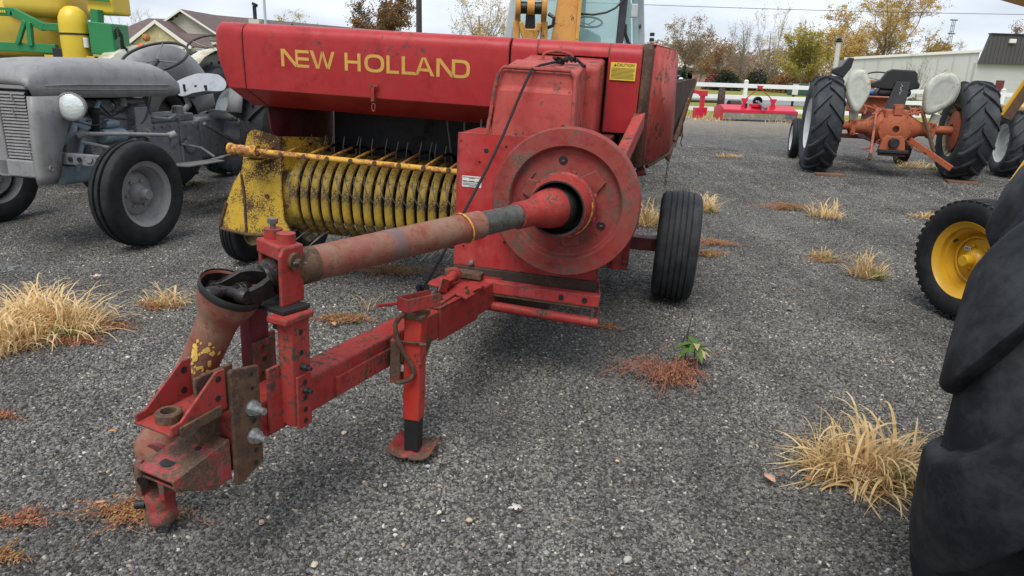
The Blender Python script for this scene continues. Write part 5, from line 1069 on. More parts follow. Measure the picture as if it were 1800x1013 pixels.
MB().extr([S3(-5.44, 9.45, 1.43), S3(-5.14, 9.45, 1.41), S3(-5.14, 9.45, 1.80), S3(-5.44, 9.45, 1.82)], (0, .4, 0)).build('locker', M['sgreen'], sp_, 0, .01)
fb('ladder_post', (-5.40, 9.6, 1.80), (-5.38, 9.6, 1.97), .14, .10); fb('ladder_rail', (-5.62, 9.62, 2.10), (-5.22, 9.62, 2.08), .03, .03)
MB().bb(.36, .70, .15, .6, 1.92, 2.25).build('cab_panel', M['syellow'], sp_, 0, .03, 2)
MB().cyl(S3(-5.49, 9.45, 1.50), S3(-5.49, 9.45, 1.62), .03, 14).build('bottle', M['decal'], sp_, 30, .006)
for k in range(4): a = S3(-5.14, 9.5, 1.62 + .03 * k); MB().tube([a, a + Vector((.06, -.02, .05)), a + Vector((.10, 0, -.05)), a + Vector((.05, .02, -.12)), a + Vector((.12, .04, -.22))], .010, 6).build('hose', M['wire'], sp_)
MB().extr([S3(-5.93, 9.44, 1.36), S3(-5.62, 9.44, 1.36), S3(-5.65, 9.44, 1.475), S3(-5.93, 9.44, 1.49)], (0, .1, 0)).build('mudguard', M['wire'], sp_, 0, .006)
for x in (-6.0, -5.48): MB().bb(x + 5.9 - .06, x + 5.9 + .06, -.03, .05, 1.365, 1.40).build('pad', M['screamy'], sp_, 0, .004)
MB().bb(-1.2, .8, .1, .9, 1.0, 1.36).build('chassis', M['black'], sp_, 0, .02)
for x in (-.95, .55):
    for y in (.2, 2.2): wheel(sp_, (x, y, .62), .62, .30, .36, M['syellow'], M['tyre'], 1, 'lug', lugs=16, lug_h=.04, lug_w=.05)
for k in range(10): MB().bb(-.79 + .025 * k, -.772 + .025 * k, -.06, -.055, 1.885, 1.915).build('panel_lettering', M['syellow'], sp_, 0)

# ================================================================ cream tractor behind the grey one
wt = thing('farm_tractor', 'cream tractor half hidden between the grey tractor and the baler hood, fenders showing', 'tractor', (-4.2, 9.6, 0), (0, 0, R(-15)))
def wl_(x, y, z): return wt_m @ Vector((x, y, z))
wt_m = (Matrix.Translation((-4.2, 9.6, 0)) @ Matrix.Rotation(R(-15), 4, 'Z')).inverted()
for s, c in ((1, (-3.86, 9.25, .72)), (-1, (-4.95, 9.75, .72))):
    cc = wl_(*c)
    rr = []
    for k in range(13):
        q = R(5 + k * 14); cy, cz = math.cos(q), math.sin(q); ro_ = .82
        rr.append([cc + Vector((-s * .02, -cy * .35, cz * .35)), cc + Vector((s * .0, -cy * ro_ * .9, cz * ro_ * .9)), cc + Vector((s * .04, -cy * ro_, cz * ro_)), cc + Vector((s * .24, -cy * ro_, cz * ro_))])
    MB().loft(rr, closed=False).build('fender', M['cream'], wt, 60, solid=.008)
    wheel(wt, cc + Vector((s * .17, 0, -.02)), .70, .30, .38, M['whiterim'], M['tyreold'], s, 'lug', lugs=14, lug_h=.04, lug_w=.05)
a = wl_(-3.86, 9.25, .72); b = wl_(-4.95, 9.75, .72); MB().cyl(a, b, .09, 14).build('rear_axle', M['greydark'], wt, 40)
c = (a + b) / 2; MB().bb(c.x - .18, c.x + .18, c.y - 1.6, c.y + .3, .5, .95).build('gearbox_housing', M['greydark'], wt, 0, .02)
MB().bb(c.x - .25, c.x + .25, c.y - 2.2, c.y - .9, .95, 1.30).build('bonnet', M['cream'], wt, 0, .08, 4)
for s in (-1, 1): wheel(wt, (c.x + s * .62, c.y - 1.9, .36), .36, .16, .22, M['whiterim'], M['tyre'], s, 'rib', ribs=3)
MB().beam((c.x - .6, c.y - 1.9, .42), (c.x + .6, c.y - 1.9, .42), .07, .08).build('front_axle', M['greydark'], wt, 0)
steering_wheel(wt, wl_(-3.90, 9.3, 1.58), (.1, -.6, 1), .24, M['wire'], M['steel'], 3, .013)
MB().cyl(wl_(-3.9, 9.3, 1.55), wl_(-3.95, 9.0, 1.2), .02, 8).build('steering_column', M['wire'], wt)
for k in range(5): p = wl_(-3.95 + .05 * k, 9.05, 1.50); MB().box(p, (.06, .05, .035), Matrix.Rotation(.4 * k, 3, 'Z')).build('gauge', M['steel'], wt, 0, .008)
MB().lathe([(.001, .10), (.03, .095), (.045, .06), (.045, 0)], wl_(-4.665, 9.2, 1.47), (0, 0, 1), 18).build('amber_lamp', plain('amber_plastic', (.75, .16, .02), .3, var=.05), wt, 40)
MB().cyl(wl_(-4.66, 9.2, .9), wl_(-4.66, 9.2, 1.48), .015, 8).build('lamp_stem', M['steel'], wt)
MB().lathe([(.001, .05), (.035, .035), (.05, 0), (.035, -.035), (.001, -.05)], wl_(-4.62, 9.25, 1.645), (0, 0, 1), 18).build('mirror_ball', M['yellowrod'], wt, 60)

# ================================================================ wheeled loader with a cab behind the baler
M['tan'] = paint('tan_yellow_paint', (.56, .27, .06), rust=.22, fade=.5, rough=.45, fadecol=(.60, .33, .11), spots=16)
M['cabgrey'] = plain('pale_cab_grey', (.42, .46, .48), .45, var=.08)
M['cabdark'] = plain('dark_cab_trim', (.03, .027, .035), .5, var=.2)
M['glass'] = glassy('green_tinted_glass', (.30, .60, .57), .04, .27)
ex = thing('wheel_loader', 'tan wheeled loader with green glazed cab standing right behind the baler hood', 'loader', (.68, 9.6, 0))
def X(x, y, z): return Vector((x - .68, y - 9.6, z))
MB().extr([X(-.2, 9.0, 1.0), X(1.56, 9.0, 1.0), X(1.56, 9.0, 1.55), X(-.2, 9.0, 1.55)], (0, 1.7, 0)).build('cab_base', M['cabgrey'], ex, 0, .02)
def slab(name, a, b, w_, d_, mm): return MB().beam(X(*a), X(*b), w_, d_, (0, 1, 0)).build(name, M[mm], ex, 0, .012, 2)
slab('cab_pillar', (1.18, 9.05, 1.5), (1.225, 9.12, 2.75), .085, .10, 'cabdark')
slab('cab_pillar', (-.19, 9.05, 1.5), (-.02, 9.12, 2.75), .09, .10, 'cabgrey')
slab('cab_pillar', (1.545, 9.65, 1.5), (1.42, 9.7, 2.75), .14, .10, 'cabgrey')
slab('cab_pillar', (-.19, 10.7, 1.5), (-.05, 10.6, 2.75), .09, .10, 'cabgrey'); slab('cab_pillar', (1.55, 10.7, 1.5), (1.42, 10.6, 2.75), .09, .10, 'cabgrey'); slab('cab_pillar', (.87, 10.7, 1.5), (.86, 10.65, 2.75), .06, .06, 'cabgrey')
MB().extr([X(-.12, 9.0, 2.72), X(1.50, 9.0, 2.72), X(1.50, 9.0, 2.9), X(-.12, 9.0, 2.9)], (0, 1.75, 0)).build('cab_roof', M['cabgrey'], ex, 0, .05, 3)
MB().extr([X(-.10, 9.06, 1.55), X(1.14, 9.06, 1.55), X(1.18, 9.12, 2.72), X(.0, 9.12, 2.72)], (0, .006, 0)).build('windscreen', M['glass'], ex, 0)
MB().extr([X(1.24, 9.10, 1.80), X(1.34, 9.20, 1.60), X(1.50, 9.50, 1.58), X(1.40, 9.55, 2.72), X(1.26, 9.12, 2.72)], (.004, .004, 0)).build('side_window', M['glass'], ex, 0)
MB().extr([X(-.1, 10.70, 1.6), X(1.45, 10.70, 1.6), X(1.36, 10.62, 2.72), X(-.0, 10.62, 2.72)], (0, .006, 0)).build('rear_window', M['glass'], ex, 0)
MB().tube([X(1.245, 9.06, 1.98), X(1.25, 9.06, 1.88), X(1.30, 9.10, 1.78), X(1.36, 9.14, 1.72), X(1.42, 9.2, 1.70)], .022, 8).build('door_frame', M['cabdark'], ex)
steering_wheel(ex, X(.845, 9.55, 2.02), (0, -.45, 1), .17, M['wire'], M['wire'], 3, .012)
MB().extr([X(.62, 9.6, 1.6), X(1.06, 9.6, 1.6), X(1.02, 9.6, 1.86), X(.84, 9.6, 1.94), X(.66, 9.6, 1.90)], (0, .2, 0)).build('dashboard', M['cabgrey'], ex, 0, .03, 2)
MB().extr([X(.58, 9.4, 1.6), X(.72, 9.4, 1.6), X(.72, 9.4, 1.88), X(.58, 9.4, 1.88)], (0, .3, 0)).build('console', M['cabdark'], ex, 0, .02)
MB().tube([X(.62, 9.02, 2.08), X(.85, 8.99, 2.07), X(1.0, 8.98, 2.10), X(1.10, 8.98, 2.15), X(1.18, 9.0, 2.23), X(1.22, 9.0, 2.32)], .012, 8).build('wiper_hose', M['wire'], ex)
MB().bb(X(1.28, 0, 0).x, X(1.36, 0, 0).x, -.68, -.62, 2.05, 2.20).build('mirror', M['cabgrey'], ex, 0, .01)
MB().lathe([(.001, .01), (.025, .01), (.03, 0)], X(1.50, 9.58, 1.99), (1, -.6, 0), 12).build('door_latch', M['wire'], ex)
for k in range(3): MB().bb(X(1.56, 0, 0).x, X(1.61, 0, 0).x, -.5, -.45, 1.74 + .06 * k, 1.78 + .06 * k).build('hinge', M['wire'], ex, 0, .004)
# boom and knuckle
MB().extr([X(.30, 8.55, 1.3), X(.62, 8.55, 1.3), X(.66, 8.75, 2.8), X(.48, 8.75, 2.8)], (0, .25, 0)).build('boom', M['tan'], ex, 0, .015)
MB().extr([X(.60, 8.5, 1.3), X(.64, 8.5, 1.3), X(.70, 8.70, 2.8), X(.66, 8.70, 2.8)], (0, .3, 0)).build('boom_side_plate', M['tan'], ex, 0, .006)
for x0_, x1_ in ((-.07, -.01), (.22, .28)):
    m = MB(); m.extr([X(x0_, 8.45, 2.30)] + [X(x0_, 8.45 - .10 * math.sin(R(k * 18)), 2.10 + .12 * math.cos(R(k * 18))) for k in range(0, 11)] + [X(x0_, 8.6, 1.85), X(x0_, 8.7, 2.0), X(x0_, 8.6, 2.4)], (x1_ - x0_, 0, 0)); m.build('knuckle_plate', M['tan'], ex, 30, .012)
MB().cyl(X(-.04, 8.45, 2.08), X(.25, 8.45, 2.08), .065, 20).build('knuckle_pin', M['grease'], ex, 40)
MB().cyl(X(.06, 8.44, 2.09), X(.14, 8.44, 2.09), .085, 20).build('knuckle_barrel', M['tan'], ex, 40)
m = MB(); m.extr([X(-.03, 8.40, 1.92), X(.02, 8.40, 1.94), X(.05, 8.40, 1.86), X(.15, 8.40, 1.86), X(.18, 8.40, 1.94), X(.235, 8.40, 1.92), X(.20, 8.42, 1.80), X(.13, 8.42, 1.66), X(.06, 8.42, 1.66), X(.0, 8.42, 1.80)], (0, .10, 0)); m.build('bucket_lug', M['tan'], ex, 0, .012)
MB().extr([X(.02, 8.46, 1.5), X(.18, 8.46, 1.5), X(.15, 8.46, 2.02), X(.05, 8.46, 2.02)], (0, .06, 0)).build('bucket_link', M['grease'], ex, 0, .01)
for x in (-.05, .26): MB().beam(X(x, 8.5, 1.1), X(x, 8.55, 1.95), .08, .12, (0, 1, 0)).build('dipper_arm', M['tan'], ex, 0, .015)
MB().tube([X(.30, 8.40, 2.02), X(.36, 8.36, 1.98), X(.35, 8.36, 1.90), X(.30, 8.4, 1.88)], .02, 8).build('chain_hook', M['grease'], ex)
for x in (.0, .2): MB().tube([X(x, 8.5, 2.2), X(x + .02, 8.52, 2.45), X(x + .05, 8.6, 2.8)], .025, 8).build('hydraulic_hose', M['wire'], ex)
MB().extr([X(-.2, 8.5, .5), X(1.0, 8.5, .5), X(1.0, 8.5, 1.25), X(-.2, 8.5, 1.25)], (0, 2.6, 0)).build('chassis', M['tan'], ex, 0, .02)
for x in (-.35, 1.02):
    for y in (8.7, 10.9): wheel(ex, X(x, y, .65), .65, .40, .36, M['tan'], M['tyre'], 1 if x > 0 else -1, 'lug', lugs=14, lug_h=.04, lug_w=.06)
# ================================================================ white rail fence
M['vinyl_white'] = plain('white_vinyl', (.78, .79, .80), .45, var=.05, scale=3)
FA, FB = Vector((3.55, 27.7, -.02)), Vector((23.5, 28.6, -.02))
fn = thing('rail_fence', 'white three-rail vinyl fence along the back of the lot', 'fence', FA)
fdir = (FB - FA); fl_ = fdir.length; fdir.normalize(); nP = 9; stp = fl_ / (nP - 1)
fr = Matrix.Rotation(math.atan2(fdir.y, fdir.x), 3, 'Z')
for k in range(nP):
    p = fdir * (stp * k)
    po_ = MB().box(p + Vector((0, 0, .62)), (.13, .13, 1.24), fr).build('post', M['vinyl_white'], fn, 0, .008)
    MB().lathe([(.001, .045), (.04, .04), (.07, .015), (.085, .0), (.085, -.02)], p + Vector((0, 0, 1.26)), (0, 0, 1), 16).build('post_cap', M['vinyl_white'], po_, 40)
    if k < nP - 1:
        for z in (1.08, .66, .20): MB().box(p + fdir * (stp / 2) + Vector((0, 0, z)), (stp - .1, .04, .15), fr).build('rail', M['vinyl_white'], fn, 0, .006)

# ================================================================ red flail mower by the fence
M['mred'] = plain('bright_red_paint', (.52, .018, .045), .28, var=.08, scale=3)
mw = thing('flail_mower', 'bright red flail mower with chain guards lying in front of the white fence', 'mower', (7.92, 24.5, 0), (0, 0, R(3)))
deck = MB().extr([(-1.22, -.42, .30), (-1.22, -.42, .36), (-1.20, .05, .50), (-1.2, .5, .44), (-1.2, .5, .2)], (2.44, 0, 0)).build('deck', M['mred'], mw, 0, .01)
MB().bb(-1.24, 1.24, -.455, -.425, .265, .345).build('front_lip', M['mred'], deck, 0, .004)
for s in (-1, 1): MB().extr([(s * 1.235, -.45, .03), (s * 1.235, .5, .03), (s * 1.235, .5, .42), (s * 1.235, -.45, .34)], (s * .02, 0, 0)).build('end_plate', M['mred'], mw, 0, .004)
chs = MB(); random.seed(8)
for k in range(118):
    x = -1.2 + 2.4 * k / 117
    for j in range(5): chs.box((x, -.44 + random.uniform(-.006, .006), .245 - j * .047), (.013 if j % 2 else .007, .007 if j % 2 else .013, .042))
cg = chs.build('chain_guard', plain('galvanised_chain', (.24, .28, .32), .5, metal=.5, var=.3), mw, 0); cg['kind'] = 'stuff'
for s in (-1, 1):
    MB().extr([(s * .48 - .12, -.20, .72), (s * .48 + .12, -.20, .72), (s * .48 + .06, -.20, .58), (s * .48 + .11, -.20, .40), (s * .48 - .11, -.20, .40), (s * .48 - .06, -.20, .58)], (0, .05, 0)).build('lower_lug', M['mred'], mw, 0, .006)
    MB().beam((s * .42, -.15, .72), (s * .03, -.12, 1.05), .03, .03).build('mast_strut', M['jackred'], mw, 0, .004)
MB().bb(-.07, .07, -.17, -.07, 1.02, 1.13).bb(-.11, .11, -.14, -.10, 1.10, 1.13).build('top_link', M['jackred'], mw, 0, .006)
MB().lathe([(.03, 0), (.14, .01), (.155, .05), (.155, .12), (.14, .13)], (-.02, -.02, .63), (0, -1, 0), 24).build('pto_shield', M['black'], mw, 40)
MB().cyl((-.02, -.15, .62), (.06, -.62, .44), .045, 14).cyl((.06, -.62, .44), (.08, -.68, .42), .055, 14).build('pto_shaft', plain('grey_plastic', (.14, .15, .18), .5), mw, 40)
MB().bb(-.22, .12, -.30, .1, .44, .56).build('gearbox', M['mred'], mw, 0, .03, 2)
MB().cyl((-.42, -.2, .42), (-.42, -.2, .56), .04, 12).build('cap', M['black'], mw, 30)

# ================================================================ red implement and old wheels near the fence
im = thing('red_implement', 'small red implement frame with upright post beside the end of the baler', 'implement', (6.15, 25.0, 0), (0, 0, R(10)))
MB().beam((-.65, .3, .95), (.12, 0, .80), .14, .12).build('frame_beam', M['mred'], im, 0, .01)
MB().bb(-.02, .22, -.1, .1, .72, .90).build('head', M['mred'], im, 0, .01)
MB().bb(.02, .15, -.07, .07, .30, .80).build('upright', M['mred'], im, 0, .01)
MB().extr([(-.20, -.2, .02), (-.02, -.2, .0), (.20, -.2, .12), (.22, -.2, .36), (-.20, -.2, .34)], (0, .25, 0)).build('share', M['mred'], im, 0, .01)
ow = thing('old_implement', 'dark rusted implement with upright wheel standing against the white fence', 'implement', (7.3, 26.6, 0), (0, 0, R(-12)))
tyre_mesh(.50, .22, .26, (0, 0, .50), (1, 0, 0), 'lug', lugs=14, lug_h=.03, lug_w=.04).build('wheel', M['darkrust'], ow, 40)
MB().cyl((0, 0, .5), (-1.6, 1.0, .45), .05, 10).cyl((.3, .2, .4), (.7, .4, .4), .16, 14).build('axle', M['darkrust'], ow, 40)
MB().beam((-1.7, .8, .1), (-1.4, 1.0, .6), .12, .12).build('stand', M['darkrust'], ow, 0, .01)

# ================================================================ posts, boxes, poles, wire
vp = thing('vent_pipe', 'pale upright pipe with black cap rising behind the orange tractor', 'post', (10.25, 24.2, 0))
MB().cyl((0, 0, -.02), (-.06, 0, 2.55), .075, 16).build('pipe', M['cream'], vp, 40)
MB().lathe([(.05, 0), (.10, .02), (.12, .05), (.06, .09), (.08, .12), (.001, .15)], (-.06, 0, 2.54), (0, 0, 1), 14).build('cap', M['black'], vp, 40)
mbx = thing('mailbox', 'dark green mailbox with white front beyond the white fence', 'mailbox', (14.4, 38.2, -.02))
MB().bb(-.55, .6, -.3, .1, .55, 1.15).build('box', plain('dark_green_paint', (.02, .07, .045), .5), mbx, 0, .05, 3)
MB().bb(-.42, -.12, -.33, -.3, .58, 1.1).build('door', M['decal'], mbx, 0, .01); MB().bb(-.3, -.2, -.15, -.05, 0, .55).build('post', M['black'], mbx, 0)
def pole(name, label, cat, x, y, h, r0, r1, mm):
    t = thing(name, label, cat, (x, y, -.02)); MB().cyl((0, 0, 0), (0, 0, h), r0, 14, r1).build('pole', mm, t, 40); return t
pb = plain('dark_wood_pole', (.045, .036, .032), .85, var=.3)
t = pole('utility_pole', 'dark wooden utility pole above the middle of the baler hood', 'pole', -8.1, 60, 11, .26, .2, pb)
MB().bb(-1.2, 1.2, -.08, .08, 9.6, 9.8).build('crossarm', pb, t, 0)
t = pole('light_pole', 'slender pale light pole above the left end of the baler hood', 'pole', -17.6, 52, 9, .10, .08, M['cabgrey'])
MB().bb(-.95, -.1, -.1, .1, 3.05, 3.18).build('sign_arm', M['black'], t, 0); MB().bb(.12, .45, -.1, .1, 2.95, 3.15).build('lamp_head', M['black'], t, 0)
t = pole('utility_pole', 'wooden utility pole far out on the right carrying the wire', 'pole', 62, 60, 9, .2, .16, pb)
wr = MB().tube([Vector((-8.1 + 70.1 * k / 24, 60, 6.65 + .9 * (k / 24 - .3) ** 2 * 2 - .2)) for k in range(25)], .02, 5).build('overhead_wire', M['wire'], None); tag(wr, 'thin dark wire crossing the sky above the right half', 'wire')
tw = thing('radio_tower', 'thin grey radio tower far beyond the pale building', 'tower', (85, 150, 0))
for k in range(3):
    q = 2 * PI * k / 3; MB().tube([(.45 * math.cos(q), .45 * math.sin(q), 0), (.3 * math.cos(q), .3 * math.sin(q), 13.0)], .06, 5).build('leg', M['steel'], tw)
for k in range(12): MB().lathe([(.40, 0), (.44, 0), (.44, .08), (.40, .08)], (0, 0, 1 + k), (0, 0, 1), 3, True).build('brace', M['steel'], tw, 0)
for z in (10.5, 13.0): MB().bb(-.7, .7, -.1, .1, z, z + .25).build('antenna', M['steel'], tw, 0)

def at(px, y): # world x of a pixel column at distance y (photograph pixels), near the horizon
    d = rt * ((px - 900) / 1250) - up * ((130 - 506.5) / 1250) + fwd; return d.x * y / d.y
# ================================================================ buildings
M['siding'] = plain('beige_siding', (.55, .52, .43), .7, var=.06, scale=2)
M['shingle'] = plain('brown_shingles', (.125, .085, .08), .9, var=.25, scale=3)
M['trim'] = plain('white_trim', (.72, .70, .66), .6, var=.05)
M['stoneface'] = plain('pale_stone_facing', (.50, .42, .26), .85, var=.35, scale=2.2, bump=.6)
M['brickpale'] = plain('pinkish_brick', (.34, .21, .17), .85, var=.2, scale=5)
M['pane'] = plain('dark_window', (.05, .06, .07), .08, var=.2, scale=1)
hs = thing('house', 'beige gabled house with brown shingle roof at the upper left', 'house', (-26, 60, -.02))
def H(x, y, z): return Vector((x + 26, y - 60, z + .02))
def hb(name, x0, x1, y0, y1, z0, z1, mm, par=None, bev=0): a = H(x0, y0, z0); b = H(x1, y1, z1); return MB().bb(a.x, b.x, a.y, b.y, a.z, b.z).build(name, M[mm] if isinstance(mm, str) else mm, par or hs, 0, bev)
# left wing: eaves run along x
hb('wall', -33.5, -22, 61, 70, 0, 2.45, 'brickpale')
MB().loft([[H(-34, 60.4, 2.40), H(-34, 60.4, 2.52), H(-32.6, 66, 4.45), H(-34, 71, 2.4)], [H(-20, 60.4, 2.40), H(-20, 60.4, 2.52), H(-20, 66, 4.45), H(-20, 71, 2.4)]]).build('roof', M['shingle'], hs, 0)
hb('fascia', -34.05, -22, 60.33, 60.39, 2.34, 2.56, 'trim')
# main gable facing the camera
gp = [(-30.35, 0), (-30.35, 2.65), (-27.2, 4.75), (-22.6, 1.9), (-22.6, 0)]
MB().extr([H(x, 60.9, z) for x, z in gp], (0, .2, 0)).build('gable_wall', M['siding'], hs, 0)
wallm = hs
for k in range(16):
    z = .5 + k * .26
    xl = -30.35 if z < 2.65 else -30.35 + (z - 2.65) / 2.10 * 3.15; xr = -22.6 if z < 1.9 else -27.2 + (4.75 - z) / 2.85 * 4.6
    if xr - xl > .4: MB().extr([H(xl + .1, 60.885, z), H(xr - .1, 60.885, z), H(xr - .1, 60.89, z + .22), H(xl + .1, 60.89, z + .22)], (0, .012, 0)).build('siding_board', M['siding'], hs, 0)
rt_ = []
MB().extr([H(-27.2, 60.3, 4.95), H(-22.3, 60.3, 1.92), H(-22.3, 60.3, 1.78), H(-27.2, 60.3, 4.80), H(-30.9, 60.3, 2.40), H(-30.9, 60.3, 2.55)], (0, .12, 0)).build('verge_board', M['trim'], hs, 0)
MB().loft([[H(-27.2, 60.42, 4.97), H(-30.95, 60.42, 2.50), H(-30.95, 60.42, 2.42), H(-27.2, 60.42, 4.85), H(-22.2, 60.42, 1.80), H(-22.2, 60.42, 1.92)], [H(-27.2, 72, 4.97), H(-30.95, 72, 2.50), H(-30.95, 72, 2.42), H(-27.2, 72, 4.85), H(-22.2, 72, 1.80), H(-22.2, 72, 1.92)]]).build('roof', M['shingle'], hs, 0)
# long right roof running away to the right behind the hood
MB().loft([[H(-27.0, 63, 2.0), H(-27.0, 67, 4.95), H(-27.0, 72, 2.0)], [H(-12, 63, 2.0), H(-12, 67, 4.15), H(-12, 72, 2.0)]]).build('roof', M['shingle'], hs, 0)
hb('wall', -22.6, -12.5, 64, 71, 0, 2.2, 'siding')
chm = hb('chimney', -23.6, -22.7, 65.4, 66.2, 4.0, 4.65, 'siding'); a = H(-23.15, 65.8, 4.6); MB().cyl(a, a + Vector((0, 0, 1.15)), .16, 12).cyl(a + Vector((0, 0, 1.15)), a + Vector((.1, 0, 1.35)), .26, 12).build('flue', M['black'], chm, 40)
# porch with stone gable
MB().extr([H(x, 58.2, z) for x, z in [(-30.25, 2.15), (-28.15, 3.75), (-25.9, 2.15)]], (0, .15, 0)).build('porch_gable', M['stoneface'], hs, 0)
MB().extr([H(-28.15, 57.9, 3.98), H(-25.5, 57.9, 2.12), H(-25.5, 57.9, 1.98), H(-25.75, 57.9, 1.98), H(-28.15, 57.9, 3.72), H(-30.5, 57.9, 2.0), H(-30.75, 57.9, 2.0), H(-30.75, 57.9, 2.14)], (0, .12, 0)).build('verge_board', M['trim'], hs, 0)
MB().extr([H(-28.15, 58.02, 4.0), H(-30.8, 58.02, 2.14), H(-30.8, 58.02, 2.04), H(-28.15, 58.02, 3.88), H(-25.4, 58.02, 2.0), H(-25.4, 58.02, 2.1)], (0, 2.85, 0)).build('roof', M['shingle'], hs, 0)
MB().add([H(-26.9, 58.9, 3.12), H(-25.42, 58.0, 2.12), H(-23.75, 58.0, 2.06), H(-25.5, 60.85, 3.1)], [(0, 1, 2, 3)]).build('roof', M['shingle'], hs, 0, solid=.06)
hb('beam', -30.3, -23.7, 58.1, 58.3, 1.92, 2.12, 'trim')
for x in (-30.1, -27.0, -26.0, -23.95): hb('porch_post', x - .1, x + .1, 58.1, 58.3, 0, 1.95, 'trim' if x > -29 else 'brickpale')
hb('entry', -26.6, -24.2, 60.7, 60.85, 0, 1.9, M['maroon'])
for x in (-28.9, -28.0): w_ = hb('window', x - .4, x + .35, 60.72, 60.86, .8, 1.95, 'trim'); hb('pane', x - .3, x + .25, 60.68, 60.73, .9, 1.85, 'pane', w_)
# pale hall on the right
M['metalwall'] = plain('off_white_cladding', (.50, .50, .485), .6, var=.05, scale=.6)
M['greyfascia'] = plain('dark_grey_cladding', (.075, .068, .070), .55, var=.08, scale=1)
hl_ = thing('hall_building', 'long off-white metal hall with dark grey fascia at the right edge', 'building', (36, 58, -.02))
def HB(x, y, z): return Vector((x - 36, y - 58, z + .02))
L0, L1 = (27.5, 63.5), (35.1, 57.6)
MB().extr([HB(L0[0], L0[1], 0), HB(L1[0], L1[1], 0), HB(L1[0], L1[1], 3.75), HB(L0[0], L0[1], 3.0)], (3, 9, 0)).build('wall', M['metalwall'], hl_, 0)
MB().extr([HB(L0[0] - .1, L0[1], 2.98), HB(L1[0] + .05, L1[1] - .15, 3.72), HB(L1[0] + .05, L1[1] - .15, 3.92), HB(L0[0] - .1, L0[1], 3.14)], (.1, -.15, 0)).build('gutter', M['trim'], hl_, 0)
for k in range(9):
    t_ = (k + .5) / 9; x = L0[0] + (L1[0] - L0[0]) * t_; y = L0[1] + (L1[1] - L0[1]) * t_; MB().beam(HB(x - .02, y - .03, 0), HB(x - .02, y - .03, 3.05 + .7 * t_), .05, .05, (0, 1, 0)).build('panel_seam', M['metalwall'], hl_, 0)
MB().extr([HB(34.9, 57.4, 0), HB(48, 57.4, 0), HB(48, 57.4, 2.95), HB(34.9, 57.4, 2.95)], (0, 9, 0)).build('wall', M['metalwall'], hl_, 0)
fa_ = MB().extr([HB(34.95, 57.1, 2.9), HB(48, 57.1, 2.9), HB(48, 57.1, 5.0), HB(35.4, 57.1, 5.0)], (0, .3, 0)).build('fascia', M['greyfascia'], hl_, 0)
MB().extr([HB(35.35, 57.0, 5.0), HB(48, 57.0, 5.0), HB(48, 57.0, 5.08), HB(35.35, 57.0, 5.08)], (0, .5, 0)).build('coping', M['black'], hl_, 0)
for k in range(42): MB().bb(HB(35.3 + k * .3, 0, 0).x, HB(35.36 + k * .3, 0, 0).x, -.935, -.90, 2.95, 5.0).build('fascia_rib', M['greyfascia'], fa_, 0)
a = HB(37.0, 56.9, 4.55); MB().bb(a.x - .25, a.x + .25, a.y, a.y + .2, a.z - .15, a.z + .15).build('wall_lamp', M['trim'], hl_, 0, .04)
for k in range(7): MB().bb(HB(35.5, 0, 0).x, HB(47, 0, 0).x, -.608, -.603, .4 + k * .36, .405 + k * .36).build('block_course', M['trim'], hl_, 0)
# far houses between the trees
def far_house(label, x, y, w_, d_, h, rh, wm, rm):
    t = thing('house', label, 'house', (x, y, -.02)); MB().bb(-w_ / 2, w_ / 2, 0, d_, 0, h).build('wall', wm, t, 0)
    MB().loft([[Vector((-w_ / 2 - .5, -.5, h)), Vector((-w_ / 2 + 2.0, d_ / 2, h + rh)), Vector((-w_ / 2 - .5, d_ + .5, h))], [Vector((w_ / 2 + .5, -.5, h)), Vector((w_ / 2 - 2.0, d_ / 2, h + rh)), Vector((w_ / 2 + .5, d_ + .5, h))]]).build('roof', rm, t, 0)
    for k in (-1, 1): wn = MB().bb(k * w_ / 4 - .6, k * w_ / 4 + .6, -.05, 0, .9, 2.0).build('window', M['trim'], t, 0); MB().bb(k * w_ / 4 - .5, k * w_ / 4 + .5, -.07, -.04, 1.0, 1.9).build('pane', M['pane'], wn, 0)
greyroof = plain('grey_shingles', (.13, .125, .135), .9, var=.2, scale=2)
far_house('low grey-roofed house behind the white fence, far off between bushes', at(1225, 130) , 130, 12, 8, 1.9, 2.0, M['brickpale'], greyroof)
far_house('small cream house far off just right of the baler end', at(1187, 130), 130, 6, 7, 2.4, 2.0, M['siding'], M['siding'])
far_house('grey-roofed house far off behind the tall bare trees', at(1298, 135), 135, 10, 8, 1.9, 1.9, M['brickpale'], greyroof)

# ================================================================ trees
M['bark'] = plain('grey_brown_bark', (.20, .17, .135), .9, var=.3, scale=6)
M['barkdark'] = plain('dark_bark', (.045, .037, .032), .9, var=.3, scale=6)
LEAF = {'gold': leafmat('gold_leaves', (.40, .24, .06), (.66, .47, .14), .5), 'yellowgreen': leafmat('yellow_green_leaves', (.22, .21, .05), (.60, .45, .09), .4),
        'rust': leafmat('rusty_leaves', (.20, .10, .05), (.42, .23, .09), .4), 'brown': leafmat('brown_leaves', (.22, .15, .09), (.40, .29, .17), .35), 'russetgreen': leafmat('russet_green_leaves', (.09, .085, .035), (.33, .14, .05), .7),
        'green': leafmat('dull_green_leaves', (.06, .08, .035), (.16, .17, .06), .5), 'red': leafmat('dark_red_leaves', (.15, .03, .035), (.32, .07, .07), .5), 'dark': leafmat('dark_evergreen', (.015, .028, .018), (.045, .07, .04), .6)}
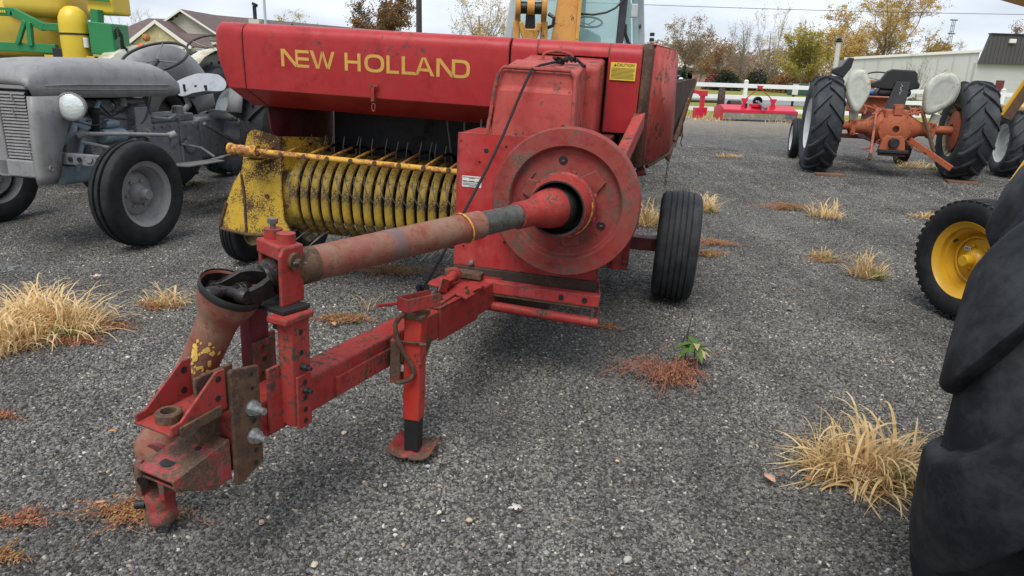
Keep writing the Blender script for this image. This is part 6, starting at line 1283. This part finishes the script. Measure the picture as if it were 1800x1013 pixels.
def tree(name, label, loc, h, w_, zb, leaf, nleaf, lsize, seed, bark='bark', upr=.5, cat='tree', fine=9, r0=None):
    """trunk, limbs, branches and twigs that fill an ellipsoid crown of height h - zb and width w_; leaves on the twigs"""
    rnd = random.Random(seed); t = thing(name, label, cat, loc, (0, 0, 0)); tr = MB(); lf = MB(); r0 = r0 or h * (.017 if upr < .8 else .011); pts_l = []
    cz = (h + zb) / 2; hz = (h - zb) / 2; hw = w_ / 2
    def inside():
        while True:
            p = Vector((rnd.uniform(-1, 1), rnd.uniform(-1, 1), rnd.uniform(-1, 1)))
            if p.length < 1: return p
    def curve(a, b, sag, n, r1, r2, sides):
        d = b - a; out = []
        for i in range(n + 1):
            u = i / n; q = a.lerp(b, u) + Vector((rnd.gauss(0, .03), rnd.gauss(0, .03), rnd.gauss(0, .03))) * d.length * (0 if i in (0, n) else 1); q.z += sag * d.length * math.sin(PI * u) * -1; out.append(q)
        tr.tube(out, [r1 + (r2 - r1) * i / n for i in range(n + 1)], sides, False); return out
    top = Vector((rnd.gauss(0, .04) * w_, rnd.gauss(0, .04) * w_, zb + (h - zb) * .62)); trunk = curve(Vector((0, 0, 0)), top, 0, 6, r0, r0 * .35, 7)
    def on(path, u): k = min(len(path) - 2, int(u * (len(path) - 1))); return path[k].lerp(path[k + 1], u * (len(path) - 1) - k)
    nl = 11
    for i in range(nl):
        q = 6.283 * i / nl * 2.4 + rnd.uniform(-.3, .3); rr = rnd.uniform(.45, .9); zz = rnd.uniform(-.55, .8)
        e = Vector((math.cos(q) * hw * rr * math.sqrt(1 - zz * zz * .7), math.sin(q) * hw * rr * math.sqrt(1 - zz * zz * .7), cz + hz * zz))
        s0 = on(trunk, max(.12, min(.98, (e.z * (1 - upr) + .0 * h) / top.z * .85 + rnd.uniform(-.05, .05)))); limb = curve(s0, e, .10, 5, r0 * .36, r0 * .13, 5)
        for j in range(11):
            u = .3 + .7 * (j + rnd.random()) / 9; a = on(limb, min(u, .999)); d = (e - s0).normalized(); o = inside()
            b2 = a + Vector((o.x * hw * .42, o.y * hw * .42, (abs(o.z) * upr + o.z * (1 - upr)) * hz * .55)) + d * hw * .12
            k = Vector((b2.x / hw, b2.y / hw, (b2.z - cz) / hz)); 
            if k.length > 1.04: k *= 1.04 / k.length; b2 = Vector((k.x * hw, k.y * hw, cz + k.z * hz))
            br_ = curve(a, b2, .06, 4, r0 * .12, r0 * .05, 4)
            for g in range(fine):
                u2 = .2 + .8 * rnd.random(); a3 = on(br_, min(u2, .999)); o = inside(); b3 = a3 + Vector((o.x * hw * .2, o.y * hw * .2, (abs(o.z) * upr + o.z * (1 - upr)) * hz * .32)) + (b2 - a) * .12
                tw_ = curve(a3, b3, .04, 2, r0 * .045, r0 * .02, 3); pts_l += tw_[1:]
    tr.build('trunk', M[bark], t, 60, recalc=False)
    for i in range(nleaf):
        p = rnd.choice(pts_l) + Vector((rnd.gauss(0, 1), rnd.gauss(0, 1), rnd.gauss(0, 1))) * lsize * 1.3
        n = Vector((rnd.gauss(0, 1), rnd.gauss(0, 1), rnd.gauss(.3, 1))).normalized(); a = n.orthogonal().normalized(); b = n.cross(a); s = lsize * rnd.uniform(.5, 1.1)
        lf.add([p - a * s, p - b * s * .5, p + a * s, p + b * s * .5], [(0, 1, 2, 3)])
    if nleaf: lf.build('crown', LEAF[leaf], t, 0, recalc=False)
    return t
T_ = [   # label, pixel column, distance, height, crown width, crown base, leaf colour, leaves, leaf size, seed, upright
 ('large gold-leaved tree towering behind the orange tractor', 1545, 78, 12.6, 11.6, 1.4, 'gold', 26000, .105, 31, .55),
 ('yellow and green tree left of the pale upright pipe', 1408, 66, 5.6, 4.6, .6, 'yellowgreen', 12000, .10, 32, .4),
 ('bushy orange-gold tree right behind the pale upright pipe', 1475, 74, 6.0, 5.6, .6, 'gold', 12000, .10, 33, .4),
 ('tall bare tree left of the pair behind the white fence', 1302, 74, 8.3, 4.6, 1.2, 'brown', 1800, .07, 34, .9),
 ('tall bare tree right of the pair behind the white fence', 1350, 76, 8.5, 4.6, 1.2, 'gold', 1800, .07, 35, .9),
 ('thin bare tree just left of the yellow and green tree', 1392, 82, 8.0, 4.0, 1.2, 'gold', 900, .07, 36, .9),
 ('brownish rounded tree right beside the end of the baler', 1205, 84, 7.4, 6.0, 1.0, 'brown', 7500, .10, 37, .6),
 ('low russet tree left of the bare pair', 1262, 80, 4.6, 4.6, .6, 'rust', 4500, .10, 38, .4),
 ('small brown tree over the grey-roofed house', 1232, 96, 5.4, 5.0, .8, 'brown', 4500, .11, 39, .5),
 ('fawn tree filling the gap between the russet tree and the bare pair', 1285, 98, 5.2, 5.0, .8, 'brown', 4500, .11, 48, .5),
 ('olive-gold tree with open branches above the baler hood, left of the loader', 850, 52, 6.9, 5.2, 1.2, 'gold', 3200, .075, 40, .5),
 ('dense russet green tree above the middle of the baler hood', 668, 75, 8.8, 7.4, .8, 'russetgreen', 24000, .13, 41, .4),
 ('pale yellow tree top peeping over the baler hood, left', 520, 95, 7.2, 7.0, 1.0, 'yellowgreen', 6500, .10, 42, .6),
 ('small dark red tree beside the dark utility pole', 748, 88, 5.0, 2.6, .8, 'red', 3500, .09, 43, .6),
 ('thin bare tree in front of the pale hall', 1618, 50, 3.3, 2.9, .5, 'brown', 120, .04, 44, .6),
 ('bare tree rising behind the pale hall', 1655, 84, 6.2, 5.6, 1.0, 'brown', 60, .05, 45, .7),
 ('brown-leaved tree at the far right edge behind the hall', 1800, 74, 7.4, 5.0, 1.0, 'rust', 5000, .09, 46, .5),
 ('bare brown tree top behind the roof of the left house', 236, 90, 7.0, 8.0, 1.5, 'brown', 150, .06, 47, .9),
]
for lab, px, y, h, cw, zb, lf_, nl, ls, sd_, u_ in T_:
    tree('tree', lab, (at(px, y), y, -.02), h, cw, zb, lf_, nl, ls, sd_, 'bark', u_)
# bushes and hedges behind the fence
def bush(label, x, y, w_, h, leaf, n, ls, seed, d_=None, name='bush', cat='bush', cone=False):
    rnd = random.Random(seed); t = thing(name, label, cat, (x, y, -.02)); lf = MB(); d_ = d_ or w_ * .6; core = MB()
    for i in range(n):
        while True:
            p = Vector((rnd.uniform(-1, 1), rnd.uniform(-1, 1), rnd.uniform(0, 1)))
            rr = math.hypot(p.x, p.y)
            if (cone and rr < 1 - p.z) or (not cone and rr * rr + p.z ** 2 < 1 + .35 * noise.noise(Vector((p.x * 2, p.y * 2, p.z * 2 + seed)))): break
        if not cone: p *= rnd.uniform(.8, 1.0) ** .3
        q = Vector((p.x * w_ / 2, p.y * d_ / 2, p.z * h)); nn = Vector((rnd.gauss(0, 1), rnd.gauss(0, 1), rnd.gauss(0, 1))).normalized(); a = nn.orthogonal().normalized(); b = nn.cross(a); s = ls * rnd.uniform(.5, 1.1)
        lf.add([q - a * s, q - b * s * .6, q + a * s, q + b * s * .6], [(0, 1, 2, 3)])
    lf.build('foliage', LEAF[leaf], t, 0, recalc=False)
    for k in range(5): MB().tube([(0, 0, 0), (rnd.uniform(-.3, .3) * w_, rnd.uniform(-.3, .3) * d_, h * .7)], [.05, .015], 5).build('stem', M['barkdark'], t)
bush('dark rounded evergreen bush behind the white fence', at(1277, 70), 70, 3.0, 1.9, 'dark', 1500, .14, 61)
bush('dark red bush next to the rounded evergreen', at(1255, 72), 72, 2.4, 1.5, 'red', 900, .13, 62)
bush('narrow dark green conifer beside the cream house', at(1202, 75), 75, 1.4, 2.6, 'dark', 1300, .14, 63, cone=True, name='conifer', cat='conifer')
bush('brown leafless hedge behind the middle of the fence', at(1335, 78), 78, 7.0, 2.7, 'brown', 2600, .16, 64)
bush('dark patch of evergreen shrub in the brown hedge', at(1330, 73), 73, 2.6, 2.1, 'dark', 900, .14, 65)
bush('orange hedge below the yellow and green tree', at(1395, 70), 70, 5.5, 2.2, 'rust', 2200, .15, 66)
bush('low orange-red hedge at the foot of the pale pipe', at(1450, 68), 68, 6.0, 1.9, 'rust', 2200, .15, 67)
bush('dark green shrub behind the fence under the black seat', at(1612, 33), 33, 1.3, .75, 'green', 900, .07, 68)
bush('rounded dark tree crown showing above the roof of the pale hall', at(1645, 90), 90, 5.0, 6.6, 'green', 3500, .2, 69, name='tree', cat='tree')
rnd = random.Random(77); lf = MB()   # far wood that reads as one mass
for i in range(16000):
    px = rnd.uniform(1120, 1540); y = rnd.uniform(140, 165); x = at(px, y); z = rnd.uniform(0, 1) ** .8 * (6.6 + 3.4 * noise.noise(Vector((x * .12, 3, 0))))
    nn = Vector((rnd.gauss(0, 1), rnd.gauss(0, 1), rnd.gauss(0, 1))).normalized(); a = nn.orthogonal().normalized(); b = nn.cross(a); s = rnd.uniform(.15, .36); q = Vector((x, y, z)); lf.add([q - a * s, q - b * s * .5, q + a * s, q + b * s * .5], [(0, 1, 2, 3)])
tag(lf.build('far_wood', LEAF['brown'], None, 0, recalc=False), 'brown and grey mass of far woodland behind the houses', 'woodland', kind='stuff')
sg = thing('wall_sign', 'small dark red sign on the pale hall near the right edge', 'sign', (at(1762, 55), 55, 0)); MB().bb(-.3, .3, 0, .05, .75, 1.7).build('panel', M['maroon'], sg, 0); MB().bb(-.05, .05, .05, .1, -.02, 1.0).build('post', M['black'], sg, 0)
yl = thing('yellow_hydrant', 'small yellow upright beside the dark red sign', 'hydrant', (at(1772, 50), 50, 0)); MB().cyl((0, 0, -.02), (0, 0, 1.05), .12, 12).cyl((-.25, 0, .7), (.25, 0, .7), .09, 12).build('body', M['syellow'], yl, 40); MB().lathe([(.14, 0), (.10, .08), (.001, .12)], (0, 0, 1.05), (0, 0, 1), 12).build('bonnet', M['syellow'], yl, 40)
# ================================================================ weeds, dry grass, leaves on the gravel
M['straw'] = leafmat('dry_straw', (.66, .46, .20), (.88, .70, .42), 6, .3)
M['strawdull'] = leafmat('dull_straw', (.48, .31, .13), (.74, .54, .27), 6, .25)
M['thatch'] = leafmat('dead_thatch', (.24, .15, .075), (.52, .37, .19), 8, .2)
M['weedred'] = leafmat('red_dried_weed', (.24, .095, .05), (.50, .24, .13), 9, .15)
M['weedorange'] = leafmat('ochre_dried_weed', (.28, .14, .05), (.55, .34, .13), 9, .15)
M['weedgreen'] = leafmat('green_weed', (.05, .12, .02), (.16, .26, .06), 9, .25)
M['stem'] = plain('pinkish_stem', (.32, .12, .09), .7, var=.2)
def blade(m, p, az, ln, lean, wd, rnd, curl=1.0, seg=7):
    d = Vector((math.cos(az), math.sin(az), 0)); s = Vector((-d.y, d.x, 0)); s.rotate(Matrix.Rotation(rnd.uniform(-.6, .6), 3, 'Z')); q = p.copy(); a = lean; vs = []
    for i in range(seg + 1):
        t = i / seg; w = wd * (1 - t ** 2.2) * .5 + .0004; vs += [q - s * w, q + s * w]
        q = q + (d * math.sin(a) + Vector((0, 0, 1)) * math.cos(a)) * ln / seg; a += curl * (.25 + 2.9 * t * t) / seg * 2.4
        if q.z < .004: q.z = .004
    o = len(m.v); m.v += vs; m.f += [(o + 2 * i, o + 2 * i + 1, o + 2 * i + 3, o + 2 * i + 2) for i in range(seg)]
def clump(label, px, py, w_, d_, h, n, seed, mat='straw', wd=.006, fine=0, green=0, red=0, name='dry_grass_clump', curl=1.0, lean=(.05, .9), shape=None):
    rnd = random.Random(seed); c = pix(px, py); t = thing(name, label, 'dry grass', c, (0, 0, 0), 'weeds growing through the gravel'); m = MB()
    for i in range(n):
        r = rnd.random() ** .6; q = rnd.uniform(0, 6.283); p = Vector((math.cos(q) * r * w_ * .42, math.sin(q) * r * d_ * .42, 0))
        az = math.atan2(p.y * 1.1 + rnd.gauss(0, .42) * d_, p.x + rnd.gauss(0, .42) * w_); blade(m, p, az, h * rnd.uniform(.35, 1.25), rnd.uniform(*lean) * (.5 + .8 * r), wd * rnd.uniform(.5, 1.5), rnd, curl * rnd.uniform(.35, 1.5))
    for i in range(n // 9):   # long wide blades that arch over
        q = rnd.uniform(0, 6.283); r = rnd.random(); p = Vector((math.cos(q) * r * w_ * .3, math.sin(q) * r * d_ * .3, 0)); blade(m, p, rnd.uniform(0, 6.283), h * rnd.uniform(1.1, 1.6), rnd.uniform(.0, .5), wd * rnd.uniform(1.1, 1.7), rnd, rnd.uniform(1.2, 1.9), 10)
    b = m.build('blades', M[mat], t, 0, recalc=False); b['kind'] = 'stuff'
    if n > 40:   # matted dead thatch at the foot
        m = MB()
        for i in range(n):
            r = rnd.random() ** .6; q = rnd.uniform(0, 6.283); p = Vector((math.cos(q) * r * w_ * .5, math.sin(q) * r * d_ * .5, rnd.uniform(.004, .03))); blade(m, p, rnd.uniform(0, 6.283), h * rnd.uniform(.25, .6), rnd.uniform(1.2, 1.7), wd * rnd.uniform(.3, .9), rnd, .25, 4)
        b = m.build('thatch', M['thatch'], t, 0, recalc=False); b['kind'] = 'stuff'
    if fine:
        m = MB()
        for i in range(fine):
            r = rnd.random() ** .5; q = rnd.uniform(0, 6.283); p = Vector((math.cos(q) * r * w_ * .55, math.sin(q) * r * d_ * .55, 0)); blade(m, p, rnd.uniform(0, 6.28), h * rnd.uniform(.3, .9), rnd.uniform(.3, 1.4), .0022, rnd, .6, 4)
        b = m.build('fine_stalks', M['strawdull'], t, 0, recalc=False); b['kind'] = 'stuff'
    if green:
        m = MB(); gx, gy = rnd.uniform(.1, .35) * w_, -.25 * d_
        for i in range(green): p = Vector((gx + rnd.gauss(0, .06) * w_, gy + rnd.gauss(0, .08) * d_, 0)); blade(m, p, rnd.uniform(0, 6.28), h * rnd.uniform(.15, .45), rnd.uniform(.2, 1.2), wd * 1.1, rnd, .6, 4)
        b = m.build('green_shoots', M['weedgreen'], t, 0, recalc=False); b['kind'] = 'stuff'
    return t
def mat_weed(label, px, py, w_, d_, h, n, seed, mat='weedred', name='sprawling_weed', green=0):
    """low sprawling weed: stems along the ground with many small leaves"""
    rnd = random.Random(seed); c = pix(px, py); t = thing(name, label, 'weed', c, (0, 0, 0), 'weeds growing through the gravel'); st = MB(); lf = MB()
    for i in range(n):
        az = rnd.uniform(0, 6.283); ln = rnd.uniform(.3, 1.0) * rnd.choice((1, 1, 1.5)); p = Vector((rnd.gauss(0, .14) * w_, rnd.gauss(0, .14) * d_, .006)); dx = Vector((math.cos(az) * w_ * .5, math.sin(az) * d_ * .5, 0)) * ln; pts = []
        for k in range(6):
            u = k / 5; pts.append(p + dx * u + Vector((rnd.gauss(0, .012), rnd.gauss(0, .012), h * rnd.uniform(.2, 1) * math.sin(PI * min(1, u * .9 + .08)))))
        st.tube(pts, [.0022, .002, .0018, .0016, .0013, .001], 4)
        for k in range(34):
            u = rnd.random() * 4.99; j = int(u); q = pts[j].lerp(pts[j + 1], u - j) + Vector((rnd.gauss(0, .010), rnd.gauss(0, .010), abs(rnd.gauss(0, .006)))); nn = Vector((rnd.gauss(0, 1), rnd.gauss(0, 1), rnd.gauss(.4, 1))).normalized(); a = nn.orthogonal().normalized(); b = nn.cross(a); s = rnd.uniform(.003, .0075)
            lf.add([q - a * s, q - b * s * .45, q + a * s, q + b * s * .45], [(0, 1, 2, 3)])
    gm = MB()
    for i in range(n * 5):
        q = Vector((rnd.gauss(0, .2) * w_, rnd.gauss(0, .2) * d_, .008 + abs(rnd.gauss(0, .3)) * h)); nn = Vector((rnd.gauss(0, 1), rnd.gauss(0, 1), rnd.gauss(.6, 1))).normalized(); a = nn.orthogonal().normalized(); b = nn.cross(a); s = rnd.uniform(.003, .008)
        gm.add([q - a * s, q - b * s * .5, q + a * s, q + b * s * .5], [(0, 1, 2, 3)])
    b = gm.build('dull_leaves', M['thatch'], t, 0, recalc=False); b['kind'] = 'stuff'
    b = st.build('stems', M['stem'], t, 60, recalc=False); b['kind'] = 'stuff'; b = lf.build('leaves', M[mat], t, 0, recalc=False); b['kind'] = 'stuff'
    if green:
        m = MB()
        for i in range(green): p = Vector((rnd.gauss(0, .12) * w_, rnd.gauss(0, .12) * d_, 0)); blade(m, p, rnd.uniform(0, 6.28), .06 * rnd.uniform(.5, 1.3), rnd.uniform(.3, 1.3), .010, rnd, .4, 3)
        b = m.build('green_leaves', M['weedgreen'], t, 0, recalc=False); b['kind'] = 'stuff'
    return t
clump('big pale straw grass clump in the right foreground next to the near black tyre', 1520, 830, .44, .32, .26, 260, 1, 'straw', .009, 520, 60, curl=1.35, lean=(.35, 1.45))
clump('wide straw grass clump at the left edge below the grey tractor', 80, 580, .66, .46, .28, 560, 2, 'straw', .0075, 320, 60, lean=(.2, 1.2))
clump('straw grass tuft at the far left edge, left end of the wide clump', 5, 612, .35, .30, .24, 190, 3, 'straw', .007, 90)
clump('short straw grass tuft just left of the driveline cup', 290, 535, .26, .12, .15, 70, 4, 'straw', .006, 60, lean=(.05, 1.2))
clump('small straw tuft with green shoots, midway on the gravel right of the baler wheel', 1522, 485, .32, .24, .24, 70, 5, 'strawdull', .007, 60, 30)
clump('straw tuft with long bent blades right of the green weed patch', 1450, 382, .42, .28, .24, 90, 6, 'straw', .008, 40, curl=1.3)
clump('straw tuft hugging the right side of the baler wheel', 1240, 372, .26, .26, .25, 110, 7, 'straw', .008, 80, 30)
clump('straw tuft showing between the flywheel and the baler wheel', 1138, 395, .40, .3, .27, 130, 8, 'strawdull', .008, 80)
clump('faint straw tuft on the gravel left of the yellow-rimmed wheel', 1628, 383, .42, .26, .10, 90, 9, 'strawdull', .008, 80, lean=(.5, 1.4))
clump('tiny green and straw tuft halfway to the yellow-rimmed wheel', 1447, 452, .24, .16, .09, 60, 10, 'strawdull', .006, 40, 60)
clump('straw patch on the gravel left of the orange tractor', 1280, 276, .60, .3, .08, 90, 11, 'strawdull', .01, 60)
clump('straw patch in the shade beneath the orange tractor', 1612, 295, .9, .4, .16, 120, 12, 'straw', .012, 60, 60)
clump('lone thin straw stalk beside the drive shaft', 645, 545, .08, .06, .14, 9, 13, 'straw', .004, 6, lean=(.05, .5))
mat_weed('ochre sprawling weed under the hanging yoke at bottom left', 245, 905, .34, .17, .03, 46, 20, 'weedorange')
mat_weed('reddish sprawling weed at the bottom left edge', 20, 920, .26, .10, .02, 18, 21, 'weedred')
mat_weed('reddish weed scrap at the very bottom left corner', 5, 985, .18, .08, .02, 10, 22, 'weedorange')
mat_weed('red-brown weed mat in front of the wide straw clump', 130, 605, .30, .10, .03, 26, 23, 'weedred')
mat_weed('red-brown weed scrap at the right end of the wide straw clump', 205, 578, .22, .10, .02, 12, 24, 'weedred')
mat_weed('rusty weed under the short straw tuft by the cup', 275, 545, .24, .10, .03, 18, 25, 'weedorange')
mat_weed('rusty weed patch on the gravel behind the bearing stand', 600, 565, .42, .18, .03, 34, 26, 'weedorange', green=8)
mat_weed('coral red weed around the green plant below the baler wheel', 1178, 670, .44, .30, .11, 70, 27, 'weedred')
mat_weed('coral weed patch right of the baler wheel', 1248, 430, .48, .3, .04, 34, 28, 'weedorange')
mat_weed('coral and green weed patch lower right of the baler wheel', 1240, 450, .44, .2, .04, 34, 29, 'weedorange', green=20)
mat_weed('rusty and green weed patch out on the gravel right of the baler', 1385, 368, .70, .34, .07, 60, 30, 'weedorange', green=70)
mat_weed('small rusty weed under the tiny green tuft', 1447, 460, .30, .14, .02, 18, 31, 'weedorange')
mat_weed('dull weed patch on the gravel beneath the drive shaft', 700, 480, .6, .36, .02, 40, 32, 'weedorange', green=26)
mat_weed('dull weed scrap below the lower baler bar', 1068, 577, .16, .08, .015, 10, 33, 'weedorange')
mat_weed('rusty weed scrap at the left edge of the gravel', 5, 735, .14, .08, .02, 10, 34, 'weedred')
mat_weed('green weeds under the grey tractor', 340, 326, .55, .2, .05, 16, 35, 'weedgreen', green=40)
# green leafy plant with a dead stalk
gp_ = thing('leafy_plant', 'bright green leafy plant with a dry dark stalk below the baler wheel', 'plant', pix(1218, 645)); rnd = random.Random(9)
for k in range(16):
    az = k * 2.4; ln = rnd.uniform(.075, .125); el = rnd.uniform(.25, .95); d = Vector((math.cos(az), math.sin(az), 0)); s = Vector((-d.y, d.x, 0)); m = MB(); z0 = .09 + .04 * rnd.random(); pr = []
    for i in range(6):
        u = i / 5; w_ = .016 * math.sin(PI * (u * .86 + .12)); p = d * ln * u + Vector((0, 0, z0 + ln * (el * u - .9 * u * u * .8))); pr.append([p - s * w_ + Vector((0, 0, .003)), p, p + s * w_ + Vector((0, 0, .003))])
    m.loft(pr, closed=False).build('leaf', M['weedgreen'] if k % 5 else leafmat('pale_leaf_%d' % k, (.45, .34, .18), (.55, .42, .25), 5), gp_, 60, recalc=False)
MB().tube([(0, 0, 0), (.004, 0, .05), (0, .004, .10)], .003, 6).build('stem', M['weedgreen'], gp_)
MB().tube([(-.03, .05, 0), (-.032, .05, .10), (-.028, .055, .19), (-.020, .05, .26), (-.024, .05, .285)], [.003, .0028, .0025, .002, .0015], 6).tube([(-.032, .05, .10), (-.05, .05, .12), (-.045, .05, .15)], .003, 5).tube([(-.028, .055, .17), (-.04, .05, .15), (-.035, .05, .14)], .003, 5).build('dry_stalk', M['barkdark'], gp_)
MB().tube([(-.22, .02, .01), (-.16, .03, .08), (-.125, .04, .13)], .002, 5).tube([(.03, 0, .03), (.12, .03, .07), (.17, .05, .08)], .0015, 5).build('side_stalk', M['stem'], gp_)

# fallen leaves and scraps
def leaf_flat(label, px, py, size, col, seed, kind='oval', name='fallen_leaf', cat='leaf'):
    rnd = random.Random(seed); m = MB(); pts = []
    n = 30 if kind == 'maple' else 16
    for i in range(n):
        q = 2 * PI * i / n
        if kind == 'maple': r = .35 + .65 * max(abs(math.cos(2.5 * q)) ** 1.6, .05) * (.7 + .3 * math.cos(q))
        else: r = 1 / math.sqrt((math.cos(q) / 1) ** 2 + (math.sin(q) / .48) ** 2) * (1 + .07 * rnd.gauss(0, 1))
        p = Vector((math.cos(q) * r, math.sin(q) * r, 0)) * size; p.z = .010 + .25 * size * (abs(math.sin(q)) * .5 + rnd.uniform(0, .15)) + .10 * p.x * rnd.random(); pts.append(p)
    m.add([(0, 0, .012)] + pts, [(0, i + 1, (i + 1) % n + 1) for i in range(n)])
    o = m.build(name, plain('dry_leaf_%d' % seed, col, .75, var=.2, scale=60), None, 60, recalc=False, solid=.0008); o.location = pix(px, py) + Vector((0, 0, .012)); o.rotation_euler = (rnd.uniform(-.15, .15), rnd.uniform(-.15, .15), rnd.uniform(0, 6.28)); return tag(o, label, cat, 'fallen leaves on the gravel')
leaf_flat('white-grey lobed leaf lying alone in the front middle of the gravel', 908, 902, .030, (.60, .55, .50), 51, 'maple')
leaf_flat('pinkish tan leaf left of the big straw clump in the right foreground', 1352, 848, .030, (.52, .30, .20), 52)
leaf_flat('brown curled leaf touching the pinkish tan leaf', 1372, 842, .018, (.22, .11, .06), 53)
leaf_flat('orange brown leaf at the foot of the big straw clump', 1420, 850, .018, (.42, .17, .07), 54)
leaf_flat('pale lobed leaf between the two straw clumps on the left', 172, 491, .045, (.55, .47, .40), 55, 'maple')
leaf_flat('grey leaf at the foot of the wide straw clump', 94, 600, .030, (.27, .27, .26), 56)
leaf_flat('dark curled leaf at the lower left of the wide straw clump', 15, 615, .05, (.07, .06, .06), 57)
leaf_flat('tan leaf at the right foot of the wide straw clump', 172, 586, .035, (.45, .27, .15), 58)
leaf_flat('orange leaf on the gravel left of the hitch', 200, 766, .017, (.50, .24, .08), 59)
leaf_flat('tan leaf on the rusty weed patch behind the bearing stand', 588, 575, .025, (.50, .26, .12), 60)
leaf_flat('grey stone-like leaf scrap on the gravel right of the baler', 1358, 505, .030, (.25, .25, .23), 61)
leaf_flat('orange scrap of leaf on the gravel right of the baler', 1395, 512, .020, (.48, .20, .08), 62)
leaf_flat('reddish leaf at the foot of the yellow-rimmed wheel', 1650, 545, .030, (.28, .09, .05), 63)
leaf_flat('small orange leaf in the rusty weed near the hanging yoke', 180, 892, .016, (.55, .27, .15), 64)
# larger single stones
M['rock'] = plain('pale_stone', (.34, .31, .27), .8, var=.3, scale=40)
def rock(label, px, py, s, col, seed):
    rnd = random.Random(seed); bm = bmesh.new(); bmesh.ops.create_icosphere(bm, subdivisions=2, radius=1)
    for v in bm.verts: v.co *= 1 + .35 * noise.noise(v.co * 1.3 + Vector((seed, 0, 0))); v.co.x *= s; v.co.y *= s * .8; v.co.z *= s * .62
    me = bpy.data.meshes.new('pebble'); bm.to_mesh(me); bm.free(); me.materials.append(plain('pebble_%d' % seed, col, .75, var=.15, scale=60)); o = bpy.data.objects.new('pebble', me); COL.objects.link(o); o.location = pix(px, py) + Vector((0, 0, s * .45)); o.rotation_euler = (0, 0, rnd.uniform(0, 6)); tag(o, label, 'pebble', 'larger pebbles on the gravel')
for i, (lb, px, py, s, c) in enumerate([('rounded grey pebble at the bottom right of the middle gravel', 1103, 987, .016, (.40, .38, .34)), ('tan pebble left of the white-grey leaf', 825, 917, .012, (.50, .38, .24)), ('smooth tan pebble just left of the hanging yoke', 245, 848, .016, (.48, .36, .25)), ('yellowish flat pebble right of the jack stand', 1085, 812, .009, (.55, .42, .20)), ('grey angular pebble right of the jack foot', 752, 822, .011, (.36, .37, .38)), ('grey pebble below the white-grey leaf', 960, 975, .012, (.28, .28, .27)), ('cream pebble left of the tan pebble', 772, 903, .010, (.55, .50, .40)), ('tan pebble in the bottom left quarter below the hitch', 460, 920, .011, (.45, .36, .26)), ('pale pebble on the gravel right of the hitch bolts', 605, 763, .012, (.50, .43, .32)), ('pale pebble below the jack stand', 677, 855, .010, (.46, .44, .40)), ('dark grey pebble by the baler wheel', 1388, 545, .020, (.22, .22, .22)), ('tan pebble on the gravel at the far bottom', 553, 995, .013, (.50, .42, .30)), ('pinkish white pebble left of the driveline', 225, 630, .012, (.62, .58, .52))]): rock(lb, px, py, s, c, 100 + i)
bn = MB().tube([(0, 0, .02), (.02, .01, .03), (.035, .03, .045), (.04, .05, .06)], [.007, .008, .008, .006], 8).build('hose_scrap', plain('cream_plastic', (.60, .55, .42), .5), None); bn.location = pix(735, 628); tag(bn, 'short cream plastic hose scrap behind the jack stand', 'hose')
# straw verge along the fence
rnd = random.Random(91); m = MB()
for i in range(5200):
    x = rnd.uniform(3, 22); y = rnd.uniform(23.2, 27.9); y = 24.0 + (y - 24.0) * 1.0
    if noise.noise(Vector((x * .9, y * .9, 2))) < -.12: continue
    blade(m, Vector((x, y, 0)), rnd.uniform(0, 6.28), rnd.uniform(.05, .22), rnd.uniform(.2, 1.3), .02, rnd, .8, 3)
tag(m.build('dry_verge_grass', M['strawdull'], None, 0, recalc=False), 'strip of dry straw-coloured grass along the foot of the white fence', 'dry grass', kind='stuff')
